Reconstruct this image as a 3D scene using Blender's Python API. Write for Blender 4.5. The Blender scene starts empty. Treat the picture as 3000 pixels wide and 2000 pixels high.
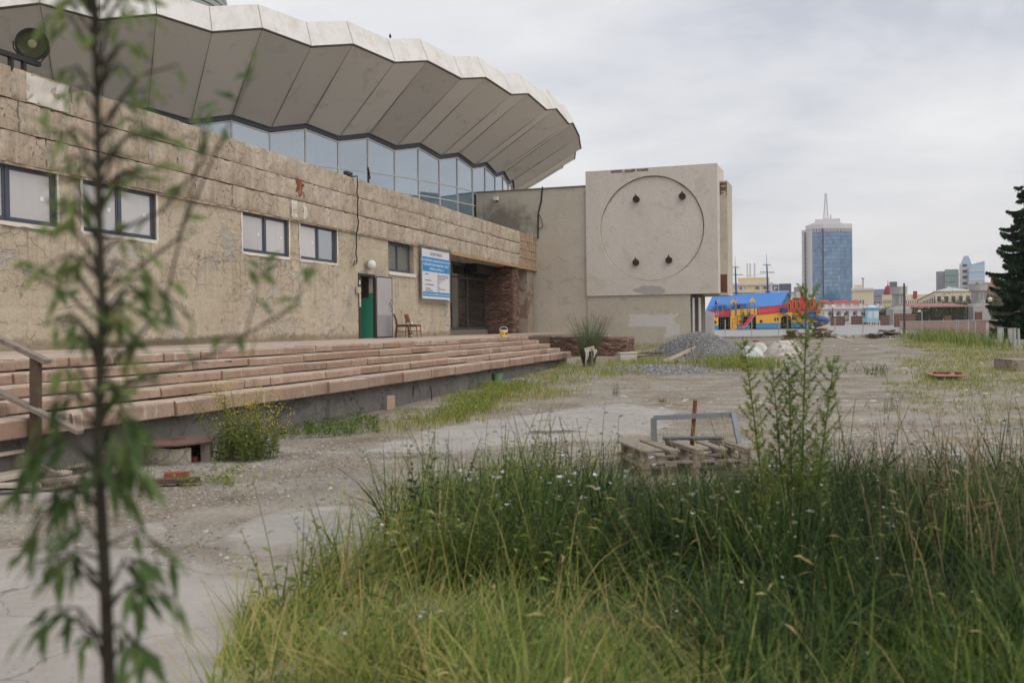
import bpy, bmesh, math, random
import numpy as np
from mathutils import Vector, Matrix
random.seed(7)
RN = np.random.default_rng(11)
PI = math.pi
scn = bpy.context.scene
COL = scn.collection

# ------------------------------------------------------------------ camera
F = 2917.0; PITCH = math.atan(43 / F); ROLL = -0.012; EYE = 1.6   # photo pixels of a 3000 x 2000 frame
CR = Matrix.Rotation(PI / 2 - PITCH, 3, 'X') @ Matrix.Rotation(ROLL, 3, 'Z')
cam = bpy.data.cameras.new('camera'); camo = bpy.data.objects.new('camera', cam); COL.objects.link(camo)
camo.matrix_world = Matrix.Translation((0, 0, EYE)) @ CR.to_4x4()
cam.lens = 35.0; cam.sensor_width = 36.0; cam.clip_end = 9000; cam.clip_start = 0.05
cam.dof.use_dof = True; cam.dof.focus_distance = 30.0; cam.dof.aperture_fstop = 2.8
scn.camera = camo

# ------------------------------------------------------------------ sky, sun, exposure
SUN_EL, SUN_AZ = math.radians(50), math.radians(125)       # azimuth clockwise from +Y: behind the camera, to the right
world = bpy.data.worlds.new('World'); scn.world = world; world.use_nodes = True
def nd(nt, typ, ins=None, **props):
    n = nt.nodes.new(typ)
    for k, v in props.items(): setattr(n, k, v)
    for k, v in (ins or {}).items():
        s = n.inputs[k]
        if isinstance(v, bpy.types.NodeSocket): nt.links.new(v, s)
        else:
            if s.type == 'RGBA' and hasattr(v, '__len__') and len(v) == 3: v = (*v, 1)
            s.default_value = v
    return n
def mth(nt, op, a, b=0.0, c=None, clamp=False):
    n = nd(nt, 'ShaderNodeMath', {0: a, 1: b}, operation=op, use_clamp=clamp)
    if c is not None:
        if isinstance(c, bpy.types.NodeSocket): nt.links.new(c, n.inputs[2])
        else: n.inputs[2].default_value = c
    return n.outputs[0]
def mixc(nt, fac, a, b, mode='MIX'):
    n = nd(nt, 'ShaderNodeMix', {}, data_type='RGBA', blend_type=mode)
    for i, v in ((0, fac), (6, a), (7, b)):
        s = n.inputs[i]
        if isinstance(v, bpy.types.NodeSocket): nt.links.new(v, s)
        else: s.default_value = v if i == 0 else ((*v, 1) if len(v) == 3 else v)
    return n.outputs[2]
def noise(nt, vec, scale, detail=4.0, rough=.55, dist=0.0):
    n = nd(nt, 'ShaderNodeTexNoise', {'Scale': scale, 'Detail': detail, 'Roughness': rough, 'Distortion': dist})
    if vec is not None: nt.links.new(vec, n.inputs['Vector'])
    return n.outputs['Fac']
def ramp(nt, fac, stops, interp='LINEAR'):
    n = nd(nt, 'ShaderNodeValToRGB', {0: fac}); n.color_ramp.interpolation = interp
    e = n.color_ramp.elements
    while len(e) < len(stops): e.new(.5)
    for el, (p, c) in zip(e, stops):
        el.position = p; el.color = (c, c, c, 1) if isinstance(c, (int, float)) else (*c, 1)
    return n.outputs[0]
def mapping(nt, vec, scale=(1, 1, 1), loc=(0, 0, 0)):
    return nd(nt, 'ShaderNodeMapping', {'Vector': vec, 'Scale': scale, 'Location': loc}).outputs[0]

wt = world.node_tree; wt.nodes.clear()
sky = nd(wt, 'ShaderNodeTexSky', sky_type='NISHITA', sun_disc=False, sun_elevation=SUN_EL, sun_rotation=SUN_AZ,
         air_density=1.0, dust_density=3.0, ozone_density=1.0)
tc = nd(wt, 'ShaderNodeTexCoord').outputs['Generated']
sep = nd(wt, 'ShaderNodeSeparateXYZ', {0: tc})
zz = mth(wt, 'ADD', mth(wt, 'MAXIMUM', sep.outputs[2], 0.0), 0.22)
cv = nd(wt, 'ShaderNodeCombineXYZ', {0: mth(wt, 'DIVIDE', sep.outputs[0], zz), 1: mth(wt, 'DIVIDE', sep.outputs[1], zz), 2: 0.0}).outputs[0]
c1 = noise(wt, mapping(wt, cv, (1, 1.0, 1), (3.1, 0.4, 0)), 1.1, 6, .55, .4)
c2 = noise(wt, mapping(wt, cv, (1, 1.2, 1), (7.7, 5.2, 0)), 3.2, 6, .58, .3)
cf = mth(wt, 'ADD', mth(wt, 'MULTIPLY', c1, .7), mth(wt, 'MULTIPLY', c2, .3))
cloud = ramp(wt, cf, [(.36, (.50, .525, .585)), (.45, (.64, .65, .69)), (.53, (.73, .73, .75)), (.64, (.82, .815, .815))])
warm = mth(wt, 'POWER', mth(wt, 'SUBTRACT', 1.0, mth(wt, 'MAXIMUM', sep.outputs[2], 0.0)), 7.0)
cloud = mixc(wt, mth(wt, 'MULTIPLY', warm, .6), cloud, (.78, .755, .74))   # thin bright overcast all round the horizon
nish = mixc(wt, 1.0, sky.outputs[0], (.1, .1, .1), 'MULTIPLY')
skc = mixc(wt, .88, nish, cloud)
bg = nd(wt, 'ShaderNodeBackground', {'Color': skc, 'Strength': 1.0})
wo = nd(wt, 'ShaderNodeOutputWorld', {'Surface': bg.outputs[0]})

sd = bpy.data.lights.new('sun', 'SUN'); so = bpy.data.objects.new('sun', sd); COL.objects.link(so)
sd.energy = 1.1; sd.angle = math.radians(50); sd.color = (1, .965, .92)
sdir = Vector((math.sin(SUN_AZ) * math.cos(SUN_EL), math.cos(SUN_AZ) * math.cos(SUN_EL), math.sin(SUN_EL)))
so.rotation_euler = sdir.to_track_quat('Z', 'Y').to_euler(); so.location = (20, -20, 40)
scn.render.engine = 'CYCLES'
scn.view_settings.view_transform = 'Standard'; scn.view_settings.look = 'None'
scn.view_settings.exposure = 0.27; scn.view_settings.gamma = 1.0
scn.cycles.max_bounces = 6; scn.cycles.transparent_max_bounces = 8

# ------------------------------------------------------------------ photo pixel -> place
CAM = Vector((0, 0, EYE))
def ray(px, py):
    d = CR @ Vector(((px - 1500) / F, (1000 - py) / F, -1)); return d / d.y
def onz(px, py, z):
    d = ray(px, py); return CAM + d * ((z - EYE) / d.z)
def ony(px, py, Y): return CAM + ray(px, py) * Y
_d = ray(2350, 947); TH = math.atan2(_d.x, 1.0)
DV = Vector((math.sin(TH), math.cos(TH), 0)); NV = Vector((-math.cos(TH), math.sin(TH), 0))   # along the facade, into the building
def W(t, a, z=0.0): return DV * t + NV * a + Vector((0, 0, z))
def hit(px, py, a):
    r = ray(px, py); P = CAM + r * (a / r.dot(NV)); return P.dot(DV), P.z
def hz(px, py, z):
    P = onz(px, py, z); return P.dot(DV), P.dot(NV)
ROTW = PI / 2 - TH
UV_ = Vector((.943, -.331, 0)).normalized(); MV_ = Vector((-.331, -.943, 0)).normalized()      # along the relief wall, out of it
PA = Vector((1.44, 54.6, 0))
def hitp(px, py, off=0.0):
    r = ray(px, py); P0 = PA + MV_ * off
    k = (P0 - CAM).dot(MV_) / r.dot(MV_); P = CAM + r * k
    return (P - PA).dot(UV_), P.z

# ------------------------------------------------------------------ numpy noise
def _h(ix, iy, s):
    n = (ix * 374761393 + iy * 668265263 + s * 1442695041) & 0xffffffff
    n = ((n ^ (n >> 13)) * 1274126177) & 0xffffffff
    return ((n ^ (n >> 16)) & 0xffff) / 65535.0
def vn(x, y, s=0):
    x = np.asarray(x, float); y = np.asarray(y, float)
    ix = np.floor(x).astype(np.int64); iy = np.floor(y).astype(np.int64)
    fx = x - ix; fy = y - iy; fx = fx * fx * (3 - 2 * fx); fy = fy * fy * (3 - 2 * fy)
    a = _h(ix, iy, s); b = _h(ix + 1, iy, s); c = _h(ix, iy + 1, s); d = _h(ix + 1, iy + 1, s)
    return (a * (1 - fx) + b * fx) * (1 - fy) + (c * (1 - fx) + d * fx) * fy
def fbm(x, y, s=0, o=4):
    v = 0; amp = .5; tot = 0
    for i in range(o):
        v = v + amp * vn(np.asarray(x) * 2 ** i, np.asarray(y) * 2 ** i, s + i * 17); tot += amp; amp *= .5
    return v / tot
def sst(a, b, x):
    t = np.clip((np.asarray(x, float) - a) / (b - a), 0, 1); return t * t * (3 - 2 * t)

# ------------------------------------------------------------------ materials
def S(r, g, b, k=1.0):
    f = lambda c: ((c / 255) / 12.92 if c / 255 < .04045 else ((c / 255 + .055) / 1.055) ** 2.4)
    return (f(r) * k, f(g) * k, f(b) * k)
MATS = {}
def newmat(name):
    m = bpy.data.materials.new(name); m.use_nodes = True; nt = m.node_tree; nt.nodes.clear()
    out = nd(nt, 'ShaderNodeOutputMaterial'); b = nd(nt, 'ShaderNodeBsdfPrincipled')
    nt.links.new(b.outputs[0], out.inputs[0]); MATS[name] = m
    return m, nt, b, out
def coords(nt, rnd=True):
    v = nd(nt, 'ShaderNodeTexCoord').outputs['Object']
    if rnd:
        o = nd(nt, 'ShaderNodeObjectInfo').outputs['Random']
        v = nd(nt, 'ShaderNodeVectorMath', {0: v, 1: mth(nt, 'MULTIPLY', o, 37.0)}, operation='ADD').outputs[0]
    return v
def bump(nt, b, h, strength, dist):
    n = nd(nt, 'ShaderNodeBump', {'Strength': strength, 'Distance': dist, 'Height': h})
    nt.links.new(n.outputs[0], b.inputs['Normal'])
def M(name, col, rough=.75, var=.14, scale=3.0, bmp=.2, bscale=30.0, dirt=0.0, dcol=(.10, .08, .06), metal=0.0, objvar=.06, spec=.4):
    if name in MATS: return MATS[name]
    m, nt, b, o = newmat(name); v = coords(nt)
    f = noise(nt, v, scale, 5, .6)
    c = mixc(nt, f, tuple(x * (1 - var) for x in col), tuple(min(1, x * (1 + var)) for x in col))
    if objvar:
        r = nd(nt, 'ShaderNodeObjectInfo').outputs['Random']
        k = mth(nt, 'MULTIPLY_ADD', r, 2 * objvar, 1 - objvar)
        c = mixc(nt, 1.0, c, nd(nt, 'ShaderNodeCombineColor', {0: k, 1: k, 2: k}).outputs[0], 'MULTIPLY')
    if dirt:
        d = ramp(nt, noise(nt, mapping(nt, v, (1, 1, .35)), scale * 1.7, 6, .65), [(.48, 0.0), (.70, 1.0)])
        c = mixc(nt, mth(nt, 'MULTIPLY', d, dirt), c, dcol)
    nt.links.new(c, b.inputs['Base Color'])
    rr = mth(nt, 'MULTIPLY_ADD', f, .2, rough - .1, clamp=True); nt.links.new(rr, b.inputs['Roughness'])
    b.inputs['Metallic'].default_value = metal; b.inputs['Specular IOR Level'].default_value = spec
    if bmp: bump(nt, b, noise(nt, v, bscale, 4, .6), bmp, .02)
    return m
def leafmat(name, stops, trans=.35, rough=.6):
    m = bpy.data.materials.new(name); m.use_nodes = True; nt = m.node_tree; nt.nodes.clear(); MATS[name] = m
    at = nd(nt, 'ShaderNodeAttribute', attribute_name='rnd').outputs['Fac']
    c = ramp(nt, at, stops)
    d = nd(nt, 'ShaderNodeBsdfPrincipled', {'Base Color': c, 'Roughness': rough, 'Specular IOR Level': .25})
    t = nd(nt, 'ShaderNodeBsdfTranslucent', {'Color': c})
    mx = nd(nt, 'ShaderNodeMixShader', {0: trans, 1: d.outputs[0], 2: t.outputs[0]})
    nd(nt, 'ShaderNodeOutputMaterial', {0: mx.outputs[0]})
    return m
def glassmat(name, col, rough=.04, spec=.9, coat=0.0, refl=None, wav=.0):
    m, nt, b, o = newmat(name)
    v = coords(nt)
    f = noise(nt, v, .35, 3)
    c = mixc(nt, f, tuple(x * .85 for x in col), tuple(x * 1.15 for x in col))
    rr_ = nd(nt, 'ShaderNodeObjectInfo').outputs['Random']; kk = mth(nt, 'MULTIPLY_ADD', rr_, .36, .82)
    c = mixc(nt, 1.0, c, nd(nt, 'ShaderNodeCombineColor', {0: kk, 1: kk, 2: kk}).outputs[0], 'MULTIPLY')
    c = mixc(nt, mth(nt, 'MULTIPLY', ramp(nt, noise(nt, mapping(nt, v, (3, 3, .6)), 1.2, 5, .65), [(.5, 0.0), (.72, 1.0)]), .22), c, S(150, 142, 130))
    nt.links.new(c, b.inputs['Base Color']); b.inputs['Roughness'].default_value = rough
    b.inputs['Specular IOR Level'].default_value = spec; b.inputs['IOR'].default_value = 1.6
    nt.links.new(mth(nt, 'MULTIPLY_ADD', noise(nt, v, 2.0, 4), .16, rough - .05, clamp=True), b.inputs['Roughness'])
    b.inputs['Coat Weight'].default_value = coat; b.inputs['Coat Roughness'].default_value = .02
    if refl is not None:
        g = nd(nt, 'ShaderNodeBsdfGlossy', {'Color': (.92, .95, 1, 1), 'Roughness': rough})
        mx = nd(nt, 'ShaderNodeMixShader', {0: refl, 1: b.outputs[0], 2: g.outputs[0]}); nt.links.new(mx.outputs[0], o.inputs[0])
    if wav: bump(nt, b, noise(nt, v, .8, 2), wav, .05)
    return m

# ------------------------------------------------------------------ mesh helpers
class MB:
    def __init__(s): s.v = []; s.f = []
    def add(s, vs, fs):
        o = len(s.v); s.v += [tuple(p) for p in vs]; s.f += [tuple(i + o for i in f) for f in fs]; return s
    def box(s, c, d, rz=0.0, M_=None):
        x, y, z = d[0] / 2, d[1] / 2, d[2] / 2
        vs = [Vector((sx * x, sy * y, sz * z)) for sz in (-1, 1) for sx, sy in ((-1, -1), (1, -1), (1, 1), (-1, 1))]
        R = M_ if M_ is not None else Matrix.Rotation(rz, 3, 'Z')
        c = Vector(c)
        return s.add([R @ p + c for p in vs], [(3, 2, 1, 0), (4, 5, 6, 7), (0, 1, 5, 4), (1, 2, 6, 5), (2, 3, 7, 6), (3, 0, 4, 7)])
    def b2(s, x0, x1, y0, y1, z0, z1): return s.box(((x0 + x1) / 2, (y0 + y1) / 2, (z0 + z1) / 2), (abs(x1 - x0), abs(y1 - y0), abs(z1 - z0)))
    def beam(s, p, q, w, h, up=(0, 0, 1)):
        p = Vector(p); q = Vector(q); d = (q - p); L = d.length; d.normalize()
        u = Vector(up); r = d.cross(u)
        if r.length < 1e-4: r = d.cross(Vector((0, 1, 0)))
        r.normalize(); u = r.cross(d)
        return s.box((p + q) / 2, (L, w, h), M_=Matrix((d, r, u)).transposed())
    def tube(s, pts, r, n=8, cap=True):
        pts = [Vector(p) for p in pts]; k = len(pts)
        rs = r if hasattr(r, '__len__') else [r] * k
        o = len(s.v); prev = None
        for i, p in enumerate(pts):
            d = (pts[min(i + 1, k - 1)] - pts[max(i - 1, 0)]).normalized()
            a = prev if prev is not None else (Vector((0, 0, 1)) if abs(d.z) < .9 else Vector((1, 0, 0)))
            x = (a - d * a.dot(d)).normalized(); y = d.cross(x); prev = x
            s.v += [tuple(p + (x * math.cos(t) + y * math.sin(t)) * rs[i]) for t in (2 * PI * j / n for j in range(n))]
        for i in range(k - 1):
            for j in range(n):
                a = o + i * n + j; b = o + i * n + (j + 1) % n; s.f.append((a, b, b + n, a + n))
        if cap: s.f.append(tuple(o + j for j in reversed(range(n)))); s.f.append(tuple(o + (k - 1) * n + j for j in range(n)))
        return s
    def lathe(s, prof, n=20, c=(0, 0, 0), cap=True, sx=1, sy=1):
        o = len(s.v); c = Vector(c)
        for r, z in prof:
            s.v += [tuple(c + Vector((sx * r * math.cos(2 * PI * j / n), sy * r * math.sin(2 * PI * j / n), z))) for j in range(n)]
        for i in range(len(prof) - 1):
            for j in range(n):
                a = o + i * n + j; b = o + i * n + (j + 1) % n; s.f.append((a, b, b + n, a + n))
        if cap: s.f.append(tuple(o + j for j in reversed(range(n)))); s.f.append(tuple(o + (len(prof) - 1) * n + j for j in range(n)))
        return s
    def prism(s, poly, h0, h1, fn):   # polygon in 2D extruded; fn(u, v, h) -> point
        n = len(poly)
        vs = [fn(u, v, h0) for u, v in poly] + [fn(u, v, h1) for u, v in poly]
        return s.add(vs, [tuple(reversed(range(n))), tuple(range(n, 2 * n))] + [(i, (i + 1) % n, n + (i + 1) % n, n + i) for i in range(n)])
    def mesh(s, name, mat=None, smooth=False):
        me = bpy.data.meshes.new(name); me.from_pydata(s.v, [], s.f); me.update()
        bm = bmesh.new(); bm.from_mesh(me); bmesh.ops.recalc_face_normals(bm, faces=bm.faces); bm.to_mesh(me); bm.free()
        if mat: me.materials.append(mat)
        if smooth: me.polygons.foreach_set('use_smooth', [True] * len(me.polygons))
        return me
    def build(s, name, mat, parent=None, smooth=False, loc=None, rz=0.0, bevel=0.0):
        o = bpy.data.objects.new(name, s.mesh(name, mat, smooth)); COL.objects.link(o)
        if parent: o.parent = parent
        if loc is not None: o.location = loc
        if rz: o.rotation_euler.z = rz
        if bevel:
            md = o.modifiers.new('bevel', 'BEVEL'); md.width = bevel; md.segments = 2; md.limit_method = 'ANGLE'
        return o
def inst(me, name, parent=None, loc=(0, 0, 0), rz=0.0, scale=None, rot=None):
    o = bpy.data.objects.new(name, me); COL.objects.link(o)
    if parent: o.parent = parent
    o.location = loc; o.rotation_euler = rot if rot is not None else (0, 0, rz)
    if scale is not None: o.scale = scale
    return o
def tag(o, label, cat, group=None, kind=None):
    o['label'] = label
    if cat: o['category'] = cat
    if group: o['group'] = group
    if kind: o['kind'] = kind
    return o
def thing(name, label, cat, loc=(0, 0, 0), rz=0.0, group=None):
    o = bpy.data.objects.new(name, None); COL.objects.link(o); o.empty_display_size = .2
    o.location = loc; o.rotation_euler.z = rz
    return tag(o, label, cat, group)
class NM:   # numpy mesh accumulator with a per-vertex random value
    def __init__(s): s.v = []; s.q = []; s.r = []; s.n = 0
    def add(s, v, q, r):
        v = np.asarray(v, np.float32).reshape(-1, 3); q = np.asarray(q, np.int32).reshape(-1, 4)
        s.v.append(v); s.q.append(q + s.n); s.r.append(np.broadcast_to(np.asarray(r, np.float32), (len(v),))); s.n += len(v)
    def build(s, name, mat, parent=None, loc=None, smooth=True):
        v = np.concatenate(s.v); q = np.concatenate(s.q); r = np.concatenate(s.r)
        me = bpy.data.meshes.new(name)
        me.vertices.add(len(v)); me.vertices.foreach_set('co', v.ravel())
        me.loops.add(q.size); me.loops.foreach_set('vertex_index', q.ravel())
        me.polygons.add(len(q)); me.polygons.foreach_set('loop_start', np.arange(0, q.size, 4, dtype=np.int32))
        me.update(calc_edges=True)
        if smooth: me.polygons.foreach_set('use_smooth', np.ones(len(q), bool))
        a = me.attributes.new('rnd', 'FLOAT', 'POINT'); a.data.foreach_set('value', r)
        me.materials.append(mat)
        o = bpy.data.objects.new(name, me); COL.objects.link(o)
        if parent: o.parent = parent
        if loc is not None: o.location = loc
        return o
def gridmesh(nm, P, r=0.0, mask=None):   # P (ny, nx, 3)
    ny, nx = P.shape[:2]; idx = np.arange(ny * nx).reshape(ny, nx)
    q = np.stack([idx[:-1, :-1], idx[:-1, 1:], idx[1:, 1:], idx[1:, :-1]], -1)
    if mask is not None: q = q[mask]
    nm.add(P.reshape(-1, 3), q.reshape(-1, 4), np.broadcast_to(np.asarray(r, float), (ny, nx)).ravel() if np.ndim(r) else r)
def blades(nm, base, h, az, lean, w, curl=.5, seg=4, rnd=None, taper=1.0):
    """base (n,3); each blade a tapering strip that bends over; arrays of n."""
    n = len(base); t = np.linspace(0, 1, seg + 1)[None, :]
    h = np.broadcast_to(h, n)[:, None]; lean = np.broadcast_to(lean, n)[:, None]; az = np.broadcast_to(az, n)[:, None]
    curl = np.broadcast_to(curl, n)[:, None]; w = np.broadcast_to(w, n)[:, None]
    out = h * (lean * t + curl * t ** 2.2); up = h * (t - .45 * curl * t ** 2.6 - .25 * lean * t)
    cx = base[:, 0:1] + out * np.cos(az); cy = base[:, 1:2] + out * np.sin(az); cz = base[:, 2:3] + up
    tw = az + PI / 2 + RN.uniform(-.7, .7, (n, 1))
    ww = w * .5 * (1 - t ** (1.6 * taper)) * (0.55 + .45 * np.minimum(1, t * 5)) + .0004
    A = np.stack([cx - ww * np.cos(tw), cy - ww * np.sin(tw), cz], -1); B = np.stack([cx + ww * np.cos(tw), cy + ww * np.sin(tw), cz], -1)
    V = np.stack([A, B], 2).reshape(n, -1, 3)
    k = np.arange(seg); q = np.stack([2 * k, 2 * k + 1, 2 * k + 3, 2 * k + 2], -1)
    Q = (q[None] + (np.arange(n) * 2 * (seg + 1))[:, None, None]).reshape(-1, 4)
    if rnd is None: rnd = RN.random(n)
    nm.add(V.reshape(-1, 3), Q, np.repeat(rnd, 2 * (seg + 1)))
    return np.stack([cx[:, -1], cy[:, -1], cz[:, -1]], -1)
def leaves(nm, P, dirv, L, w, rnd=None, fold=.25, droop=.3):
    """two-quad pointed leaves at P along dirv (n,3)."""
    n = len(P); d = dirv / (np.linalg.norm(dirv, axis=1, keepdims=True) + 1e-9)
    up = np.tile([0., 0., 1.], (n, 1)) + RN.normal(0, .5, (n, 3))
    s = np.cross(d, up); s /= np.linalg.norm(s, axis=1, keepdims=True) + 1e-9
    nn = np.cross(s, d)
    L = np.broadcast_to(L, n)[:, None]; w = np.broadcast_to(w, n)[:, None]
    g = np.array([[0, 0, -1.0]])
    p0 = P; p1 = P + d * L * .45 + g * L * droop * .12; p2 = P + d * L + g * L * droop
    a = p1 - s * w * .5 + nn * w * fold; b = p1 + s * w * .5 + nn * w * fold
    V = np.stack([p0, a, p1, b, p2], 1)
    q = np.array([[0, 1, 4, 2], [0, 2, 4, 3]])
    Q = (q[None] + (np.arange(n) * 5)[:, None, None]).reshape(-1, 4)
    if rnd is None: rnd = RN.random(n)
    nm.add(V.reshape(-1, 3), Q, np.repeat(rnd, 5))
def stones(nm, P, r, flat=.6):
    """small angular stones: jittered octahedra as quads with a doubled tip."""
    n = len(P); r = np.broadcast_to(r, n)[:, None]
    ang = RN.uniform(0, 2 * PI, (n, 1)) + np.arange(4)[None] * PI / 2 + RN.uniform(-.35, .35, (n, 4))
    rr = r * RN.uniform(.65, 1.25, (n, 4))
    ring = np.stack([np.cos(ang) * rr, np.sin(ang) * rr, r * flat * RN.uniform(-.2, .35, (n, 4))], -1)
    top = np.stack([np.cos(ang + .5) * rr * .45, np.sin(ang + .5) * rr * .45, r * flat * RN.uniform(.75, 1.1, (n, 4))], -1)
    V = np.concatenate([ring, top], 1) + P[:, None, :]
    q = np.array([[0, 1, 5, 4], [1, 2, 6, 5], [2, 3, 7, 6], [3, 0, 4, 7], [4, 5, 6, 7]])
    Q = (q[None] + (np.arange(n) * 8)[:, None, None]).reshape(-1, 4)
    nm.add(V.reshape(-1, 3), Q, np.repeat(RN.random(n), 8))
def textobj(name, body, size, mat, parent, loc, rot, align='LEFT', sx=1.0, ext=.001):
    cu = bpy.data.curves.new(name, 'FONT'); cu.body = body; cu.size = size; cu.align_x = align; cu.extrude = ext; cu.resolution_u = 2
    t = bpy.data.objects.new(name + '_tmp', cu); COL.objects.link(t)
    bpy.context.view_layer.update()
    me = bpy.data.meshes.new_from_object(t.evaluated_get(bpy.context.evaluated_depsgraph_get()))
    bpy.data.objects.remove(t); bpy.data.curves.remove(cu)
    me.materials.clear(); me.materials.append(mat)
    o = bpy.data.objects.new(name, me); COL.objects.link(o); o.parent = parent; o.location = loc; o.rotation_euler = rot; o.scale = (sx, 1, 1)
    return o
# ================================================================== GROUND
def gz(x, y):
    x = np.asarray(x, float); y = np.asarray(y, float)
    f = 1 - sst(45, 70, y)
    return (.5 * sst(18, 52, y) + np.clip(y - 73, 0, 100) * .0085
            + f * (.07 * (fbm(x * .35 + 50, y * .35 + 50, 1) - .5) + .025 * (fbm(x * 2.2 + 50, y * 2.2 + 50, 5) - .5)))
def G(x, y): return float(gz(x, y))
def gp(px, py, it=6):          # photo pixel -> point on the ground surface
    z = 0.0
    for _ in range(it):
        P = onz(px, py, min(z, 1.2)); z = G(P.x, P.y)
    return Vector((P.x, P.y, G(P.x, P.y)))

def ground_mat():
    m, nt, b, o = newmat('dry_ground'); v = coords(nt, False)
    big = noise(nt, v, .22, 5, .6); mid = noise(nt, v, 1.3, 5, .6); fine = noise(nt, v, 9, 5, .7)
    st = noise(nt, mapping(nt, v, (.35, 1.6, 1)), .8, 5, .6)
    c = ramp(nt, mth(nt, 'ADD', mth(nt, 'MULTIPLY', big, .5), mth(nt, 'MULTIPLY', mid, .5)),
             [(.30, S(114, 110, 102)), (.45, S(147, 142, 131)), (.58, S(164, 159, 147)), (.72, S(180, 175, 164))])
    c = mixc(nt, mth(nt, 'MULTIPLY', ramp(nt, st, [(.5, 0.0), (.68, 1.0)]), .6), c, S(120, 113, 102))
    c = mixc(nt, mth(nt, 'MULTIPLY', ramp(nt, noise(nt, v, .5, 4, .5, .5), [(.54, 0.0), (.62, 1.0)]), .6), c, S(150, 147, 143))
    vo = nd(nt, 'ShaderNodeTexVoronoi', {'Vector': v, 'Scale': 48.0}, feature='F1')
    peb = nd(nt, 'ShaderNodeSeparateColor', {0: vo.outputs['Color']}).outputs[0]
    pm = ramp(nt, noise(nt, v, .7, 3), [(.42, .25), (.6, .95)])
    c = mixc(nt, pm, c, mixc(nt, ramp(nt, peb, [(0, 0.0), (1, 1.0)]), S(112, 102, 95), S(206, 196, 184)), 'OVERLAY')
    c = mixc(nt, mth(nt, 'MULTIPLY', ramp(nt, fine, [(.35, 1.0), (.5, 0.0)]), .35), c, S(96, 88, 80))
    nt.links.new(c, b.inputs['Base Color']); b.inputs['Roughness'].default_value = .92; b.inputs['Specular IOR Level'].default_value = .25
    h = mth(nt, 'ADD', mth(nt, 'MULTIPLY', vo.outputs['Distance'], mth(nt, 'MULTIPLY', pm, -.55)), mth(nt, 'MULTIPLY', fine, .9))
    bump(nt, b, h, .8, .02)
    return m
gm = ground_mat()
def axis(segs):
    out = []
    for a, b, st in segs: out += list(np.arange(a, b, st))
    return np.array(out + [segs[-1][1]])
xs = axis([(-1600, -1000, 300), (-1000, -200, 100), (-200, -40, 10), (-40, -14, 1.0), (-14, -6, .25), (-6, 8, .11), (8, 18, .3), (18, 60, 1.5), (60, 200, 10), (200, 1000, 100), (1000, 1600, 300)])
ys = axis([(-400, -20, 40), (-20, 2, 2), (2, 14, .11), (14, 30, .2), (30, 60, .5), (60, 180, 2.5), (180, 400, 20), (400, 1200, 100), (1200, 1800, 300)])
X, Y = np.meshgrid(xs, ys); nm = NM(); gridmesh(nm, np.stack([X, Y, gz(X, Y)], -1))
g_o = nm.build('ground', gm); tag(g_o, 'dry dusty gravel ground of the waste lot', None, kind='structure')

def patch(name, label, poly, h, mat, step=.045, edge=.10, rough=.0, seed=3, wob=.12, kind='structure'):
    P = np.array([(gp(*p).x, gp(*p).y) if len(p) == 2 else (p[0], p[1]) for p in poly])
    x0, y0 = P.min(0) - .2; x1, y1 = P.max(0) + .2
    X, Y = np.meshgrid(np.arange(x0, x1, step), np.arange(y0, y1, step))
    wx = X + wob * 3 * (fbm(X * 2.3, Y * 2.3, seed, 6) - .5); wy = Y + wob * 3 * (fbm(X * 2.3 + 9, Y * 2.3 + 9, seed + 1, 6) - .5)
    ins = np.zeros(X.shape, bool); dist = np.full(X.shape, 1e9); n = len(P)
    for i in range(n):
        a = P[i]; b = P[(i + 1) % n]; ab = b - a
        t = np.clip(((wx - a[0]) * ab[0] + (wy - a[1]) * ab[1]) / (ab @ ab + 1e-12), 0, 1)
        dist = np.minimum(dist, np.hypot(wx - a[0] - t * ab[0], wy - a[1] - t * ab[1]))
        c = ((a[1] > wy) != (b[1] > wy)) & (wx < (b[0] - a[0]) * (wy - a[1]) / (b[1] - a[1] + 1e-12) + a[0]); ins ^= c
    sd = np.where(ins, dist, -dist)
    Z = gz(X, Y) + h * sst(-.01, edge, sd) - .012 * (1 - sst(-.06, .02, sd)) + rough * (fbm(X * 6, Y * 6, seed) - .5)
    k = sd > -.06; mask = k[:-1, :-1] & k[:-1, 1:] & k[1:, 1:] & k[1:, :-1]
    nm = NM(); gridmesh(nm, np.stack([X, Y, Z], -1), sd, mask); o = nm.build(name, mat)
    return tag(o, label, None, kind=kind)
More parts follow.
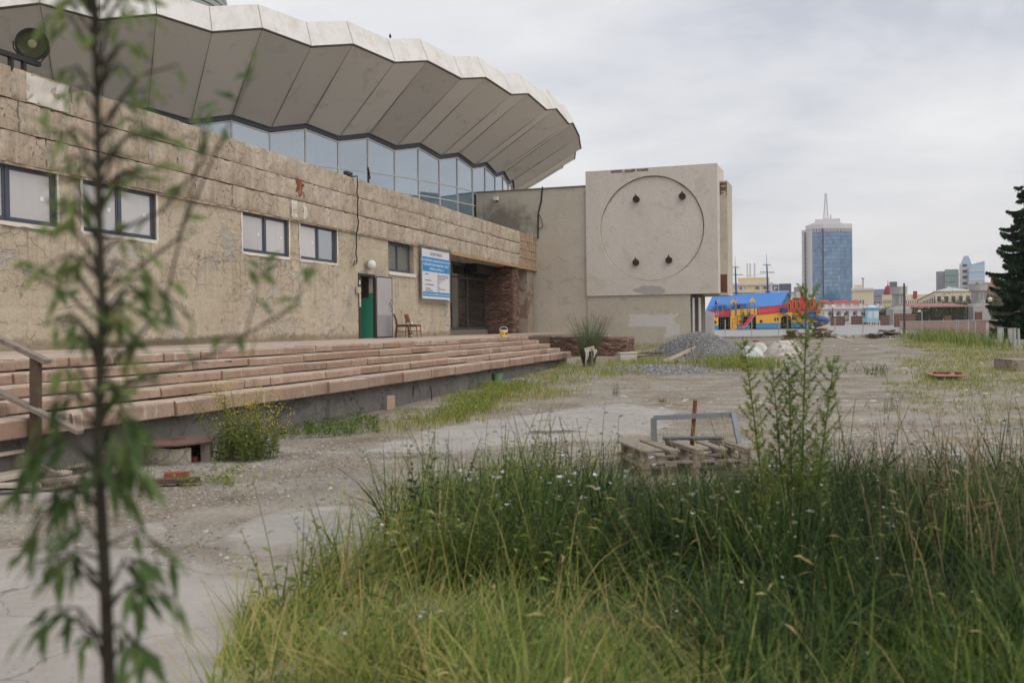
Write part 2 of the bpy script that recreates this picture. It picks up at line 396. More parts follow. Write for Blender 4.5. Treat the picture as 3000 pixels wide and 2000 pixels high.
def pave_mat(name, a, b_, spk=.5, sc=24.0, dust=True):
    m, nt, b, o = newmat(name); v = coords(nt, False)
    c = mixc(nt, ramp(nt, noise(nt, v, .9, 5, .6), [(.35, 0.0), (.65, 1.0)]), a, b_)
    vo = nd(nt, 'ShaderNodeTexVoronoi', {'Vector': v, 'Scale': sc}, feature='F1')
    d = mth(nt, 'LESS_THAN', vo.outputs['Distance'], mth(nt, 'MULTIPLY', noise(nt, v, 5, 3), .42))
    k = nd(nt, 'ShaderNodeSeparateColor', {0: vo.outputs['Color']}).outputs[1]
    c = mixc(nt, mth(nt, 'MULTIPLY', d, spk), c, mixc(nt, k, S(75, 70, 66), S(196, 188, 178)))
    c = mixc(nt, mth(nt, 'MULTIPLY', ramp(nt, noise(nt, v, 2.4, 6, .7), [(.5, 0.0), (.7, 1.0)]), .45), c, S(140, 126, 110))
    at = nd(nt, 'ShaderNodeAttribute', attribute_name='rnd').outputs['Fac']      # distance to the broken edge: dust drifts over it
    ed = mth(nt, 'ADD', at, mth(nt, 'MULTIPLY_ADD', noise(nt, v, 2.8, 6, .7), 1.1, -.62))
    c = mixc(nt, mth(nt, 'MULTIPLY', ramp(nt, ed, [(.0, 1.0), (.14, 0.0)]), .85 if dust else 0.0), c, mixc(nt, noise(nt, v, 30, 4, .7), S(120, 112, 103), S(172, 164, 153)))
    vc = nd(nt, 'ShaderNodeTexVoronoi', {'Vector': nd(nt, 'ShaderNodeVectorMath', {0: v, 1: nd(nt, 'ShaderNodeTexNoise', {'Vector': v, 'Scale': 1.5, 'Detail': 4.0}).outputs['Color']}, operation='ADD').outputs[0], 'Scale': .8}, feature='DISTANCE_TO_EDGE').outputs['Distance']
    c = mixc(nt, mth(nt, 'MULTIPLY', mth(nt, 'LESS_THAN', vc, .006), .55 if dust else 0.0), c, S(70, 66, 62))
    nt.links.new(c, b.inputs['Base Color']); b.inputs['Roughness'].default_value = .85
    bump(nt, b, mth(nt, 'ADD', noise(nt, v, 60, 4, .7), mth(nt, 'MULTIPLY', d, .6)), .5, .006)
    return m
apron = pave_mat('apron_concrete', S(172, 165, 158), S(150, 143, 135))
asph = pave_mat('old_asphalt', S(152, 148, 143), S(170, 164, 156), .7, 40)
shaded = pave_mat('shaded_asphalt', S(88, 80, 72), S(104, 95, 86), .4, 40)  # dark colour paints the shadow lying in the shallow potholes
lot = pave_mat('lot_asphalt', S(150, 150, 150), S(166, 165, 163), .15, 6, False)
patch('pavement', 'smooth pale concrete apron in the near left foreground', [(-250, 1612), (60, 1606), (230, 1600), (420, 1612), (590, 1650), (720, 1690), (820, 1715), (900, 1692), (1000, 1682), (1120, 1725), (1500, 1790), (1500, 2150), (-300, 2150)], .022, apron, seed=4)
patch('pavement', 'raised broken asphalt slab with a dark cracked front edge', [(640, 1585), (665, 1562), (760, 1520), (850, 1500), (960, 1492), (1150, 1500), (1300, 1560), (1200, 1640), (980, 1628), (900, 1618), (760, 1628), (680, 1618)], .05, asph, edge=.03, seed=9, wob=.06)
patch('pavement', 'narrow grey asphalt strip at the left edge of the gravel', [(-200, 1436), (60, 1440), (250, 1452), (240, 1462), (30, 1462), (-220, 1470)], .03, asph, seed=12, wob=.05)
patch('pavement', 'small smooth grey slab set in the gravel', [(370, 1568), (400, 1535), (450, 1527), (495, 1545), (470, 1575), (420, 1582)], .02, asph, seed=14, wob=.05)
patch('pavement', 'grey asphalt stretch beside the weeds along the steps', [(1050, 1330), (1250, 1255), (1500, 1215), (1800, 1180), (2000, 1200), (1900, 1280), (1600, 1300), (1300, 1330)], .012, asph, seed=21, edge=.5, wob=.3, step=.09)
patch('pothole_shadow', 'long shallow pothole in the asphalt, its shadow painted dark', [(1508, 1272), (1570, 1262), (1690, 1261), (1740, 1268), (1640, 1275), (1540, 1276)], .017, shaded, seed=15, wob=.05)
patch('pothole_shadow', 'short shallow pothole behind the longer one, its shadow painted dark', [(1550, 1234), (1600, 1230), (1660, 1232), (1600, 1238)], .017, shaded, seed=16, wob=.05)

# car park with kerb
X, Y = np.meshgrid(np.linspace(2, 60, 30), np.linspace(75, 172, 40)); nm = NM()
gridmesh(nm, np.stack([X, Y, gz(X, Y) + .02], -1)); o = nm.build('car_park', lot); tag(o, 'grey asphalt car park in front of the playground', None, kind='structure')
kerbm = M('kerb_concrete', S(150, 146, 140), .9, .2, 2, .3)
for i in range(26):
    x = 10 + i * 1.0
    o = MB().box((0, 0, .06), (.985, .18, .22)).build('kerb', kerbm, loc=(x, 74.6 + .02 * random.random(), G(x, 74.6)), rz=random.uniform(-.01, .01), bevel=.015)
    tag(o, 'low concrete kerb block along the near edge of the car park', None, 'kerb blocks of the car park', 'structure')
# painted bay lines
for i in range(3):
    a = [(2290, 983, 2322, 988), (2318, 984, 2350, 991), (2440, 972, 2500, 965)][i]
    p = gp(a[0], a[1]); q = gp(a[2], a[3]); p.z += .026; q.z += .026
    d = (q - p).normalized(); r = Vector((-d.y, d.x, 0)) * .06
    o = MB().add([p + r, p - r, q - r, q + r], [(0, 1, 2, 3)]).build('bay_line', M('line_paint', S(215, 213, 208), .8, .2, 3))
    tag(o, 'faded white painted bay line on the car park', None, 'bay lines', 'structure')

# loose gravel, near
def scat(n, x0, x1, y0, y1, dens):
    P = np.stack([RN.uniform(x0, x1, n), RN.uniform(y0, y1, n)], -1); k = dens(P[:, 0], P[:, 1]) > RN.random(n); P = P[k]
    return np.column_stack([P, gz(P[:, 0], P[:, 1])])
m, nt, b, o = newmat('gravel_stone')
at = nd(nt, 'ShaderNodeAttribute', attribute_name='rnd').outputs['Fac']
nt.links.new(ramp(nt, at, [(0, S(92, 88, 85)), (.35, S(132, 126, 119)), (.8, S(164, 157, 148)), (.95, S(192, 185, 175)), (1, S(130, 95, 80))]), b.inputs['Base Color']); b.inputs['Roughness'].default_value = .9
gravelm = m
nm = NM()
P = scat(34000, -7, 5, 6.3, 15, lambda x, y: np.clip(2.2 * fbm(x * .8, y * .8, 31) - .55, .05, 1) * (1 - .7 * sst(12, 15, y)))
stones(nm, P, RN.uniform(.006, .015, len(P)) * RN.choice([1, 1, 1, 1.7], len(P)))
P = scat(9000, -5, 14, 14, 36, lambda x, y: np.clip(2 * fbm(x * .5, y * .5, 33) - .6, .03, 1)); stones(nm, P, RN.uniform(.01, .03, len(P)))
o = nm.build('loose_gravel', gravelm, smooth=False); tag(o, 'loose pale gravel chips scattered over the lot', 'gravel', kind='stuff')
nm = NM()
def litter(c, sx, sy, n, r):
    P = np.stack([RN.normal(c[0], sx, n), RN.normal(c[1], sy, n)], -1); P = np.column_stack([P, gz(P[:, 0], P[:, 1])]); stones(nm, P, RN.uniform(.3, 1.15, n) ** 2 * r, .3)
for px, py, s, n, r in [(2590, 1300, .7, 60, .05), (2720, 1305, .6, 70, .05), (2850, 1320, .7, 60, .06), (1950, 1150, 1.6, 45, .09), (2100, 1170, 1.3, 40, .08), (2500, 1085, 2.5, 60, .1), (2780, 1075, 2.5, 90, .13), (2900, 1150, 1.4, 60, .08), (2650, 1180, 1.5, 45, .08), (1560, 1180, 1, 30, .07), (2350, 1060, 2.5, 40, .11), (2720, 1015, 3, 60, .16), (2700, 1240, 1.2, 50, .06)]:
    p = gp(px, py); litter((p.x, p.y), s, s * 1.1, int(n * 1.0), r * .9)
m, nt, b, o = newmat('pale_fragment'); at = nd(nt, 'ShaderNodeAttribute', attribute_name='rnd').outputs['Fac']
nt.links.new(ramp(nt, at, [(0, S(120, 112, 104)), (.4, S(168, 162, 155)), (.8, S(188, 184, 178)), (1, S(190, 170, 150))]), b.inputs['Base Color']); b.inputs['Roughness'].default_value = .85
o = nm.build('rubble_fragments', m, smooth=False); tag(o, 'small pale fragments of plaster and paper strewn over the ground', 'rubble', kind='stuff')
# ================================================================== CIRCUS BUILDING
T0, A0 = 20.0, 14.0
BLD = thing('circus_building', 'weathered concrete arena building with zigzag folded roof, glazed drum and stuccoed annex', 'building', W(T0, A0, 0), ROTW)
def bl(t, a, z): return (t - T0, a - A0, z)
def w2l(p): p = Vector(p); return Vector((p.dot(DV) - T0, p.dot(NV) - A0, p.z))

def stucco(name, base, alt, grey, crack=.5, hole=.5, dampz=None, bscale=1.0, rust=.0, streak=.2, pit=(1, 1, .7), stain=None, sillz=None, bmp=1.0):
    m, nt, b, o = newmat(name); v = coords(nt, False)
    big = noise(nt, v, .55, 5, .6, .4); mid = noise(nt, v, 2.6, 6, .65, .3); fine = noise(nt, v, 14, 6, .7)
    stk = noise(nt, mapping(nt, v, (2.2, 2.2, .22)), 1.6, 5, .65)
    c = mixc(nt, ramp(nt, big, [(.34, 0.0), (.62, 1.0)]), base, alt)
    c = mixc(nt, mth(nt, 'MULTIPLY', ramp(nt, stk, [(.46, 0.0), (.66, 1.0)]), streak), c, tuple(min(1, x * 1.28 + .02) for x in alt))
    c = mixc(nt, mth(nt, 'MULTIPLY', ramp(nt, stk, [(.30, 1.0), (.44, 0.0)]), streak * .8), c, tuple(x * .62 for x in base))
    gmask = ramp(nt, noise(nt, mapping(nt, v, (1, 1, 1.2), (4, 4, 4)), 1.1, 5, .6, .8), [(.575, 0.0), (.60, 1.0)])
    c = mixc(nt, mth(nt, 'MULTIPLY', gmask, .75), c, grey)
    wv = nd(nt, 'ShaderNodeVectorMath', {0: v, 1: nd(nt, 'ShaderNodeVectorMath', {0: nd(nt, 'ShaderNodeTexNoise', {'Vector': v, 'Scale': 2.2, 'Detail': 4.0}).outputs['Color'], 1: (.5, .5, .5)}, operation='MULTIPLY').outputs[0]}, operation='ADD').outputs[0]
    vo = nd(nt, 'ShaderNodeTexVoronoi', {'Vector': wv, 'Scale': 1.35}, feature='DISTANCE_TO_EDGE').outputs['Distance']
    cm = ramp(nt, noise(nt, v, .8, 3), [(.48, 0.0), (.58, 1.0)])
    ck = mth(nt, 'MULTIPLY', mth(nt, 'LESS_THAN', vo, .013), cm)
    sx = nd(nt, 'ShaderNodeSeparateXYZ', {0: wv})
    bk = nd(nt, 'ShaderNodeTexBrick', {'Vector': nd(nt, 'ShaderNodeCombineXYZ', {0: sx.outputs[0], 1: sx.outputs[2], 2: 0.0}).outputs[0], 'Scale': 1.0, 'Mortar Size': .012, 'Mortar Smooth': .3, 'Brick Width': .42, 'Row Height': .21}).outputs['Fac']
    bkm = ramp(nt, noise(nt, mapping(nt, v, (1, 1, 1), (9, 3, 5)), .75, 4, .6), [(.50, 0.0), (.60, 1.0)])
    ck = mth(nt, 'MAXIMUM', ck, mth(nt, 'MULTIPLY', mth(nt, 'MULTIPLY', bk, bkm), crack))
    c = mixc(nt, mth(nt, 'MULTIPLY', ck, crack), c, tuple(x * .35 for x in base))
    vh = nd(nt, 'ShaderNodeTexVoronoi', {'Vector': mapping(nt, wv, pit), 'Scale': 4.2 * bscale}, feature='F1').outputs['Distance']
    hl = mth(nt, 'MULTIPLY', mth(nt, 'LESS_THAN', vh, mth(nt, 'MULTIPLY_ADD', mid, .6, -.15)), ramp(nt, noise(nt, v, 1.1, 3), [(.42, 0.0), (.56, 1.0)]))
    c = mixc(nt, mth(nt, 'MULTIPLY', hl, hole), c, tuple(x * .48 for x in base))
    if rust: c = mixc(nt, mth(nt, 'MULTIPLY', ramp(nt, noise(nt, mapping(nt, v, (1.5, 1.5, .5), (2, 8, 1)), 1.4, 5, .7), [(.66, 0.0), (.72, 1.0)]), rust), c, S(128, 62, 36))
    if stain:
        dd = nd(nt, 'ShaderNodeVectorMath', {0: nd(nt, 'ShaderNodeVectorMath', {0: v, 1: stain[0]}, operation='SUBTRACT').outputs[0], 1: stain[1]}, operation='DIVIDE').outputs[0]
        ln = nd(nt, 'ShaderNodeVectorMath', {0: dd}, operation='LENGTH').outputs['Value']
        c = mixc(nt, mth(nt, 'MULTIPLY', ramp(nt, mth(nt, 'ADD', ln, mth(nt, 'MULTIPLY_ADD', mid, 1.2, -.6)), [(.35, 1.0), (1.0, 0.0)]), .68), c, S(84, 76, 66))
    if sillz:
        zq = nd(nt, 'ShaderNodeSeparateXYZ', {0: v}).outputs[2]
        run = noise(nt, mapping(nt, v, (5, 5, .25)), 1.3, 5, .65)
        msk = mth(nt, 'MULTIPLY', ramp(nt, mth(nt, 'MULTIPLY', mth(nt, 'SUBTRACT', sillz, zq), .5), [(.0, 0.0), (.02, 1.0), (.75, 0.0)]), ramp(nt, run, [(.52, 0.0), (.66, 1.0)]))
        c = mixc(nt, mth(nt, 'MULTIPLY', msk, .55), c, S(112, 100, 84))
    if dampz is not None:
        z = nd(nt, 'ShaderNodeSeparateXYZ', {0: v}).outputs[2]
        dz = mth(nt, 'ADD', mth(nt, 'SUBTRACT', z, dampz), mth(nt, 'MULTIPLY', mid, -.5))
        c = mixc(nt, mth(nt, 'MULTIPLY', ramp(nt, dz, [(0.0, 1.0), (.12, 0.0)]), .6), c, S(112, 98, 76))
    c = mixc(nt, mth(nt, 'MULTIPLY', ramp(nt, fine, [(.38, 1.0), (.52, 0.0)]), .28), c, tuple(x * .55 for x in base))
    nt.links.new(c, b.inputs['Base Color']); b.inputs['Roughness'].default_value = .93; b.inputs['Specular IOR Level'].default_value = .2
    h = mth(nt, 'ADD', mth(nt, 'ADD', mth(nt, 'MULTIPLY', mid, .9), mth(nt, 'MULTIPLY', fine, .45)),
            mth(nt, 'ADD', mth(nt, 'MULTIPLY', gmask, -.35), mth(nt, 'MULTIPLY', mth(nt, 'ADD', ck, hl), -.5)))
    bump(nt, b, h, bmp, .045)
    return m
wallm = stucco('peeling_stucco', S(178, 164, 142), S(190, 178, 158), S(172, 166, 158), .5, .6, 1.13, 1.0, .10, .20, (1, 1, .7), None, 3.58)
parm = stucco('weathered_coping', S(164, 147, 128), S(190, 176, 158), S(182, 172, 162), .35, .9, None, 1.6, .5, .5, (1.6, 1.6, .55))
concm = stucco('render_wall', S(190, 181, 165), S(198, 190, 176), S(184, 175, 160), .05, .04, None, .8, .0, .07, bmp=.4)
relm = stucco('pale_render', S(208, 200, 188), S(214, 207, 197), S(202, 194, 182), .03, .02, None, .8, .0, .07, bmp=.3)
darkm = M('dark_interior', S(60, 57, 54), .9, .2)
framem = M('slate_window_frame', S(72, 77, 90), .45, .06, 2, .05, objvar=.03)
foamm = M('white_sealant', S(212, 206, 196), .9, .18, 6, .6, 25)
filmm = glassmat('filmed_pane', S(176, 171, 168), .10, .6, 0, .10)
darkpane = glassmat('clear_pane', S(70, 72, 70), .02, .8, 0, .30)
oldpane = glassmat('dusty_pane', S(104, 104, 98), .25, .5)

# ---- annex wall with openings
TEND = 38.94; ZT = 1.262; ZPB = 4.72; ZPT = 6.48
wins = [(13.80, 16.30, 3.62, 4.745, 0), (16.98, 19.42, 3.62, 4.745, 0), (22.99, 25.48, 3.62, 4.74, 0), (26.10, 28.53, 3.62, 4.75, 1), (32.55, 34.95, 3.61, 4.70, 2)]
DOOR = (30.02, 31.36, ZT, 3.43)
tt = np.arange(9.0, TEND + .001, .0599); zz_ = np.arange(.9, ZPB + .04, .05)
opens = [(a, b_, c, d) for a, b_, c, d, k in wins] + [DOOR]
def snap(arr, vals):
    arr = arr.copy()
    for v_ in vals: arr[np.argmin(abs(arr - v_))] = v_
    return arr
tt = snap(tt, [v_ for o_ in opens for v_ in o_[:2]]); zz_ = snap(zz_, [3.62, 4.745, 3.43, ZT])
TT, ZZ = np.meshgrid(tt, zz_)
disp = .05 * (fbm(TT * .9, ZZ * .9, 41, 3) - .5) + .028 * (fbm(TT * 3.2, ZZ * 3.2, 44, 4) - .5) - .03 * sst(.62, .66, fbm(TT * 1.4 + 5, ZZ * 1.4, 47, 4)) * (vn(TT * .5, ZZ * .5, 3) > .3)
crs = np.abs(((ZZ + .03 * vn(TT * 2, ZZ, 4)) / .32) % 1 - .5) < .07; disp -= .012 * crs * (fbm(TT * .6, ZZ * .8, 52) > .5)
edge = np.zeros_like(TT, bool)
for a, b_, c, d in opens: edge |= (TT > a - .04) & (TT < b_ + .04) & (ZZ > c - .03) & (ZZ < d + .03)
disp = np.where(edge, 0, disp)
P = np.stack([TT - T0, -disp - .0, ZZ], -1)
tc_ = (tt[:-1] + tt[1:]) / 2; zc_ = (zz_[:-1] + zz_[1:]) / 2; TC, ZC = np.meshgrid(tc_, zc_); mask = np.ones(TC.shape, bool)
for a, b_, c, d in opens: mask &= ~((TC > a) & (TC < b_) & (ZC > c - .001) & (ZC < d + .001))
nm = NM(); gridmesh(nm, P, 0.0, mask)
AW = nm.build('annex_wall', wallm, BLD); AW['label'] = 'cracked beige stucco wall of the low annex'
for a, b_, c, d in opens:
    x0, x1 = a - T0, b_ - T0; rv = MB()
    for p in [((x0, 0, c), (x0, .26, c), (x0, .26, d), (x0, 0, d)), ((x1, 0, c), (x1, .26, c), (x1, .26, d), (x1, 0, d)),
              ((x0, 0, c), (x1, 0, c), (x1, .26, c), (x0, .26, c)), ((x0, 0, d), (x1, 0, d), (x1, .26, d), (x0, .26, d))]:
        rv.add(p, [(0, 1, 2, 3)])
    rv.v = [tuple(q) for q in dict.fromkeys(rv.v)]; rv.f = []
    ii = {q: i for i, q in enumerate(rv.v)}
    f4 = [(x0, c), (x1, c), (x1, d), (x0, d)]
    for q in range(4):
        (ua, va), (ub, vb) = f4[q], f4[(q + 1) % 4]; rv.f.append((ii[(ua, 0, va)], ii[(ub, 0, vb)], ii[(ub, .26, vb)], ii[(ua, .26, va)]))
    rv.build('wall_reveal', wallm, AW)
MB().b2(TEND - T0 - .02, TEND - T0 + .01, .03, .45, ZT, ZPB).build('wall_end', wallm, AW)
# hollow core so that no light leaks
MB().b2(9 - T0, 29.7 - T0, .9, 1.0, .9, ZPB).b2(9 - T0, 9.1 - T0, .05, 1, .9, ZPB).b2(31.6 - T0, TEND - T0, .9, 1.0, .9, ZPB).b2(9 - T0, TEND - T0, .3, 1.0, ZPB, ZPB + .1).build('core_wall', darkm, AW)

# ---- windows
def window(a, b_, c, d, kind):
    x0, x1 = a - T0, b_ - T0; w = .075; y = .05 if kind < 2 else .16; xm = (x0 + x1) / 2
    f = MB(); f.b2(x0, x1, y, y + .07, c, c + w).b2(x0, x1, y, y + .07, d - w, d).b2(x0, x0 + w, y, y + .07, c + w, d - w).b2(x1 - w, x1, y, y + .07, c + w, d - w).b2(xm - w * .55, xm + w * .55, y - .004, y + .074, c + w, d - w)
    wo_ = f.build('window', framem, BLD, bevel=.008)
    for i, (p0, p1) in enumerate(((x0 + w, xm - w * .55), (xm + w * .55, x1 - w))):
        s = .05; z0, z1 = c + w, d - w
        MB().b2(p0, p1, y + .012, y + .06, z0, z0 + s).b2(p0, p1, y + .012, y + .06, z1 - s, z1).b2(p0, p0 + s, y + .012, y + .06, z0 + s, z1 - s).b2(p1 - s, p1, y + .012, y + .06, z0 + s, z1 - s).build('sash', framem, wo_, bevel=.006)
        pm = [filmm, (filmm, darkpane)[i], oldpane][kind]
        MB().b2(p0 + s, p1 - s, y + .034, y + .042, z0 + s, z1 - s).build('pane', pm, wo_)
        if kind < 2 and not (kind == 1 and i == 1):
            MB().b2(p1 - s - .26, p1 - s - .16, y + .026, y + .0335, (z0 + z1) / 2 - .05, (z0 + z1) / 2 + .03).build('sticker', M('sticker_white', S(222, 220, 216), .8), wo_)
    # sealant strip round the frame, uneven
    sm = MB(); n = 40
    def strip(p, q, side, off):
        vs = []
        for i in range(n + 1):
            k = i / n; jit = .02 + .045 * vn(k * 14, side * 7.3 + a, 8); pt = [p[0] + (q[0] - p[0]) * k, p[1] + (q[1] - p[1]) * k]
            vs.append((pt[0] - off[0] * .03, -.012, pt[1] - off[1] * .03)); vs.append((pt[0] + off[0] * jit, -.004 - .02 * float(vn(k * 9, side, 3)), pt[1] + off[1] * jit))
        sm.add(vs, [(2 * i, 2 * i + 1, 2 * i + 3, 2 * i + 2) for i in range(n)])
    if kind < 2:
        strip((x0, c), (x0, d), 0, (-1, 0)); strip((x1, c), (x1, d), 1, (1, 0)); strip((x0, c), (x1, c), 2, (0, -1))
        sm.build('sealant_strip', foamm, wo_)
    else:
        MB().b2(x0 - .02, x1 + .1, -.05, .16, c - .13, c).build('sill', foamm, wo_, bevel=.02)
        MB().b2(x0, x1, .10, .16, d - .001, d + .12).build('lintel_board', framem, wo_)
    MB().b2(x0 - .05, x1 + .05, .5, .52, c - .1, d + .1).build('blind', M('pale_interior', S(150, 146, 140), .9) if kind != 1 else darkm, wo_)
for w_ in wins: window(*w_)

# ---- door with open metal leaf and the lobby behind it
t0, t1, z0, z1 = DOOR; x0, x1 = t0 - T0, t1 - T0
dark_metal = M('dark_door_frame', S(56, 53, 51), .6, .2, 4, .1)
df = MB().b2(x0, x0 + .15, -.03, .2, z0, z1 - .08).b2(x1 - .05, x1, -.03, .05, z0, z1 - .08).b2(x0, x1, -.03, .2, z1 - .08, z1).build('door_frame', dark_metal, BLD, bevel=.006)
stick = M('notice_white', S(214, 210, 206), .7, .05)
for z, h, w in ((3.05, .14, .10), (2.72, .2, .07), (2.32, .40, .12)):
    MB().b2(x0 + .02, x0 + .02 + w, -.036, -.0305, z, z + h).build('notice', stick, df)
ring = MB()
for zc in (2.42, 2.62):
    for j in range(16):
        a_, b_ = 2 * PI * j / 16, 2 * PI * (j + 1) / 16
        ring.add([(x0 + .08 + r * math.cos(q), -.039, zc + r * math.sin(q)) for q, r in ((a_, .055), (b_, .055), (b_, .042), (a_, .042))], [(0, 1, 2, 3)])
    ring.add([(x0 + .04, -.0385, zc + .05), (x0 + .05, -.0385, zc + .04), (x0 + .12, -.0385, zc - .05), (x0 + .11, -.0385, zc - .04)], [(0, 1, 2, 3)])
ring.build('prohibition_mark', M('mark_red', S(190, 40, 44), .7), df)
lob = MB().b2(x0 + .1, x1 + .6, 2.0, 2.05, z0, z0 + 1.55).b2(x1 - .05, x1 - .02, .055, 2.0, z0, z0 + 1.55).b2(x0 - .1, x0 - .05, .26, 2, z0, z0 + 1.55)
lob.build('lobby_dado', M('teal_paint', S(58, 138, 112), .55, .14, 2, .1), df)
MB().b2(x0 + .1, x1 + .6, 2.0, 2.05, z0 + 1.551, z1 + .3).b2(x1 - .05, x1 - .02, .055, 2, z0 + 1.551, z1 - .081).b2(x0 - .1, x0 - .05, .26, 2, z0 + 1.551, z1 + .3).b2(x0 - .1, x1 + .6, .26, 2.05, z1 + .3, z1 + .35).build('lobby_wall', M('lobby_plaster', S(190, 182, 168), .9), df)
MB().b2(x1 - .07, x1 - .052, .2, .45, z0 + 1.4, z1 - .1).build('lobby_board', darkm, df)
hinge = Vector((x1 + .02, -.06, 0)); oa = math.radians(-7)
def leafbox(u0, u1, v0, v1, za, zb):
    return [(u0, u1, v0, v1, za, zb)]
leaf_e = MB().b2(0, .98, -.025, .025, z0 + .05, z1 - .08).build('door', M('door_sheet', S(172, 168, 166), .5, .10, 1.5, .05, dirt=.25, dcol=S(120, 92, 74)), BLD, loc=(hinge.x, hinge.y, 0), rz=oa, bevel=.008)
leaf_e['label'] = 'grey sheet metal door standing wide open'
MB().b2(.03, .95, -.036, -.0255, z0 + .07, z0 + .80).build('kick_plate', M('kick_sheet', S(148, 147, 148), .5, .08, 2, .05), leaf_e)
MB().b2(.0, .98, -.03, .03, z0 + .012, z0 + .049).b2(.0, .98, -.03, .03, z1 - .079, z1 - .05).b2(.981, 1.0, -.03, .03, z0 + .012, z1 - .05).build('door_edge', dark_metal, leaf_e)
MB().tube([(.82, -.03, z0 + 1.22), (.78, -.09, z0 + 1.2), (.80, -.10, z0 + 1.08), (.92, -.09, z0 + .98), (.92, -.03, z0 + .92)], .016).b2(.88, .99, -.05, -.026, z0 + 1.3, z0 + 1.33).build('handle', M('steel', S(140, 140, 140), .35, .1, metal=.8), leaf_e)

# ---- parapet of rough coping blocks in three courses
rngp = random.Random(5)
def roughblock(L, H, D, seed, chip=.03, ny=None):
    nx = max(6, int(L / .07)); nz = max(5, int(H / .06)); nm = NM()
    X, Z = np.meshgrid(np.linspace(0, L, nx), np.linspace(0, H, nz))
    u = np.minimum(np.minimum(X, L - X) / .02, np.minimum(Z, H - Z) / .045)
    e = np.clip(u, 0, 1); pr = chip * .9 * (fbm(X * 9 + seed * 3, Z * 7, seed + 5, 4) - .5) - .03 * sst(.60, .68, fbm(X * 7 + seed, Z * 4, seed + 3, 5))
    yy = -(pr - .030 * (1 - e) * sst(.45, .72, fbm(X * 6 + seed, Z * 8, seed + 9, 5)) * 1.5)
    Pz = np.stack([X, yy, Z], -1); gridmesh(nm, Pz)
    B = Pz.copy(); 
    # rim back to depth
    for line in (Pz[0, :], Pz[-1, :], Pz[:, 0], Pz[:, -1]):
        back = line.copy(); back[:, 1] = D; gridmesh(nm, np.stack([line, back], 0))
    return nm
PAR = MB().b2(9 - T0, 52.9 - T0, .16, .42, ZPB + .03, ZPT - .05).build('parapet', M('joint_dark', S(58, 49, 41), .95, .25, 3, .4), BLD)
PAR['label'] = 'chipped three course coping band above the annex wall'
hc = (ZPT - ZPB) / 3
for c in range(3):
    t = 9.0 + rngp.uniform(0, 1.5); seed = 100 * c
    while t < 49.3:
        L = rngp.choice([9.2, 13.6, 11.1]) if t > 21 else rngp.choice([1.1, 1.6, 2.2])
        if t + L > 49.0: L = 49.35 - t
        if L < .2: break
        seed += 1
        nm = roughblock(L - .010, hc - (.026 if c < 2 else .006) + rngp.uniform(-.008, .004), .158, seed)
        o = nm.build('coping_block', parm, PAR, loc=(t - T0, -.10 + rngp.uniform(-.012, .012), ZPB + c * hc + .012)); t += L
tilem = stucco('bare_tile_bed', S(166, 144, 122), S(180, 160, 136), S(132, 96, 78), .4, .9, None, 2.4, .4)
for i in range(9):
    for j in range(4):
        w = 3.5 / 9; h = (ZPT - ZPB) / 4
        nm = roughblock(w - .022, h - .022, .13, 900 + i * 4 + j, .03)
        nm.build('tile_bed', tilem, PAR, loc=(49.4 - T0 + i * w, -.075, ZPB + j * h + .02))
# rust stained patch + white mended piece, slab underside lip
MB().b2(9 - T0, TEND - T0, -.06, .02, ZPB - .03, ZPB + .008).build('coping_lip', parm, PAR)
for (t, w, z0_, z1_, mt, nme) in ((25.45, .3, 4.80, 5.28, 'mended_white', 'mended_patch'), (26.15, .25, 4.80, 5.22, 'mended_white', 'mended_patch')):
    roughblock(w, z1_ - z0_, .02, int(t * 10), .02).build(nme, M('mended_white', S(205, 198, 188), .9, .15, 4, .4), PAR, loc=(t - T0, -.125, z0_))
roughblock(1.1, .52, .02, 77, .03).build('mended_patch', M('mended_white'  , (1, 1, 1)), PAR, loc=(15.4 - T0, -.128, 5.92))
roughblock(.5, .5, .02, 78, .03).build('rust_patch', M('rust_stain', S(120, 62, 38), .9, .35, 5, .6, 20, dirt=.7, dcol=S(178, 160, 136)), PAR, loc=(25.7 - T0, -.128, 5.42))

# ---- annex flat roof, entrance recess
MB().b2(9 - T0, 54.5 - T0, .43, 9, ZPB + .12, 6.1).build('flat_roof', M('roof_felt', S(120, 116, 110), .95), BLD)
AE = 15.55
sof = MB().b2(TEND - T0, 53.0 - T0, .0, 3.2, ZPB - .06, ZPB + .02)
SOF = sof.build('entrance_soffit', M('soffit_plaster', S(186, 176, 160), .9, .1, 2, .15), BLD)
lipm = M('rusty_edge', S(170, 140, 100), .9, .35, 3, .5, 20, dirt=.6, dcol=S(120, 72, 40))
MB().b2(TEND - T0, 53 - T0, -.09, -.001, ZPB - .10, ZPB + .01).build('soffit_edge', lipm, SOF)
for i in range(9):
    for r in range(2):
        MB().lathe([(.07, 0), (.07, -.02), (.055, -.021)], 12).build('downlight', M('downlight_dark', S(96, 88, 80), .6), SOF, loc=(TEND - T0 + .8 + i * 1.2, .35 + r * .75, ZPB - .0605))
eg = MB(); xa, xb = TEND - T0 - .3, 48.45 - T0; ya = AE - A0; zb, zt = ZT + .22, ZPB - .06
posts = [xa, xa + .55, xa + 2.55, xa + 4.75, xa + 6.95, xb]
for i, p in enumerate(posts): eg.b2(p - .05, p + .05, ya - .04, ya + .08, zb, zt)
eg.b2(xa, xb, ya - .035, ya + .075, zb, zb + .12).b2(xa, xb, ya - .035, ya + .075, zt - .14, zt).b2(xa, xb, ya - .03, ya + .07, zb + 2.45, zb + 2.53)
EG = eg.build('entrance_glazing', M('entrance_frame', S(66, 72, 74), .5, .08, 2, .03), BLD)
entpane = glassmat('entrance_pane', S(44, 46, 42), .03, .6, 0, .12)
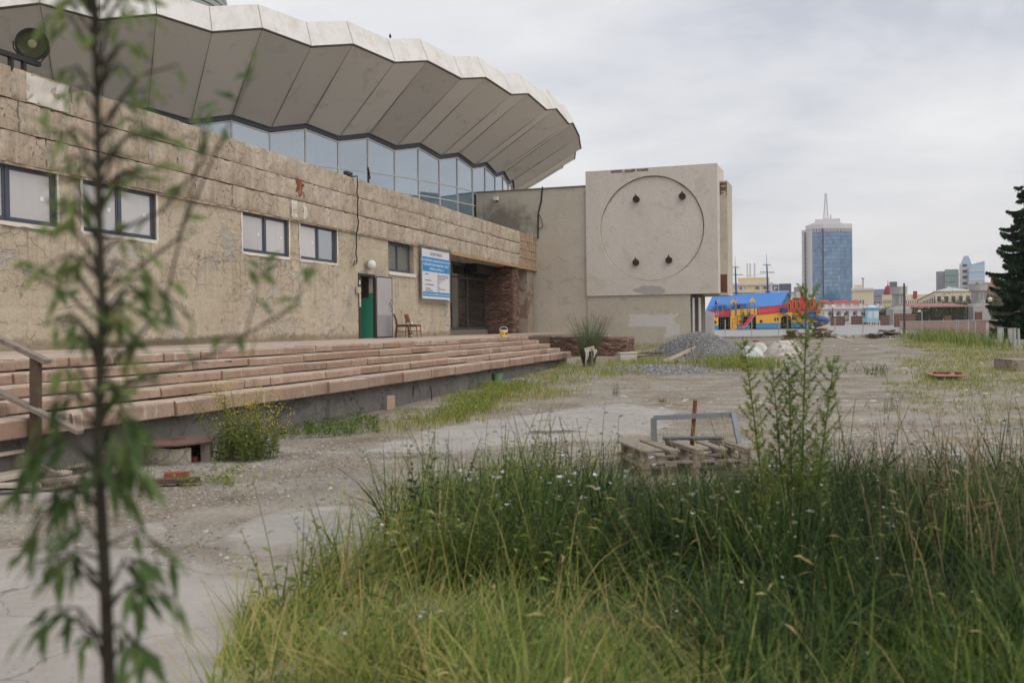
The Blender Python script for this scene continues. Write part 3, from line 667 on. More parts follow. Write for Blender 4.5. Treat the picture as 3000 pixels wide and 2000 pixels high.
for i in range(len(posts) - 1):
    for za, zb_ in ((zb + .12, zb + 2.45), (zb + 2.53, zt - .14)):
        MB().b2(posts[i] + .05, posts[i + 1] - .05, ya + .01, ya + .02, za, zb_).build('pane', entpane, EG)
MB().b2(posts[2] + .18, posts[2] + .26, ya - .09, ya - .035, zb + .75, zb + 1.05).build('handle', dark_metal, EG)
MB().b2(TEND - T0 - .3, 48.5 - T0, ya - .12, ya + .2, ZT - .2, ZT + .22).build('threshold_step', M('threshold_stone', S(126, 112, 98), .9, .2, 3, .3), EG)
MB().b2(posts[4] - .2, 48.6 - T0, ya - .6, ya - .08, 4.22, ZPB - .061).build('shutter_box', M('shutter_dark', S(40, 38, 37), .8), EG)
MB().b2(TEND - T0 - .3, 53 - T0, 3.2, 3.3, ZT, ZPB).b2(TEND - T0, 53 - T0, ya + .2, 3.2, ZT - .05, ZT - .01).build('hall_wall', M('hall_wall', S(150, 146, 138), .9), EG)
# brick return wall and pier
mortar = M('mortar', S(138, 118, 104), .95, .2, 6, .4)
brickm = None
m, nt, b, o = newmat('old_brick'); v = coords(nt, False)
at = nd(nt, 'ShaderNodeAttribute', attribute_name='rnd').outputs['Fac']
c = ramp(nt, at, [(0, S(84, 60, 52)), (.4, S(110, 78, 67)), (.75, S(132, 98, 85)), (1, S(156, 130, 116))])
c = mixc(nt, mth(nt, 'MULTIPLY', ramp(nt, noise(nt, v, 3.5, 6, .7), [(.5, 0.0), (.62, 1.0)]), .7), c, S(118, 100, 88))
nt.links.new(c, b.inputs['Base Color']); b.inputs['Roughness'].default_value = .95; bump(nt, b, noise(nt, v, 40, 4, .7), .5, .01)
brickm = m
BOXQ = np.array([[0, 3, 2, 1], [4, 5, 6, 7], [0, 1, 5, 4], [1, 2, 6, 5], [2, 3, 7, 6], [3, 0, 4, 7]])
def bricks(nm, fn, L, H, seed, bl_=.25, bh=.075, depth=.05, miss=.03):
    r = random.Random(seed); nrow = int(H / bh)
    for j in range(nrow):
        u = -bl_ * .5 * (j % 2)
        while u < L - .02:
            a, b_ = max(0, u) + .006, min(L, u + bl_) - .006
            if b_ - a > .03 and r.random() > miss:
                d = depth * r.uniform(.75, 1.1) if r.random() > .12 else depth * .3
                z0, z1 = j * bh + .006, (j + 1) * bh - .006
                V = [fn(x, y, z) for z in (z0, z1) for x, y in ((a, 0), (b_, 0), (b_, -d), (a, -d))]
                nm.add(np.array(V), BOXQ, r.random())
            u += bl_
BR = MB().b2(48.62 - T0, 49.62 - T0, .08, 1.75, ZT, ZPB - .061).build('brick_pier', mortar, BLD)
nm = NM(); bricks(nm, lambda x, y, z: (48.60 - T0 + y * 1.0, .06 + x, ZT + z), 1.6, 3.4, 3, depth=.018)
bricks(nm, lambda x, y, z: (48.62 - T0 + x, .07 + y, ZT + z), 1.0, 3.4, 4, depth=.018)
o = nm.build('bricks', brickm, BR, smooth=False); o['kind'] = 'stuff'; o['label'] = 'worn red bricks of the entrance pier'
# far side of the entrance: white door leaf, plaster pier
MB().b2(49.9 - T0, 51.2 - T0, .55, .6, ZT, 4.0).build('side_door', M('side_door_white', S(205, 202, 196), .6, .06), BLD)
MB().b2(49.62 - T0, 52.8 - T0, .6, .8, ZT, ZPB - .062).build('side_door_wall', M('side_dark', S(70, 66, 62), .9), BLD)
MB().b2(51.25 - T0, 52.5 - T0, .06, .55, ZT, ZPB - .062).build('plaster_pier', stucco('pier_plaster', S(150, 138, 122), S(160, 148, 132), S(120, 92, 76), .6, .8, None, 1.4, .5), BLD)

# ---- folded roof on the glazed drum
RC = w2l((-26.4102, 66.4115, 0)); ST = 2 * PI / 48; AW0 = -1.27 - ROTW
def rp(r, k, z): a = AW0 + ST * k; return Vector((RC.x + r * math.cos(a), RC.y + r * math.sin(a), z))
def rl(r, k, z): a = ST * k; return Vector((r * math.cos(a), r * math.sin(a), z))
m, nt, b, o = newmat('soffit_panel'); v = coords(nt)
c = mixc(nt, noise(nt, v, .5, 4), S(224, 217, 208), S(232, 226, 219))
c = mixc(nt, mth(nt, 'MULTIPLY', ramp(nt, noise(nt, v, .9, 6, .7, .5), [(.56, 0.0), (.74, 1.0)]), .45), c, S(150, 136, 122))
rr_ = nd(nt, 'ShaderNodeObjectInfo').outputs['Random']; kk = mth(nt, 'MULTIPLY_ADD', rr_, .20, .86); c = mixc(nt, 1.0, c, nd(nt, 'ShaderNodeCombineColor', {0: kk, 1: kk, 2: mth(nt, 'MULTIPLY', kk, .99)}).outputs[0], 'MULTIPLY')
nt.links.new(c, b.inputs['Base Color']); b.inputs['Roughness'].default_value = .75; bump(nt, b, noise(nt, v, 3, 4), .15, .05); soffm = m
m, nt, b, o = newmat('fascia_white'); v = coords(nt)
c = mixc(nt, noise(nt, v, .8, 4), S(212, 208, 202), S(224, 221, 217))
c = mixc(nt, mth(nt, 'MULTIPLY', ramp(nt, noise(nt, mapping(nt, v, (1, 1, .45)), 2.0, 8, .75), [(.46, 0.0), (.72, 1.0)]), .6), c, S(176, 164, 150))
nt.links.new(c, b.inputs['Base Color']); b.inputs['Roughness'].default_value = .8; bump(nt, b, noise(nt, v, 8, 5), .2, .03); fasm = m
RO, ZVO, ZPO = 31.1, 13.222, 13.682; RI, ZVI, ZPI = 26.74, 10.672, 11.046; RTv, ZTv, RTp, ZTp = 30.6, 14.35, 30.4, 14.80
roof = MB()
N_ = 96
pr = [(None)] * 0
def ringv(r, z): return [rp(r, k * .5, z) for k in range(N_)]
vs = []; fs = []
top = [rp(RTp if k % 2 == 0 else RTv, k * .5, ZTp if k % 2 == 0 else ZTv) - Vector((0, 0, .02)) for k in range(N_)]
r2 = [rp(28.5, k * .5, 15.15 if k % 2 == 0 else 14.75) for k in range(N_)]; r3 = [rp(20, k * .5, 17.3) for k in range(N_)]; r4 = [rp(8.2, k * .5, 19.3) for k in range(N_)]
for lst in (top, r2, r3, r4): vs += lst
for i in range(3):
    for k in range(N_): fs.append((i * N_ + k, i * N_ + (k + 1) % N_, (i + 1) * N_ + (k + 1) % N_, (i + 1) * N_ + k))
roof.add(vs, fs); roof.add(r4, [tuple(range(N_))])
ROOF = roof.build('roof', M('roof_sheet', S(205, 200, 192), .7), BLD); ROOF['label'] = 'circular folded plate roof with white zigzag fascia'
def slab4(a, b_, c, d, th):   # thin solid panel on 4 points
    n = (b_ - a).cross(d - a).normalized() * th
    return MB().add([a, b_, c, d, a + n, b_ + n, c + n, d + n], [(0, 1, 2, 3), (7, 6, 5, 4), (0, 4, 5, 1), (1, 5, 6, 2), (2, 6, 7, 3), (3, 7, 4, 0)])
e = .0014
def fold(lo, hi):   # lo / hi in half steps
    def P_(r_p, r_v, z_p, z_v, k): return rl(r_p, k, z_p) if abs(k - round(k)) < .25 else rl(r_v, k, z_v)
    ka, kb = lo + e, hi - e
    so_ = [P_(RO - .15, RO, ZPO, ZVO, k) for k in (lo, hi)]; si_ = [P_(RI, RI, ZPI, ZVI, k) for k in (lo, hi)]; tp_ = [P_(RTp, RTv, ZTp, ZTv, k) for k in (lo, hi)]
    sh = lambda p, q, x: p + (q - p) * x
    s1 = slab4(sh(so_[0], so_[1], .006), sh(so_[1], so_[0], .006), sh(si_[1], si_[0], .006), sh(si_[0], si_[1], .006), .05)
    s2 = slab4(sh(so_[0], so_[1], .006) + Vector((0, 0, .03)), sh(so_[1], so_[0], .006) + Vector((0, 0, .03)), sh(tp_[1], tp_[0], .006), sh(tp_[0], tp_[1], .006), .05)
    return s1.mesh('soffit_panel', soffm), s2.mesh('fascia_panel', fasm)
fA = fold(0, .5); fB = fold(.5, 1)
VIS = range(-10, 38)
for k in range(48):
    for f_ in (fA, fB):
        inst(f_[0], 'soffit_panel', ROOF, (RC.x, RC.y, 0), AW0 + ST * k); inst(f_[1], 'fascia_panel', ROOF, (RC.x, RC.y, 0), AW0 + ST * k)
edge = MB(); sm_ = M('eave_edge', S(70, 60, 54), .9)
for k in range(96):
    P_ = lambda i: rp(RO - .15, i * .5, ZPO) if i % 2 == 0 else rp(RO, i * .5, ZVO)
    edge.beam(P_(k), P_(k + 1), .06, .05)
edge.build('eave_strip', sm_, ROOF)
seam = MB()
for k in range(96):
    P_ = (rp(RO - .3, k * .5, ZPO - .10), rp(RI + .1, k * .5, ZPI - .03)) if k % 2 == 0 else (rp(RO - .15, k * .5, ZVO - .1), rp(RI + .1, k * .5, ZVI - .02))
    seam.beam(P_[0] + Vector((0, 0, .035)), P_[1], .022, .02)
seam.build('seam_strip', M('seam', S(138, 124, 112), .9), ROOF)
# drum on top
dm = MB(); prof = []
for i in range(14): prof += [(8.0 - .05 * i, 19.0 + i * .45), (8.0 - .05 * i, 19.0 + i * .45 + .32), (7.8 - .05 * i, 19.0 + i * .45 + .34), (7.8 - .05 * i, 19.0 + i * .45 + .43)]
dm.lathe(prof, 48); dm.build('roof_lantern', M('lantern_metal', S(140, 146, 140), .5, .1, 1, .05), ROOF, loc=(RC.x, RC.y, 0))
# glazing
mull = M('white_mullion', S(206, 206, 206), .5, .06)
bandm = M('slate_band', S(82, 88, 100), .6, .1)
skypane = glassmat('drum_pane', S(96, 128, 148), .03, .7, 0, .30)
gl = MB(); RG = RI - .12; ZR = [6.1, 8.38, 9.17]
for k in range(-20, 44):
    kk = k * .5; zt = (ZPI if k % 2 == 0 else ZVI) - .27
    gl.beam(rp(RG, kk, 6.1), rp(RG, kk, zt + .05), .07, .07, up=(rp(RG, kk, 0) - Vector((RC.x, RC.y, 0))))
    zt2 = (ZPI if (k + 1) % 2 == 0 else ZVI) - .27
    for z in (8.38, 9.17): gl.beam(rp(RG, kk, z), rp(RG, kk + .5, z), .05, .06)
    gl.beam(rp(RG, kk, zt), rp(RG, kk + .5, zt2), .05, .07)
GL = gl.build('drum_glazing', mull, BLD); GL['label'] = 'ring of sky reflecting panes under the folded roof'
bd = MB()
for k in range(-20, 44):
    zt = (ZPI if k % 2 == 0 else ZVI); zt2 = (ZPI if (k + 1) % 2 == 0 else ZVI)
    for z in [0]:
        a, b_ = rp(RG + .02, k * .5, zt - .19), rp(RG + .02, k * .5 + .5, zt2 - .19); c, d = rp(RG + .02, k * .5 + .5, zt2), rp(RG + .02, k * .5, zt)
        bd.add([a, b_, c, d], [(0, 1, 2, 3)])
bd.build('head_band', bandm, GL)
def pane_mesh(lo, hi, z0, z1a, z1b, nme):
    a = MB(); p = [rl(RG - .01, lo + .012, z0), rl(RG - .01, hi - .012, z0), rl(RG - .01, hi - .012, z1b), rl(RG - .01, lo + .012, z1a)]
    return slab4(*p, -.02).mesh(nme, skypane)
tops = (ZPI - .30, ZVI - .30)
pms = []
for h in range(2):
    lo = h * .5; a, b_ = (tops if h == 0 else tops[::-1])
    pms.append([pane_mesh(lo, lo + .5, 6.1, 8.35, 8.35, 'pane'), pane_mesh(lo, lo + .5, 8.41, 9.14, 9.14, 'pane'), pane_mesh(lo, lo + .5, 9.20, a, b_, 'pane')])
for k in range(-10, 22):
    for h in range(2):
        for r_ in range(3): inst(pms[h][r_], 'pane', GL, (RC.x, RC.y, 0), AW0 + ST * k)
MB().lathe([(RI - .6, 5.5), (RI - .6, 10.6)], 96, cap=False).build('drum_wall', M('drum_dark', S(70, 76, 80), .9), BLD, loc=(RC.x, RC.y, 0))

# ---- rendered link wall and relief block (frame u along, m outward)
def pl(s, off, z): return w2l(PA + UV_ * s + MV_ * off + Vector((0, 0, z)))
RZ = math.atan2(UV_.y, UV_.x) - ROTW
def ubox(mb, s0, s1, o0, o1, z0, z1):
    return mb.add([pl(s, o, z) for z in (z0, z1) for s, o in ((s0, o0), (s1, o0), (s1, o1), (s0, o1))], [tuple(q) for q in BOXQ])
sL, zL = hitp(1395, 566); sB0, zB0 = hitp(1715, 547)
lw = MB()
x = [pl(sL, 0, .2), pl(sB0 + .3, 0, .2), pl(sB0 + .3, 0, zB0), pl(sL, 0, zL), pl(sL, -.45, .2), pl(sB0 + .3, -.45, .2), pl(sB0 + .3, -.45, zB0), pl(sL, -.45, zL)]
lw.add(x, [(0, 1, 2, 3), (7, 6, 5, 4), (0, 4, 5, 1), (1, 5, 6, 2), (2, 6, 7, 3), (3, 7, 4, 0)])
LW = lw.build('link_wall', stucco('stained_render', S(190, 181, 165), S(198, 190, 176), S(184, 175, 160), .05, .04, None, .8, .0, .07, (1, 1, .7), (tuple(pl(sL + 1.6, 0, 7.3)), (2.2, 2.2, 1.5)), bmp=.4), BLD); LW['label'] = 'plain rendered wall joining the annex to the relief block'
cp = MB(); cp.add([pl(s, o, z) for s, z in ((sL, zL), (sB0 - .02, zB0)) for o in (.05, -.5) for z in (z, z + .07)], [(0, 1, 3, 2), (4, 6, 7, 5), (0, 4, 5, 1), (2, 3, 7, 6), (1, 5, 7, 3), (0, 2, 6, 4)])
cp.build('wall_capping', M('capping', S(120, 110, 98), .8), LW)
for px in (1690,):
    s, z = hitp(px, 700); 
for yy in (695, 870):
    s0, z = hitp(1577, yy); ubox(MB(), s0, sB0 - .03, .001, .006, z, z + .03).build('joint_line', M('joint_pale', S(196, 190, 178), .9), LW)
# relief block: plate with circular recess
BO = .15
(s0, zt0), (s1, zt1), (s1b, zb1), (s0b, zb0) = [hitp(*p, BO) for p in ((1715, 503), (2101, 478), (2107, 858), (1723, 868))]
zb = (zb0 + zb1) / 2; ztp = (zt0 + zt1) / 2
sc, zc = hitp(1908, 669, BO); rc = (hitp(2061, 669, BO)[0] - hitp(1755, 669, BO)[0]) / 2
mb = MB(); nseg = 96
def sq(a):   # point on the rectangle in direction a from the circle centre
    dx, dz = math.cos(a), math.sin(a); k = 1e9
    if dx > 1e-6: k = min(k, (s1 - sc) / dx)
    if dx < -1e-6: k = min(k, (s0 - sc) / dx)
    if dz > 1e-6: k = min(k, (ztp - zc) / dz)
    if dz < -1e-6: k = min(k, (zb - zc) / dz)
    return sc + dx * k, zc + dz * k
angs = sorted([2 * PI * i / nseg for i in range(nseg)] + [math.atan2(z - zc, s - sc) % (2 * PI) for s in (s0, s1) for z in (zb, ztp)])
n = len(angs); vs = []
for a in angs:
    o_ = sq(a); j = 1 + .004 * float(vn(math.cos(a) * 6 + 9, math.sin(a) * 6 + 9, 3) - .5) * 2
    vs += [pl(o_[0], BO, o_[1]), pl(sc + rc * j * math.cos(a), BO, zc + rc * j * math.sin(a)), pl(sc + (rc - .02) * j * math.cos(a), BO - .09, zc + (rc - .02) * j * math.sin(a)), pl(o_[0], 0.0, o_[1])]
fs = []
for i in range(n):
    j = (i + 1) % n
    for q in range(2): fs.append((4 * i + q, 4 * j + q, 4 * j + q + 1, 4 * i + q + 1))
    fs.append((4 * i, 4 * i + 3, 4 * j + 3, 4 * j))
mb.add(vs, fs)
RB = mb.build('relief_block', relm, BLD); RB['label'] = 'pale square block with a large recessed disc and four bolt stubs'
MB().add([pl(sc + rc * math.cos(a), BO - .075 - .045 * math.sin(a - .2), zc + rc * math.sin(a)) for a in angs] + [pl(sc, BO - .07, zc)], [(i, (i + 1) % n, n) for i in range(n)]).build('disc', relm, RB, smooth=True)
gr_ = MB()  # rim line widest at the top: painted recess shadow mixed with grime
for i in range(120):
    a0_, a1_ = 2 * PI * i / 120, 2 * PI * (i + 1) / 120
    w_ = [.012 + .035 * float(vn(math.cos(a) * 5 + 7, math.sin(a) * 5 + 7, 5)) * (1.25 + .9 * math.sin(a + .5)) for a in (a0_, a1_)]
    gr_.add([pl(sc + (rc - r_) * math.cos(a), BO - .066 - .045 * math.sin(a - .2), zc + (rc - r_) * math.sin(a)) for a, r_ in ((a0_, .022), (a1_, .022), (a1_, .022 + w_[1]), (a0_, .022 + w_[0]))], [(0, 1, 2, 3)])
gr_.build('rim_shade_grime', M('shade_grime', S(128, 119, 106), .95, .3, 4), RB)
stub = M('rusty_stub', S(62, 46, 40), .8, .3, 8, .3)
for px, py in ((1864, 584), (1999, 575), (1863, 769), (1960, 762)):
    s, z = hitp(px, py, BO); q = MB(); rr = .17
    vs = [pl(s + rr * math.cos(2 * PI * i / 16), o, z + rr * math.sin(2 * PI * i / 16)) for o in (BO - .15, BO + .12) for i in range(16)]
    q.add(vs, [(i, (i + 1) % 16, 16 + (i + 1) % 16, 16 + i) for i in range(16)] + [tuple(range(16, 32))])
    q.add([pl(s - .05, BO + .125, z + .16), pl(s + .05, BO + .125, z + .16), pl(s + .02, BO + .125, z + .26), pl(s - .02, BO + .125, z + .26)], [(0, 1, 2, 3)])
    q.build('bolt_stub', stub, RB)
# block body, second slab behind, lower wall
ubox(MB(), s0 + .02, s1 - .02, -2.5, -.001, zb + .01, ztp - .02).build('block_body', relm, RB)
sr, zr0 = hitp(2130, 529, -.9); _, zr1 = hitp(2130, 865, -.9)
ubox(MB(), s1 - 1.2, sr, -3, -.9, zr1, zr0).build('rear_slab', concm, RB)
nm = NM(); _, zq = hitp(2115, 572, -.9)
bricks(nm, lambda x, y, z: tuple(pl(s1 - .2 + x, -.895 - y, zq + z)), sr - s1 + .2, zr0 - zq, 8, .25, .075, .02, .12)
o = nm.build('bricks', brickm, RB, smooth=False); o['kind'] = 'stuff'
ubox(MB(), s1 - .1, sr - .04, -.95, -.893, zr1 + .15, zr1 + 1.1).build('exposed_brickwork', M('exposed_brick', S(110, 72, 58), .95, .4, 5, .8, 15), RB)
nm = NM(); (sa, za), (sb_, zb_) = hitp(1790, 497, BO), hitp(1905, 487, BO)
for j, (q0, q1) in enumerate(((0, .3), (.35, .62), (.66, .95))):
    bricks(nm, lambda x, y, z: tuple(pl(sa + (sb_ - sa) * q0 + x, BO - .0 - y * .3, ztp - .17 + z)), (sb_ - sa) * (q1 - q0), .15, 20 + j, .25, .07, .03, .1)
o = nm.build('bricks', brickm, RB, smooth=False); o['kind'] = 'stuff'; o['label'] = 'exposed bricks along the chipped top edge'
lwz = MB(); slw0, _ = hitp(1724, 900); slw1, _ = hitp(2022, 900)
ubox(lwz, sB0 + .05, slw1, -2, .05, .0, zb + .008); LO = lwz.build('lower_wall', concm, RB)
# white wash patch on the lower wall, as an uneven coat of paint
(wa, wz1), (wb, wz0) = hitp(1840, 920, .05), hitp(1992, 988, .05)
X_, Z_ = np.meshgrid(np.linspace(wa, wb, 70), np.linspace(wz0, wz1, 36)); f_ = fbm(X_ * 1.6, Z_ * 1.6, 71, 4)
lowcut = (Z_ < wz0 + (wz1 - wz0) * .45) & (X_ < wa + (wb - wa) * .78) & (X_ < wa + (wb - wa) * (.52 + .3 * f_) )
e_ = np.minimum(np.minimum(X_ - wa, wb - X_), np.minimum(Z_ - wz0, wz1 - Z_)) + 1.0 * (f_ - .45); ok = (e_ > .05) & ~lowcut
mask = ok[:-1, :-1] & ok[1:, 1:] & ok[:-1, 1:] & ok[1:, :-1]
Pq = np.array([[tuple(pl(X_[i, j], .054 + .003 * f_[i, j], Z_[i, j])) for j in range(70)] for i in range(36)])
nm = NM(); gridmesh(nm, Pq, 0.0, mask); nm.build('whitewash_patch', M('whitewash', S(208, 203, 198), .9, .07, 2, .2), RB)
# fallen render, grey
for (px, py, wpx, hpx) in ((1905, 850, 96, 26), (1838, 505, 40, 8)):
    (qa, qz) = hitp(px, py, BO); w_ = wpx / F * 52; h_ = hpx / F * 52
    ps = [pl(qa + w_ / 2 * math.cos(t) * (1 + .2 * random.uniform(-1, 1)), BO + .004, max(zb + .01, qz + h_ / 2 * math.sin(t) * (1 + .25 * random.uniform(-1, 1)))) for t in [2 * PI * i / 22 for i in range(22)]]
    MB().add(ps, [tuple(range(22))]).build('bare_patch', M('bare_cement', S(172, 168, 164), .9, .1, 3, .3), RB)
# white door posts beside the lower wall
dp0, _ = hitp(2028, 920); dp1, _ = hitp(2046, 920)
for sx_ in (dp0, dp1): ubox(MB(), sx_, sx_ + .1, -.3, -.1, .3, 3.0).build('door_post', M('post_white', S(214, 212, 208), .6), RB)
ubox(MB(), slw1 + .02, dp1 + .12, -1.6, -.5, .3, zb).build('porch_wall', M('porch_dark', S(120, 112, 100), .9), RB)
# ================================================================== STAIRCASE AND TERRACE
STA = thing('staircase', 'broad flight of five pinkish stone steps below the annex terrace', 'staircase', W(20, 8, 0), ROTW)
def sl(t, a, z): return (t - 20, a - 8, z)
def stonem(name, c1, c2):
    m, nt, b, o = newmat(name); v = coords(nt); r = nd(nt, 'ShaderNodeObjectInfo').outputs['Random']
    c = mixc(nt, r, c1, c2)
    c = mixc(nt, mth(nt, 'MULTIPLY', ramp(nt, noise(nt, v, 2.2, 6, .65, .3), [(.45, 0.0), (.7, 1.0)]), .5), c, S(150, 120, 104))
    drip = noise(nt, mapping(nt, v, (5, 5, .5)), 2.2, 4, .6)
    c = mixc(nt, mth(nt, 'MULTIPLY', ramp(nt, drip, [(.62, 0.0), (.70, 1.0)]), .55), c, S(205, 194, 184))
    c = mixc(nt, mth(nt, 'MULTIPLY', ramp(nt, noise(nt, v, 11, 5, .7), [(.36, 1.0), (.48, 0.0)]), .3), c, S(104, 78, 66))
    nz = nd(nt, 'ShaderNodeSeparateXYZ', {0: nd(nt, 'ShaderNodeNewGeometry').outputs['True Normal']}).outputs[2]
    c = mixc(nt, mth(nt, 'MULTIPLY', ramp(nt, nz, [(.5, 0.0), (.8, 1.0)]), .65), c, S(192, 179, 164))      # upward faces turned paler
    jt = noise(nt, mapping(nt, v, (1, 1, 1)), 1.1, 5, .65)
    c = mixc(nt, mth(nt, 'MULTIPLY', ramp(nt, jt, [(.56, 0.0), (.70, 1.0)]), .45), c, S(124, 96, 80))
    nt.links.new(c, b.inputs['Base Color']); b.inputs['Roughness'].default_value = .88; b.inputs['Specular IOR Level'].default_value = .25
    bump(nt, b, noise(nt, v, 16, 6, .7), .45, .02)
    return m
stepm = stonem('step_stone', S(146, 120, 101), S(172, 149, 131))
corem = M('step_core', S(96, 74, 62), .95, .3, 4, .5)
rs = random.Random(4); TE = 34.3
core = MB()
for k in range(5):
    a = 9.38 - .405 * k; z = 1.262 - .14 * k; h = .126 if k < 4 else .2
    t = 6.0 + rs.uniform(0, .8); te = TE - .22 * (k) * .3
    while t < te - .05:
        L = rs.choice([.75, .95, 1.1, 1.3, 1.6, 1.9]); L = min(L, te - t)
        if te - t - L < .4: L = te - t
        nx = max(4, int(L / .06)); d = .5; zz0 = z - h
        # slab with slightly worn, uneven front edge
        X = np.linspace(.010, L - .010, nx); s_ = rs.randrange(9999)
        w1 = .045 * np.clip(vn(X * 3.1 + s_, X * 0, 2) - .35, 0, 1) * (vn(X * 1.3 + s_, X * 0, 5) > .45); w2 = .018 * vn(X * 6 + s_, X * 0, 8)
        prof = [lambda i: (d, z), lambda i: (.014 + w1[i], z), lambda i: (0.0 + w1[i] * .5, z - .014 - w2[i]), lambda i: (.004 * vn(X[i] * 5., s_ * 1., 4), zz0 + .012), lambda i: (.012, zz0), lambda i: (d, zz0)]
        mb = MB(); vs = [(X[i], p(i)[0], p(i)[1]) for i in range(nx) for p in prof]
        fs = [(i * 6 + j, i * 6 + (j + 1) % 6, (i + 1) * 6 + (j + 1) % 6, (i + 1) * 6 + j) for i in range(nx - 1) for j in range(6)] + [tuple(range(6)), tuple((nx - 1) * 6 + j for j in range(6))]
        mb.add(vs, fs)
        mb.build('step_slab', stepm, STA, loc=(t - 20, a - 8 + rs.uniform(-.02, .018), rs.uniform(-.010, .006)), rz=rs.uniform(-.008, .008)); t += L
    core.b2(6 - 20, te - 20 - .03, a - 8 + .03, 6.5, z - h + .001 - (.0 if k < 4 else .0), z - .02)
core.build('step_core', corem, STA)
# landing
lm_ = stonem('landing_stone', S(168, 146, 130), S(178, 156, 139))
t = 6.0; i = 0
while t < 52.5:
    L = 2.4; a0_ = 9.885 if t < TE - .3 else 11.3
    for a in np.arange(a0_, 14.3, 1.5):
        a1 = min(a + 1.5, 14.35 if t < 38 else 15.9)
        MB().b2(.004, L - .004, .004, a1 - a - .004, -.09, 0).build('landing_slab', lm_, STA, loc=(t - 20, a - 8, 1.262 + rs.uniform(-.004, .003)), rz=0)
    t += L
MB().b2(6 - 20, 52.5 - 20, 1.95, 7.8, .3, 1.18).b2(TE - 20 - .4, 52.5 - 20, 3.4, 8, .2, 1.18).build('landing_core', corem, STA)
fnd = stucco('foundation_concrete', S(104, 101, 97), S(122, 119, 114), S(92, 88, 84), .6, .4, None, 1.2)
X, Z = np.meshgrid(np.arange(6, TE, .1), np.linspace(-.3, .505, 12)); nm = NM()
yy = .04 * (fbm(X * 1.2, Z * 2, 61) - .5) + .012 * (np.abs((X / 1.5) % 1 - .5) < .03) - .01 * (np.abs((Z / .22) % 1 - .5) < .06)
gridmesh(nm, np.stack([X - 20, -.04 + yy, Z], -1)); nm.build('foundation_wall', fnd, STA)
MB().b2(6 - 20, TE - 20 - .28, .02, 1.9, -.3, .503).b2(TE - 20 - .25, TE - 20 + .0, .0, 2.2, -.3, .503).build('foundation_core', fnd, STA)
# stepped brick cheek at the far end
nm = NM()
for k in range(4):
    a = 9.38 - .405 * k
    bricks(nm, lambda x, y, z, a=a, k=k: (TE - 20 + .02 - y * .6, a - 8 + .06 + x, .5 + z), .405, .62 - .14 * k, 40 + k, .25, .075, .06, .12)
bricks(nm, lambda x, y, z: (TE - 20 + .02 - y * .6, 9.78 - 8 + .0 + x, .45 + z), 1.6, .75, 48, .25, .075, .06, .15)
o = nm.build('bricks', brickm, STA, smooth=False); o['kind'] = 'stuff'; o['label'] = 'rough brick cheek at the end of the steps'
# rods of reinforcement in front of the foundation
rodm = M('rust_rod', S(58, 44, 38), .8, .3)
for i, (px, y0, y1, dx) in enumerate(((1204, 1132, 1178, 8), (1265, 1130, 1172, -4), (1342, 1112, 1140, 6), (1386, 1103, 1130, 5), (1430, 1103, 1120, 2), (996, 1175, 1198, 0), (1061, 1178, 1195, 3))):
    p = gp(px, y1); d = p.y; q = ony(px + dx, y0, d)
    o = MB().tube([Vector((0, 0, -.1)), (q - p) * .5 + Vector((.01, 0, 0)), q - p], .012, 6).build('steel_rod', rodm, loc=p)
    tag(o, 'rusty reinforcing rod below the bottom step, ' + ('third', 'fourth', 'fifth', 'sixth', 'seventh', 'first', 'second')[i] + ' from the left', 'rod', 'rods along the foundation')
p = gp(1145, 1200)
o = MB().box((0, 0, .12), (.16, .05, .32), .3).build('wooden_stake', M('raw_board', S(178, 156, 138), .85, .2, 6, .3), loc=p); tag(o, 'short pinkish board stub standing against the grey foundation', 'board')

# brick retaining wall beyond the steps
rp0, rp1 = ony(1562, 985, 41.2), ony(1838, 985, 40.2); dv = (rp1 - rp0); dv.z = 0; Lr = dv.length; rzr = math.atan2(dv.y, dv.x); gz0 = .3
RW = thing('retaining_wall', 'low broken brick retaining wall beside the end of the steps', 'wall', (rp0.x, rp0.y, gz0), rzr)
MB().b2(0, Lr, .0, 2.0, -.3, .84).build('wall_core', mortar, RW)
nm = NM(); bricks(nm, lambda x, y, z: (x, y, z), Lr, .82, 60, .25, .075, .02, .10); bricks(nm, lambda x, y, z: (Lr - .001 - y, x, z), 2, .82, 61, .25, .075, .02, .1)
o = nm.build('bricks', brickm, RW, smooth=False); o['kind'] = 'stuff'
for i in range(4):
    roughblock(1.0 * Lr / 5, .10, .9, 300 + i, .01).build('coping_slab', M('coping_grey', S(150, 140, 130), .9, .2, 3, .3), RW, loc=(i * Lr / 5, -.12, .845))
    MB().b2(.01, Lr / 5 - .01, -.02, .9, .02, .095).build('coping_slab', M('coping_grey', (1, 1, 1)), RW, loc=(i * Lr / 5, -.09, .845))

# ================================================================== FIXTURES ON THE BUILDING
# banner in a steel frame
ta, tb = 35.27, 38.56; za, zb_ = 2.60, 4.76; SW, SH = tb - ta, zb_ - za
SG = thing('notice_board', 'large white and blue construction notice banner laced into a steel frame', 'sign', W(ta, 13.82, za), ROTW)
fr = MB().b2(0, SW, 0, .05, 0, .05).b2(0, SW, 0, .05, SH - .05, SH).b2(0, .05, 0, .05, .05, SH - .05).b2(SW - .05, SW, 0, .05, .05, SH - .05)
for xx in (.3, SW - .3): fr.b2(xx, xx + .04, .05, .12, .1, .14).b2(xx, xx + .04, .05, .12, SH - .2, SH - .16)
fr.build('frame', M('galvanised', S(128, 126, 124), .5, .12, 5, .1, metal=.4), SG)
bx0, bx1, bz0, bz1 = .12, SW - .12, .12, SH - .13
SHT = MB().b2(bx0, bx1, .018, .024, bz0, bz1).build('banner_sheet', M('banner_white', S(214, 213, 217), .6, .02, 1, .02), SG)
blue = M('banner_blue', S(40, 132, 190), .6, .03, 1, 0)
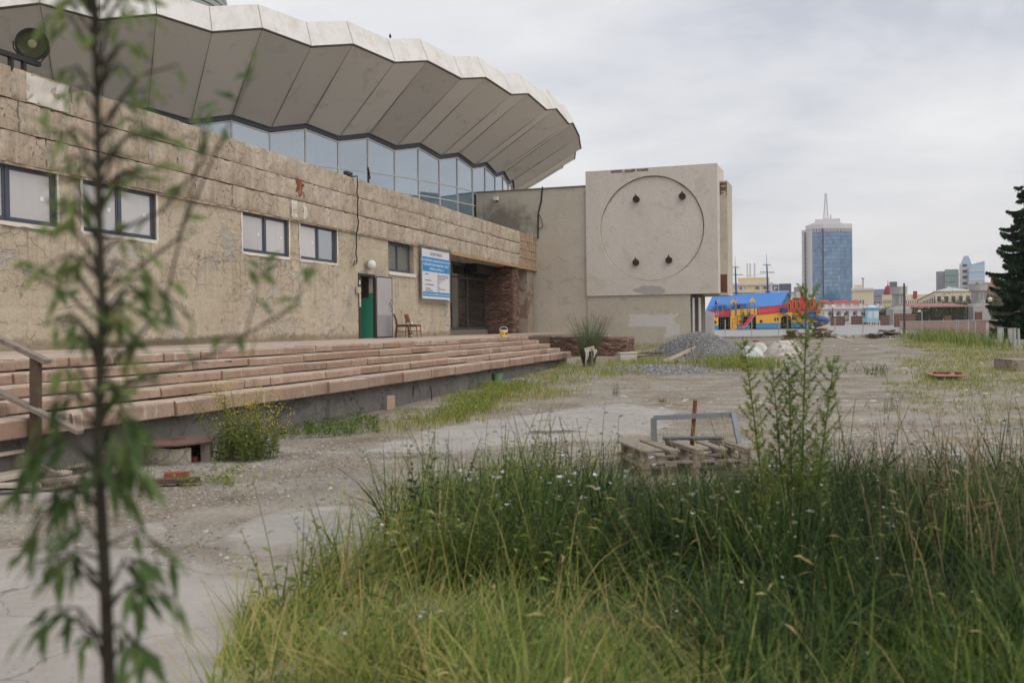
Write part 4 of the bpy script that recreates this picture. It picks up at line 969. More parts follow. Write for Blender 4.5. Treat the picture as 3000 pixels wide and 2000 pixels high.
MB().b2(bx0 + .03, bx1 - .03, .0155, .0178, bz1 - .86, bz1 - .30).build('title_band', blue, SHT)
MB().b2(bx0 + .03, bx1 - .03, .0155, .0178, bz0 + .10, bz0 + .27).build('footer_band', blue, SHT)
ink = M('ink_grey', S(92, 92, 98), .7, .02, 1, 0); white = M('ink_white', S(226, 228, 232), .7, .02, 1, 0); ink2 = M('ink_pale', S(132, 132, 136), .7, .02, 1, 0)
RT = (PI / 2, 0, 0)
def tx(body, size, mat, x, z, al='LEFT', sx=1.0): textobj('lettering', body, size, mat, SHT, (x, .0145, z), RT, al, sx)
cxm = (bx0 + bx1) / 2
tx('ПАСПОРТ ОБЪЕКТА', .16, ink, cxm, bz1 - .22, 'CENTER', .85)
tx('КАПИТАЛЬНЫЙ РЕМОНТ ЗДАНИЯ ФИЛИАЛА ФКП «РОСГОСЦИРК»', .125, white, cxm, bz1 - .47, 'CENTER', .82)
tx('«ЧЕЛЯБИНСКИЙ ГОСУДАРСТВЕННЫЙ ЦИРК» ПО АДРЕСУ:', .125, white, cxm, bz1 - .63, 'CENTER', .80)
tx('г. ЧЕЛЯБИНСК, ул. КИРОВА, д. 25', .125, white, cxm, bz1 - .79, 'CENTER', .82)
for s, z in (('Заказчик:', .98), ('Контактное лицо:', 1.22), ('Генеральный подрядчик:', 1.38), ('Ответственный', 1.53), ('производитель работ:', 1.61)): tx(s, .075, ink, bx0 + .3, bz1 - z)
for s, z in (('Федеральное казенное предприятие', .98), ('«РОССИЙСКАЯ ГОСУДАРСТВЕННАЯ', 1.06), ('ЦИРКОВАЯ КОМПАНИЯ»', 1.14), ('Директор цирка', 1.22), ('тел.: (351)', 1.30), ('ООО', 1.38), ('тел.: (351)', 1.46), ('Заместитель начальника', 1.53), ('участка', 1.61), ('тел.: (351)', 1.69)): tx(s, .07, ink2, bx0 + 1.62, bz1 - z)
tx('Начало строительства: ноябрь 2016', .085, white, bx0 + .08, bz0 + .155); tx('Окончание строительства: декабрь 2017', .085, white, bx1 - .06, bz0 + .155, 'RIGHT')
lac = MB()
for i in range(22):
    xx = bx0 + (bx1 - bx0) * i / 21
    lac.tube([(xx, .02, bz1 - .02), (xx + .05, .02, SH - .03)], .004, 4).tube([(xx, .02, bz0 + .02), (xx + .05, .02, .03)], .004, 4)
lac.build('lacing', M('cord_white', S(200, 198, 194), .9), SG)

# oval wall lamp
o_ = thing('wall_lamp', 'white oval bulkhead lamp on the stucco above the open door', 'lamp', W(30.62, 13.9, 3.72), ROTW)
MB().lathe([(.17, 0), (.17, .05), (.15, .06)], 24, sy=.85).build('base', M('lamp_base', S(140, 138, 132), .6), o_).rotation_euler = (PI / 2, PI / 2, 0)
MB().lathe([(.15, .06), (.16, .10), (.155, .17), (.12, .23), (.06, .26), (.0, .265)], 24, cap=False, sy=.82).build('diffuser', M('opal', S(214, 218, 216), .35, .03, 1, 0), o_, smooth=True).rotation_euler = (PI / 2, PI / 2, 0)
bxm = M('box_cream', S(190, 178, 160), .6)
o = MB().box((0, -.04, 0), (.2, .09, .2)).box((.03, -.09, 0), (.1, .012, .12)).build('switch_box', bxm, loc=W(29.9, 13.97, 2.86), rz=ROTW, bevel=.01); tag(o, 'small cream junction box left of the dark door frame', 'junction box')
# cables
cabm = M('black_cable', S(36, 35, 35), .6)
tcab, _ = hit(1047, 600, 13.78)
pts = [W(tcab + .02 * math.sin(i * 1.3), 13.74 + (.03 if z > 4.7 else .10) + .015 * math.sin(i * 2.1), z) for i, z in enumerate(np.linspace(6.52, 3.72, 22))]
o = MB().tube([W(tcab, 14.3, 6.52)] + pts + [W(tcab - .12, 13.9, 3.62), W(tcab + .02, 13.9, 3.8)], .022, 6).build('cable', cabm); tag(o, 'black cable hanging down the annex facade to the door', 'cable')
s_, z_ = hitp(1590, 553); s2, z2 = hitp(1578, 625); s3, z3 = hitp(1577, 700)
wp = lambda s, o, z: PA + UV_ * s + MV_ * o + Vector((0, 0, z))
o = MB().tube([wp(s_, .03, z_ + .1), wp((s_ + s2) / 2 + .05, .05, (z_ + z2) / 2), wp(s2, .06, z2), wp(s2 - .02, .06, (z2 + z3) / 2), wp(s3, .05, z3)], .04, 6).tube([wp(s2, .06, z2), wp(s2 + .2, .07, z2 - .4), wp(s2 + .25, .07, z2 - .75), wp(s2, .06, z2 - .9)], .018, 5).build('cable', cabm); tag(o, 'dark cable sagging down the rendered link wall', 'cable')
s_, z_ = hitp(1457, 583)
o = thing('security_lamp', 'tiny white lamp fixed high on the stained link wall', 'lamp', wp(s_, .02, z_), math.atan2(UV_.y, UV_.x))
MB().box((0, -.18, 0), (.22, .3, .2)).build('housing', M('white_plastic', S(230, 230, 228), .5), o); MB().box((0, -.03, -.1), (.06, .1, .12)).build('bracket', dark_metal, o)
# floodlight on its rail
o = thing('floodlight', 'round dark stage floodlight standing on the parapet rail at upper left', 'floodlight', W(15.55, 14.2, 6.48), 0)
fp = ony(92, 128, ray(92, 128).y * 0 + (W(15.55, 14.2, 0).y)); fl = fp - Vector(o.location)
face = (CAM + Vector((3, 0, -3)) - fp).normalized(); Rm = face.to_track_quat('Z', 'Y').to_euler()
blk = M('floodlight_black', S(48, 46, 44), .55, .2, 4, .1)
h_ = MB().lathe([(.10, -.32), (.20, -.28), (.27, -.12), (.285, .06), (.30, .075), (.30, .12), (.27, .12), (.26, .05)], 28, cap=False).build('housing', blk, o, smooth=False, loc=fl); h_.rotation_euler = Rm
MB().lathe([(.0, .03), (.265, .045), (.265, .05), (0, .055)], 28, cap=False).build('lens', glassmat('flood_lens', S(66, 72, 52), .1, .9), h_)
MB().lathe([(.0, .056), (.08, .056), (.085, .09), (.06, .14), (0, .15)], 16, cap=False).build('bulb', M('bulb', S(150, 146, 120), .3), h_)
px_ = ony(115, 185, fp.y) - Vector(o.location)
yk = MB(); 
rt = Rm.to_matrix() @ Vector((1, 0, 0)); ax = (rt - Vector((0, 0, rt.z))).normalized()
yk.tube([fl + ax * .31, fl + ax * .31 + Vector((0, 0, -.12)), fl + ax * .12 + Vector((0, 0, -.38)), fl - ax * .12 + Vector((0, 0, -.38)), fl - ax * .31 + Vector((0, 0, -.12)), fl - ax * .31], .015, 6); yk.build('yoke', blk, o)
ra, rb_ = ony(-60, 132, fp.y - 1.2) - Vector(o.location), ony(115, 190, fp.y + .2) - Vector(o.location)
MB().beam(ra, rb_, .10, .09).build('rail', blk, o)
for k in (.5, .72): 
    q = ra + (rb_ - ra) * k; MB().beam(q, Vector((q.x, q.y, -.05)), .08, .08).build('rail_post', blk, o)
# little T bracket and gadget on the parapet
o = thing('roof_bracket', 'small dark T shaped bracket standing on the parapet', 'bracket', W(31.3, 14.15, 6.43), ROTW)
MB().tube([(0, 0, 0), (0, 0, .42)], .03, 6).build('post', blk, o); MB().beam((-.7, -.3, .50), (.75, .3, .40), .07, .07).build('crossbar', blk, o)
o = thing('roof_bracket', 'small dark gadget on the parapet beside the hanging cable', 'bracket', W(29.6, 14.1, 6.43), ROTW)
MB().tube([(0, 0, 0), (0, 0, .16)], .03, 6).build('post', blk, o); MB().box((0, 0, .2), (.4, .14, .1)).build('head', blk, o)

# ================================================================== THINGS ON THE TERRACE
def chair(label, px, a_, rz, wood, seatm, kind):
    t_, _z = hit(px, 988, a_); P = W(t_, a_, 1.262)
    o = thing('chair', label, 'chair', P, rz, 'old chairs by the door')
    w, d = .40, .40
    for sy in (-1, 1):
        MB().tube([(.19, sy * .18, .43), (.205, sy * .185, .2), (.22, sy * .19, 0)], [.02, .018, .012], 8).build('leg', wood, o)
        MB().tube([(-.25, sy * .19, 0), (-.20, sy * .18, .43), (-.225, sy * .175, .62), (-.29, sy * .165, .82)], [.014, .02, .02, .014], 8).build('leg', wood, o)
        MB().beam((-.2, sy * .18, .22), (.2, sy * .183, .22), .016, .025).build('stretcher', wood, o)
        MB().beam((-.19, sy * .175, .405), (.19, sy * .178, .405), .02, .05).build('seat_rail', wood, o)
    MB().beam((.19, -.18, .405), (.19, .18, .405), .02, .05).build('seat_rail', wood, o)
    MB().box((0, 0, .445), (.42, .40, .035)).build('seat', seatm, o, bevel=.012)
    if kind == 0:
        for z in (.58, .66, .74): MB().beam((-.225 - (z - .62) * .32, -.17, z), (-.225 - (z - .62) * .32, .17, z), .014, .03).build('back_slat', wood, o)
        MB().beam((-.288, -.17, .81), (-.288, .17, .81), .018, .05).build('top_rail', wood, o)
    else:
        MB().beam((-.285, -.17, .81), (-.285, .17, .81), .018, .045).build('top_rail', wood, o); MB().beam((-.212, -.17, .54), (-.212, .17, .54), .016, .03).build('back_rail', wood, o)
        for i in range(5): MB().beam((-.212, -.1 + i * .05, .54), (-.283, -.1 + i * .05, .80), .01, .016).build('spindle', wood, o)
    return o
cB = chair('lighter spindle backed wooden chair, the right one of the pair', 1212, 13.38, math.radians(-18), M('teak_light', S(128, 74, 44), .5, .25, 8, .1), M('seat_tan', S(112, 80, 56), .8), 1)
cA = chair('dark ladder backed wooden chair nearest the open door', 1180, 13.30, math.radians(2), M('teak_dark', S(86, 50, 36), .5, .25, 8, .1), M('seat_brown', S(78, 56, 42), .9, .3, 12), 0)
pB = Vector(cB.location)
mg = thing('mug', 'small white mug standing on the seat of the right chair', 'mug', pB + Vector((-.05, -.1, .464)), 0)
cer = M('white_ceramic', S(214, 220, 226), .25, .02, 1, 0)
MB().lathe([(.035, 0), (.042, .01), (.043, .095), (.038, .095), (.036, .02), (0, .018)], 16, cap=False).build('body', cer, mg, smooth=True); MB().tube([(-.04, 0, .08), (-.07, 0, .075), (-.075, 0, .045), (-.04, 0, .025)], .007, 6).build('handle', cer, mg)
bt = thing('bottle', 'small dark glass bottle on the terrace under the chairs', 'bottle', W(hit(1205, 988, 13.1)[0], 13.1, 1.262))
MB().lathe([(.033, 0), (.036, .01), (.036, .13), (.015, .18), (.014, .21)], 14).build('body', glassmat('brown_glass', S(52, 34, 24), .1, .6), bt, smooth=True); MB().lathe([(.0365, .04), (.0365, .10)], 14, cap=False).build('label_band', M('paper', S(190, 180, 165)), bt)
def bucket(o, r0, r1, h, mat, rim=.012, n=24):
    MB().lathe([(0, .0), (r0, 0), (r1, h), (r1 + rim, h), (r1 + rim, h + .014), (r1 - .006, h + .014), (r1 - .006, h - .002), (r0 - .006, .008), (0, .008)], n, cap=False).build('body', mat, o, smooth=False)
tb_ = thing('plaster_tub', 'yellow and white plastic tub with handle on the top step', 'bucket', W(hit(1476, 985, 9.75)[0], 9.75, 1.262), .3)
bucket(tb_, .115, .135, .21, M('tub_white', S(226, 224, 220), .4, .03, 1, 0))
MB().lathe([(.1175, .025), (.1345, .17)], 24, cap=False).build('printed_band', M('tub_yellow', S(238, 196, 30), .45, .08, 5, 0), tb_)
MB().lathe([(0, .224), (.145, .224), (.147, .236), (.02, .238), (0, .238)], 24, cap=False).build('lid', M('tub_white', (1, 1, 1)), tb_)
MB().box((.05, -.123, .11), (.07, .012, .07)).build('printed_mark', M('tub_brown', S(90, 44, 30), .5), tb_); MB().box((-.045, -.118, .125), (.10, .012, .035)).build('printed_mark', M('tub_orange', S(214, 96, 30), .5), tb_)
MB().tube([(.148 * math.cos(a), 0, .215 + .13 * math.sin(a)) for a in np.linspace(0, PI, 14)], .007, 6).build('handle', M('tub_white', (1, 1, 1)), tb_)

# ================================================================== LOT: PROPS
woodg = M('grey_timber', S(142, 130, 118), .9, .3, 7, .5, 40, dirt=.5, dcol=S(86, 74, 64))
woodp = M('pale_timber', S(188, 174, 158), .9, .25, 6, .4, 40)
woodd = M('dark_timber', S(92, 74, 62), .9, .3, 6, .5, 40)
# green bucket
p = gp(1457, 1124); gb = thing('green_bucket', 'green plastic bucket beside the small gravel spill under the steps', 'bucket', p, .2)
b_o = M('bucket_green', S(104, 150, 104), .45, .12, 3, .05, dirt=.3, dcol=S(170, 168, 150)); bucket(gb, .095, .14, .27, b_o); MB().tube([(.15 * math.cos(a), .15 * math.sin(a) * .25 + .02, .27 - .10 * abs(math.sin(a))) for a in np.linspace(PI, 2 * PI, 12)], .005, 5).build('handle', M('wire', S(130, 130, 128), .5), gb)
# concrete well ring with rusty lid
p = gp(525, 1352); wl = thing('manhole', 'broken concrete well ring under a rusty iron lid near the yellow bush', 'manhole', p, .2)
cw = stucco('well_concrete', S(150, 140, 128), S(164, 154, 142), S(130, 122, 112), .5, .6, None, 2.5)
mb = MB(); n_ = 40; ro, ri, h = .40, .30, .22
for i in range(n_):
    a0_, a1_ = 2 * PI * i / n_, 2 * PI * (i + 1) / n_
    if 5.05 < a0_ < 5.75: continue
    hh = h - .02 * math.sin(a0_ * 3)
    mb.add([(r * math.cos(a), r * math.sin(a), z) for a in (a0_, a1_) for r, z in ((ro, -.1), (ro, hh), (ri, hh), (ri, -.1))], [(0, 4, 5, 1), (1, 5, 6, 2), (2, 6, 7, 3), (0, 1, 2, 3), (7, 6, 5, 4)])
mb.build('concrete_ring', cw, wl)
lidm = M('rusty_lid', S(112, 84, 74), .8, .25, 4, .4, 30, dirt=.5, dcol=S(66, 46, 38))
oc = [(.45 * math.cos(a) * (1.05 if i % 3 else .95), .45 * math.sin(a)) for i, a in enumerate(np.linspace(0, 2 * PI, 13)[:-1])]
ld = MB().prism(oc, .235, .265, lambda u, v, h: (u, v, h + .04 * u)).build('lid', lidm, wl, bevel=.006)
MB().tube([(-.08, 0, .263), (-.07, 0, .285), (.07, 0, .29), (.08, 0, .268)], .008, 5).build('lid_handle', lidm, ld)
redb = M('brick_red', S(138, 80, 64), .95, .2, 6, .5)
def brick(px, py, rz, label, z=0, tilt=0.0, p=None):
    P = p if p is not None else gp(px, py); o = MB().box((0, 0, .0325), (.25, .12, .065)).build('brick', redb, loc=P + Vector((0, 0, z)), bevel=.006); o.rotation_euler = (tilt, 0, rz); return tag(o, label, 'brick')
brick(518, 1399, .2, 'red brick lying flat in front of the well ring'); brick(480, 1356, .1, 'red brick wedged under the left of the well ring'); brick(548, 1352, -.1, 'red brick wedged under the right of the well ring')
def plank(p, q, w, h, mat, label, name='plank', cat='plank', group=None):
    p = Vector(p); q = Vector(q); c = (p + q) / 2
    o = MB().beam(p - c, q - c, w, h).build(name, mat, loc=c, bevel=.004); return tag(o, label, cat, group)
a_, b_ = gp(450, 1425), gp(585, 1420); plank(a_ + Vector((0, 0, .05)), b_ + Vector((0, 0, .06)), .11, .05, woodd, 'dark plank on the ground in front of the red brick')
# wooden stair with handrail at left
WS = thing('wooden_steps', 'temporary timber steps with handrail at the left edge of the flight', 'wooden steps', gp(60, 1440), ROTW)
wl0 = Vector(WS.location); 
inv = Matrix.Rotation(-ROTW, 3, 'Z')
def loc_(P): return inv @ (Vector(P) - wl0)
pb = gp(103, 1425); pt = ony(105, 1047, pb.y)
MB().beam(loc_(pb - Vector((0, 0, .1))), loc_(pt), .09, .09).build('post', woodd, WS)
up = NV * 1.0 + Vector((0, 0, .40))
ra = ony(140, 1060, pb.y - .05); MB().beam(loc_(ra), loc_(ra + up * 2.2), .10, .05).build('handrail', woodg, WS)
rb_ = ony(92, 1195, pb.y - .05); MB().beam(loc_(rb_ - up * .6), loc_(rb_ + up * 2.0), .10, .04).build('mid_rail', woodg, WS)
q2 = pb + NV * 1.7; MB().beam(loc_(q2), loc_(q2 + Vector((0, 0, 2.1))), .09, .09).build('post', woodd, WS)
for sgn in (0, -1.15):
    st_ = pb - NV * .25 + DV * sgn; MB().beam(loc_(st_ + Vector((0, 0, .05))), loc_(st_ + up * 2.0), .06, .22).build('stringer', woodg, WS)
for i in range(6):
    c = pb + NV * (.0 + i * .32) + DV * -.6 + Vector((0, 0, .17 + i * .195)); MB().box(loc_(c), (1.3, .30, .04)).build('tread', woodp, WS, bevel=.004)
rg = random.Random(3)
for i, (x0, y0, x1, y1) in enumerate(((-60, 1420, 240, 1385), (-40, 1440, 200, 1408), (40, 1452, 300, 1418), (-80, 1465, 120, 1450))):
    a_, b_ = gp(x0, y0), gp(x1, y1); plank(a_ + Vector((0, 0, .05 + .03 * i)), b_ + Vector((0, 0, .10)), .16, .035, (woodg, woodp, woodg, woodp)[i], ('uppermost', 'second highest', 'third highest', 'lowest')[i] + ' of the loose boards lying behind the leaves at far left', group='boards at far left')

# pallets with steel frame and rusty pipe
pc = gp(2015, 1392); pc = Vector((pc.x, pc.y + .35, G(pc.x, pc.y + .35)))
def pallet(loc, rz, label, mat, n=6, tilt=(0, 0)):
    o = thing('pallet', label, 'pallet', loc, rz, 'pallets in the weeds'); o.rotation_euler = (tilt[0], tilt[1], rz); r = random.Random(n)
    for y in (-.44, 0, .44): MB().box((0, y, .011), (1.2, .09, .02)).build('bottom_board', mat, o)
    for x in (-.52, 0, .52):
        for y in (-.44, 0, .44): MB().box((x, y, .061), (.10, .09, .078)).build('block', mat, o)
        MB().box((x, 0, .111), (.10, 1.0, .02)).build('cross_board', mat, o)
    for i in range(n):
        x = -.55 + 1.1 * i / (n - 1); MB().box((0, 0, 0), (.10 + r.uniform(-.01, .02), 1.0, .02)).build('deck_board', mat, o, loc=(x, r.uniform(-.01, .01), .133), rz=r.uniform(-.03, .03))
    return o
pallet(pc, .12, 'weathered grey pallet at the bottom of the pair in the weeds', woodg, 5)
pallet(pc + Vector((.02, .02, .145)), .16, 'weathered grey pallet on top of the other, gaps between its boards', woodg, 5)
sf = thing('angle_iron_stand', 'bent grey angle iron stand straddling the pallets', 'stand', pc + Vector((0, 0, 0)))
zp = pc.z + .29; D0 = pc.y + .42
L1, L0 = ony(1915, 1224, D0), ony(1917, 1304, D0); R1 = ony(2148, 1213, D0); R0 = gp(2186, 1396)
steel = M('grey_angle_iron', S(128, 132, 136), .5, .14, 4, .15, dirt=.35, dcol=S(84, 62, 50))
V0 = Vector(sf.location)
MB().beam(L1 - V0, R1 - V0, .045, .055).build('top_bar', steel, sf); MB().beam(L0 - V0, L1 - V0, .05, .06).build('upright', steel, sf); MB().beam(R0 - V0, R1 - V0, .05, .06).build('upright', steel, sf)
a_, b_ = ony(1941, 1298, D0 - .05), ony(2121, 1309, D0 - .1); a_.z = b_.z = zp + .025
o = MB().tube([a_ - (a_ + b_) / 2, b_ - (a_ + b_) / 2], .022, 10).build('pipe', M('grey_pipe', S(104, 104, 104), .6), loc=(a_ + b_) / 2); tag(o, 'grey pipe lying across the back of the top pallet', 'pipe')
a_, b_ = ony(2023, 1300, D0 - .02), ony(2037, 1172, D0 + .05)
o = MB().tube([Vector((0, 0, -.2)), b_ - a_], .024, 10).build('rusty_pipe', M('rusty_pipe', S(112, 72, 50), .85, .3, 8, .4), loc=a_); tag(o, 'upright rusty pipe stuck through the pallets', 'pipe')

# gravel heaps
def heap(name, label, c, rx, ry, h, seed, n, mat, r=(.02, .05), pw=1.5):
    X, Y = np.meshgrid(np.linspace(-1.1, 1.1, 60), np.linspace(-1.1, 1.1, 60)); R = np.hypot(X, Y) * (1 + .25 * (fbm(X * 2 + seed, Y * 2, seed) - .5))
    Z = h * np.clip(1 - R ** pw, 0, 1) ** 1.05 + .05 * (fbm(X * 6, Y * 6, seed + 2) - .5) * (R < 1) - .06 * (R >= 1)
    Zg = gz(c.x + X * rx, c.y + Y * ry) - c.z
    nm = NM(); gridmesh(nm, np.stack([X * rx, Y * ry, Z + Zg], -1)); o = nm.build(name, mat, loc=c); tag(o, label, 'gravel heap')
    P = RN.uniform(-1, 1, (n, 2)); P = P[np.hypot(P[:, 0], P[:, 1]) < 1.02]; Rr = np.hypot(P[:, 0], P[:, 1]) * (1 + .25 * (fbm(P[:, 0] * 2 + seed, P[:, 1] * 2, seed) - .5))
    z = h * np.clip(1 - Rr ** pw, 0, 1) ** 1.05 + gz(c.x + P[:, 0] * rx, c.y + P[:, 1] * ry) - c.z
    nm = NM(); stones(nm, np.column_stack([P[:, 0] * rx, P[:, 1] * ry, z]), RN.uniform(*r, len(P)), .8); s = nm.build('stones', m_st, o, smooth=False); s['kind'] = 'stuff'
m, nt, b, o = newmat('heap_stone'); at = nd(nt, 'ShaderNodeAttribute', attribute_name='rnd').outputs['Fac']
nt.links.new(ramp(nt, at, [(0, S(96, 95, 95)), (.5, S(132, 131, 130)), (.9, S(162, 160, 158)), (1, S(188, 184, 178))]), b.inputs['Base Color']); b.inputs['Roughness'].default_value = .9; m_st = m
heapm = M('heap_grey', S(112, 111, 110), .95, .25, 8, .8, 25)
c = gp(2072, 1040); c = Vector((c.x, c.y + 1.7, G(c.x, c.y + 1.7)))
heap('gravel_heap', 'tall dark grey gravel heap in front of the relief block', c, 2.15, 2.2, .92, 5, 11000, heapm, (.018, .04), 1.7)
c = gp(1930, 1085); heap('gravel_heap', 'low flat spread of gravel in front of the tall heap', c, 2.0, 1.7, .16, 8, 3500, heapm, (.015, .04))
c = gp(1530, 1122); heap('gravel_heap', 'small gravel spill beside the green bucket', c, .85, 1.2, .10, 11, 1800, heapm, (.012, .035))

# white sacks and tarpaulin
def blob(name, label, c, sx, sy, sz, mat, seed, cat='sack', group=None, fold=.18):
    u, v = np.meshgrid(np.linspace(0, 2 * PI, 97), np.linspace(-.12, 1, 30))
    uu = u % (2 * PI); rr = 1 + fold * 2 * (fbm(np.cos(u) * 2.2 + 9 + seed, np.sin(u) * 2.2 + 9 + v * 2.5, seed, 5) - .5) + .07 * np.abs(np.sin(u * 4.5 + 2.2 * np.sin(u * 2 + seed))) * (1.1 - v)
    prof = np.interp(v, [-.12, 0, .35, .72, .92, 1], [1.06, 1.0, .80, .52, .30, 0]); hz_p = np.interp(v, [-.12, 0, .35, .72, .92, 1], [-.1, .0, .42, .84, .97, 1.0])
    x = np.cos(u) * prof * rr * sx; y = np.sin(u) * prof * rr * sy; z = hz_p * sz + .10 * sz * (fbm(np.cos(u) * 3 * prof + 5, np.sin(u) * 3 * prof + seed, seed + 2) - .5) * (v > .05)
    nm = NM(); P = np.stack([x, y, z], -1); P[:, -1] = P[:, 0]; gridmesh(nm, P); o = nm.build(name, mat, loc=c); return tag(o, label, cat, group)
sack = M('white_sack', S(196, 190, 182), .8, .12, 4, .8, 10, dirt=.5, dcol=S(160, 150, 136))
c = gp(2300, 1036); tarp = blob('tarpaulin', 'white tarpaulin draped over a pile with a brick on top', c, .78, .7, .56, sack, 3, 'tarpaulin', fold=.22)
brick(0, 0, .2, 'brick holding down the top of the white tarpaulin', p=c + Vector((.0, -.05, .55)))
brick(0, 0, -.3, 'brick lying behind the first on the white tarpaulin', p=c + Vector((.02, .25, .53)))
c = gp(2200, 1040); blob('sack', 'crumpled translucent white sack left of the tarpaulin', c, .5, .45, .42, M('clear_sack', S(196, 200, 198), .45, .08, 3, .5, 6), 6)
c = gp(2238, 1034); blob('sack', 'grey white sack squeezed between tarpaulin and heap', c + Vector((0, .9, 0)), .5, .4, .45, sack, 9)
brick(0, 0, .6, 'red brick on top of the crumpled sack', p=c + Vector((-.1, .9, .46)))
# leaning boards by the heap, debris by the block
p = gp(2040, 1062)
o = thing('trestle', 'rickety trestle of pale boards leaning beside the gravel heap', 'trestle', p)
tl = lambda px, py, d: ony(px, py, d) - p
d = p.y
for (x0, y0, x1, y1, k) in ((1941, 1057, 2037, 1016, -.3), (1950, 1060, 2032, 1022, -.5), (1962, 1062, 2010, 1036, -.4)): MB().beam(tl(x0, y0, d + k), tl(x1, y1, d + .2), .09, .03).build('board', woodp, o)
for (x0, y0, x1, y1) in ((2003, 1030, 2014, 1062), (2026, 1020, 2038, 1062), (1980, 1046, 1986, 1066)): MB().beam(tl(x0, y0, d + .1), tl(x1, y1, d), .08, .04).build('leg', woodg, o)
MB().beam(tl(1990, 1066, d), tl(2060, 1058, d + .4), .1, .03).build('board', woodp, o)
rg = random.Random(12)
for i in range(12):
    px = rg.uniform(1795, 1905); py = 1052 - (px - 1795) * .06 - rg.uniform(0, 22); a_ = gp(px, py); L = rg.uniform(.7, 1.8); an = rg.uniform(-.5, .5)
    plank(a_ + Vector((0, 0, .06 + .03 * (i % 4))), a_ + Vector((L * math.cos(an), L * math.sin(an), rg.uniform(.02, .4))), rg.uniform(.08, .18), .03, rg.choice((woodg, woodp, woodd)), 'broken board in the debris at the foot of the relief block', group='debris boards by the block')
o = MB().box((0, 0, .15), (.62, .5, .3)).box((0, 0, .31), (.68, .56, .04)).build('foam_box', M('foam_white', S(206, 200, 190), .8, .1, 4, .3), loc=gp(1838, 1056), rz=.1, bevel=.01); tag(o, 'pale foam box in the weeds left of the gravel heap', 'box')
# rag covered stake
p = gp(1725, 1086); o = thing('rag_stake', 'small wooden stake frame hung with white rags', 'stake', p)
d = p.y; tl = lambda px, py, k=0: ony(px, py, d + k) - p
MB().beam(tl(1716, 1086), tl(1718, 1022), .05, .04).build('stake', woodg, o); MB().beam(tl(1736, 1080), tl(1733, 1020), .05, .04).build('stake', woodg, o); MB().beam(tl(1713, 1026), tl(1742, 1019), .05, .14).build('crosspiece', woodp, o)
rgm = M('rag', S(206, 200, 192), .95)
for px, l in ((1716, 40), (1721, 30), (1740, 26), (1745, 14)): 
    a_ = tl(px, 1024, -.05); MB().tube([a_, a_ + Vector((.02, -.02, -l / F * d * .5)), a_ + Vector((-.02, -.02, -l / F * d))], [.03, .025, .008], 5).build('rag', rgm, o)
# pink slab with bricks, concrete block at the right edge
p = gp(2795, 1113); o = thing('pink_slab', 'thin pink stone slab lying on rubble with three bricks on it', 'slab', p, .05)
MB().prism([(-.55, -.1), (.30, -.12), (.52, 1.1), (-.25, 1.15)], .10, .135, lambda u, v, h: (u, v, h - .02 * u)).build('slab', M('pink_stone', S(176, 130, 118), .8, .12, 3, .2), o)
MB().box((-.3, .2, .03), (.25, .2, .14)).box((.25, .5, .03), (.3, .3, .14)).build('prop', cw, o)
for x, y, r, wh in ((-.22, .45, .4, 'left'), (.0, .4, .9, 'middle'), (.22, .25, 1.4, 'right')): brick(0, 0, r, wh + ' one of the three bricks on the thin pink slab', p=p + Vector((x, y, .138)))['group'] = 'bricks on the pink slab'
p = gp(2975, 1088)
o = roughblock(2.2, .34, 1.6, 515, .10).build('concrete_block', stucco('broken_concrete', S(150, 138, 124), S(166, 154, 140), S(130, 118, 106), .5, .5, None, 2), loc=p + Vector((-.1, 0, .0)), smooth=False); o.rotation_euler = (0, .03, -.15)
tag(o, 'broken concrete slab lying at the right edge of the lot', 'slab')
nm = roughblock(2.2, 1.6, .01, 516, .03); s_ = nm.build('top_face', MATS['broken_concrete'], o, loc=(0, 0, .335)); s_.rotation_euler = (-PI / 2, 0, 0)
# ================================================================== VEGETATION
grassm = leafmat('grass_leaf', [(0, S(34, 48, 26)), (.2, S(58, 82, 38)), (.5, S(110, 134, 60)), (.72, S(158, 160, 84)), (.88, S(190, 176, 112)), (1, S(188, 156, 116))], .35)
weedm = leafmat('weed_leaf', [(0, S(52, 74, 38)), (.4, S(84, 108, 54)), (.75, S(124, 140, 66)), (1, S(160, 160, 76))], .35)
darkleaf = leafmat('dark_leaf', [(0, S(36, 56, 34)), (.5, S(58, 84, 44)), (1, S(96, 118, 58))], .35)
yflower = leafmat('yellow_flower', [(0, S(196, 178, 40)), (1, S(226, 208, 70))], .3)
wflower = leafmat('white_petal', [(0, S(214, 214, 212)), (1, S(236, 236, 234))], .3)
stemm = M('green_stem', S(92, 96, 58), .8, .2, 8, .1)
def ga(P): return np.column_stack([P, gz(P[:, 0], P[:, 1])])
# ---- foreground meadow
def xl(y): return np.interp(y, [2.0, 4.0, 5.0, 6.0, 7.2, 8.2, 9.0], [-.85, -1.3, -1.42, -1.3, -1.0, -.75, .2])
n = 62000
P = np.stack([RN.uniform(-2.0, 5.6, n), RN.uniform(1.9, 9.2, n)], -1)
x, y = P[:, 0], P[:, 1]
inside = x > xl(y) + .5 * (fbm(x * 2.1, y * 2.1, 81) - .5)
far = y < 8.9 - .5 * sst(1.5, 5, x) + 1.2 * (fbm(x * .9, y * .2, 83) - .5)
dens = np.clip(3.2 * fbm(x * 1.9, y * 1.9, 82) - .75, .12, 1) * (1 - .55 * sst(6.8, 8.9, y))
k = inside & far & (RN.random(n) < dens) & (np.abs(x) < .62 * y + .5)
P = P[k]; x, y = P[:, 0], P[:, 1]; n = len(P)
rt = sst(-.8, 1.3, x)
h = (.30 + .20 * rt + .30 * sst(4.6, 6.2, y) * (1 - .35 * rt) + .75 * (fbm(x * 1.5, y * 1.5, 84, 3) - .5)) * RN.uniform(.55, 1.25, n)
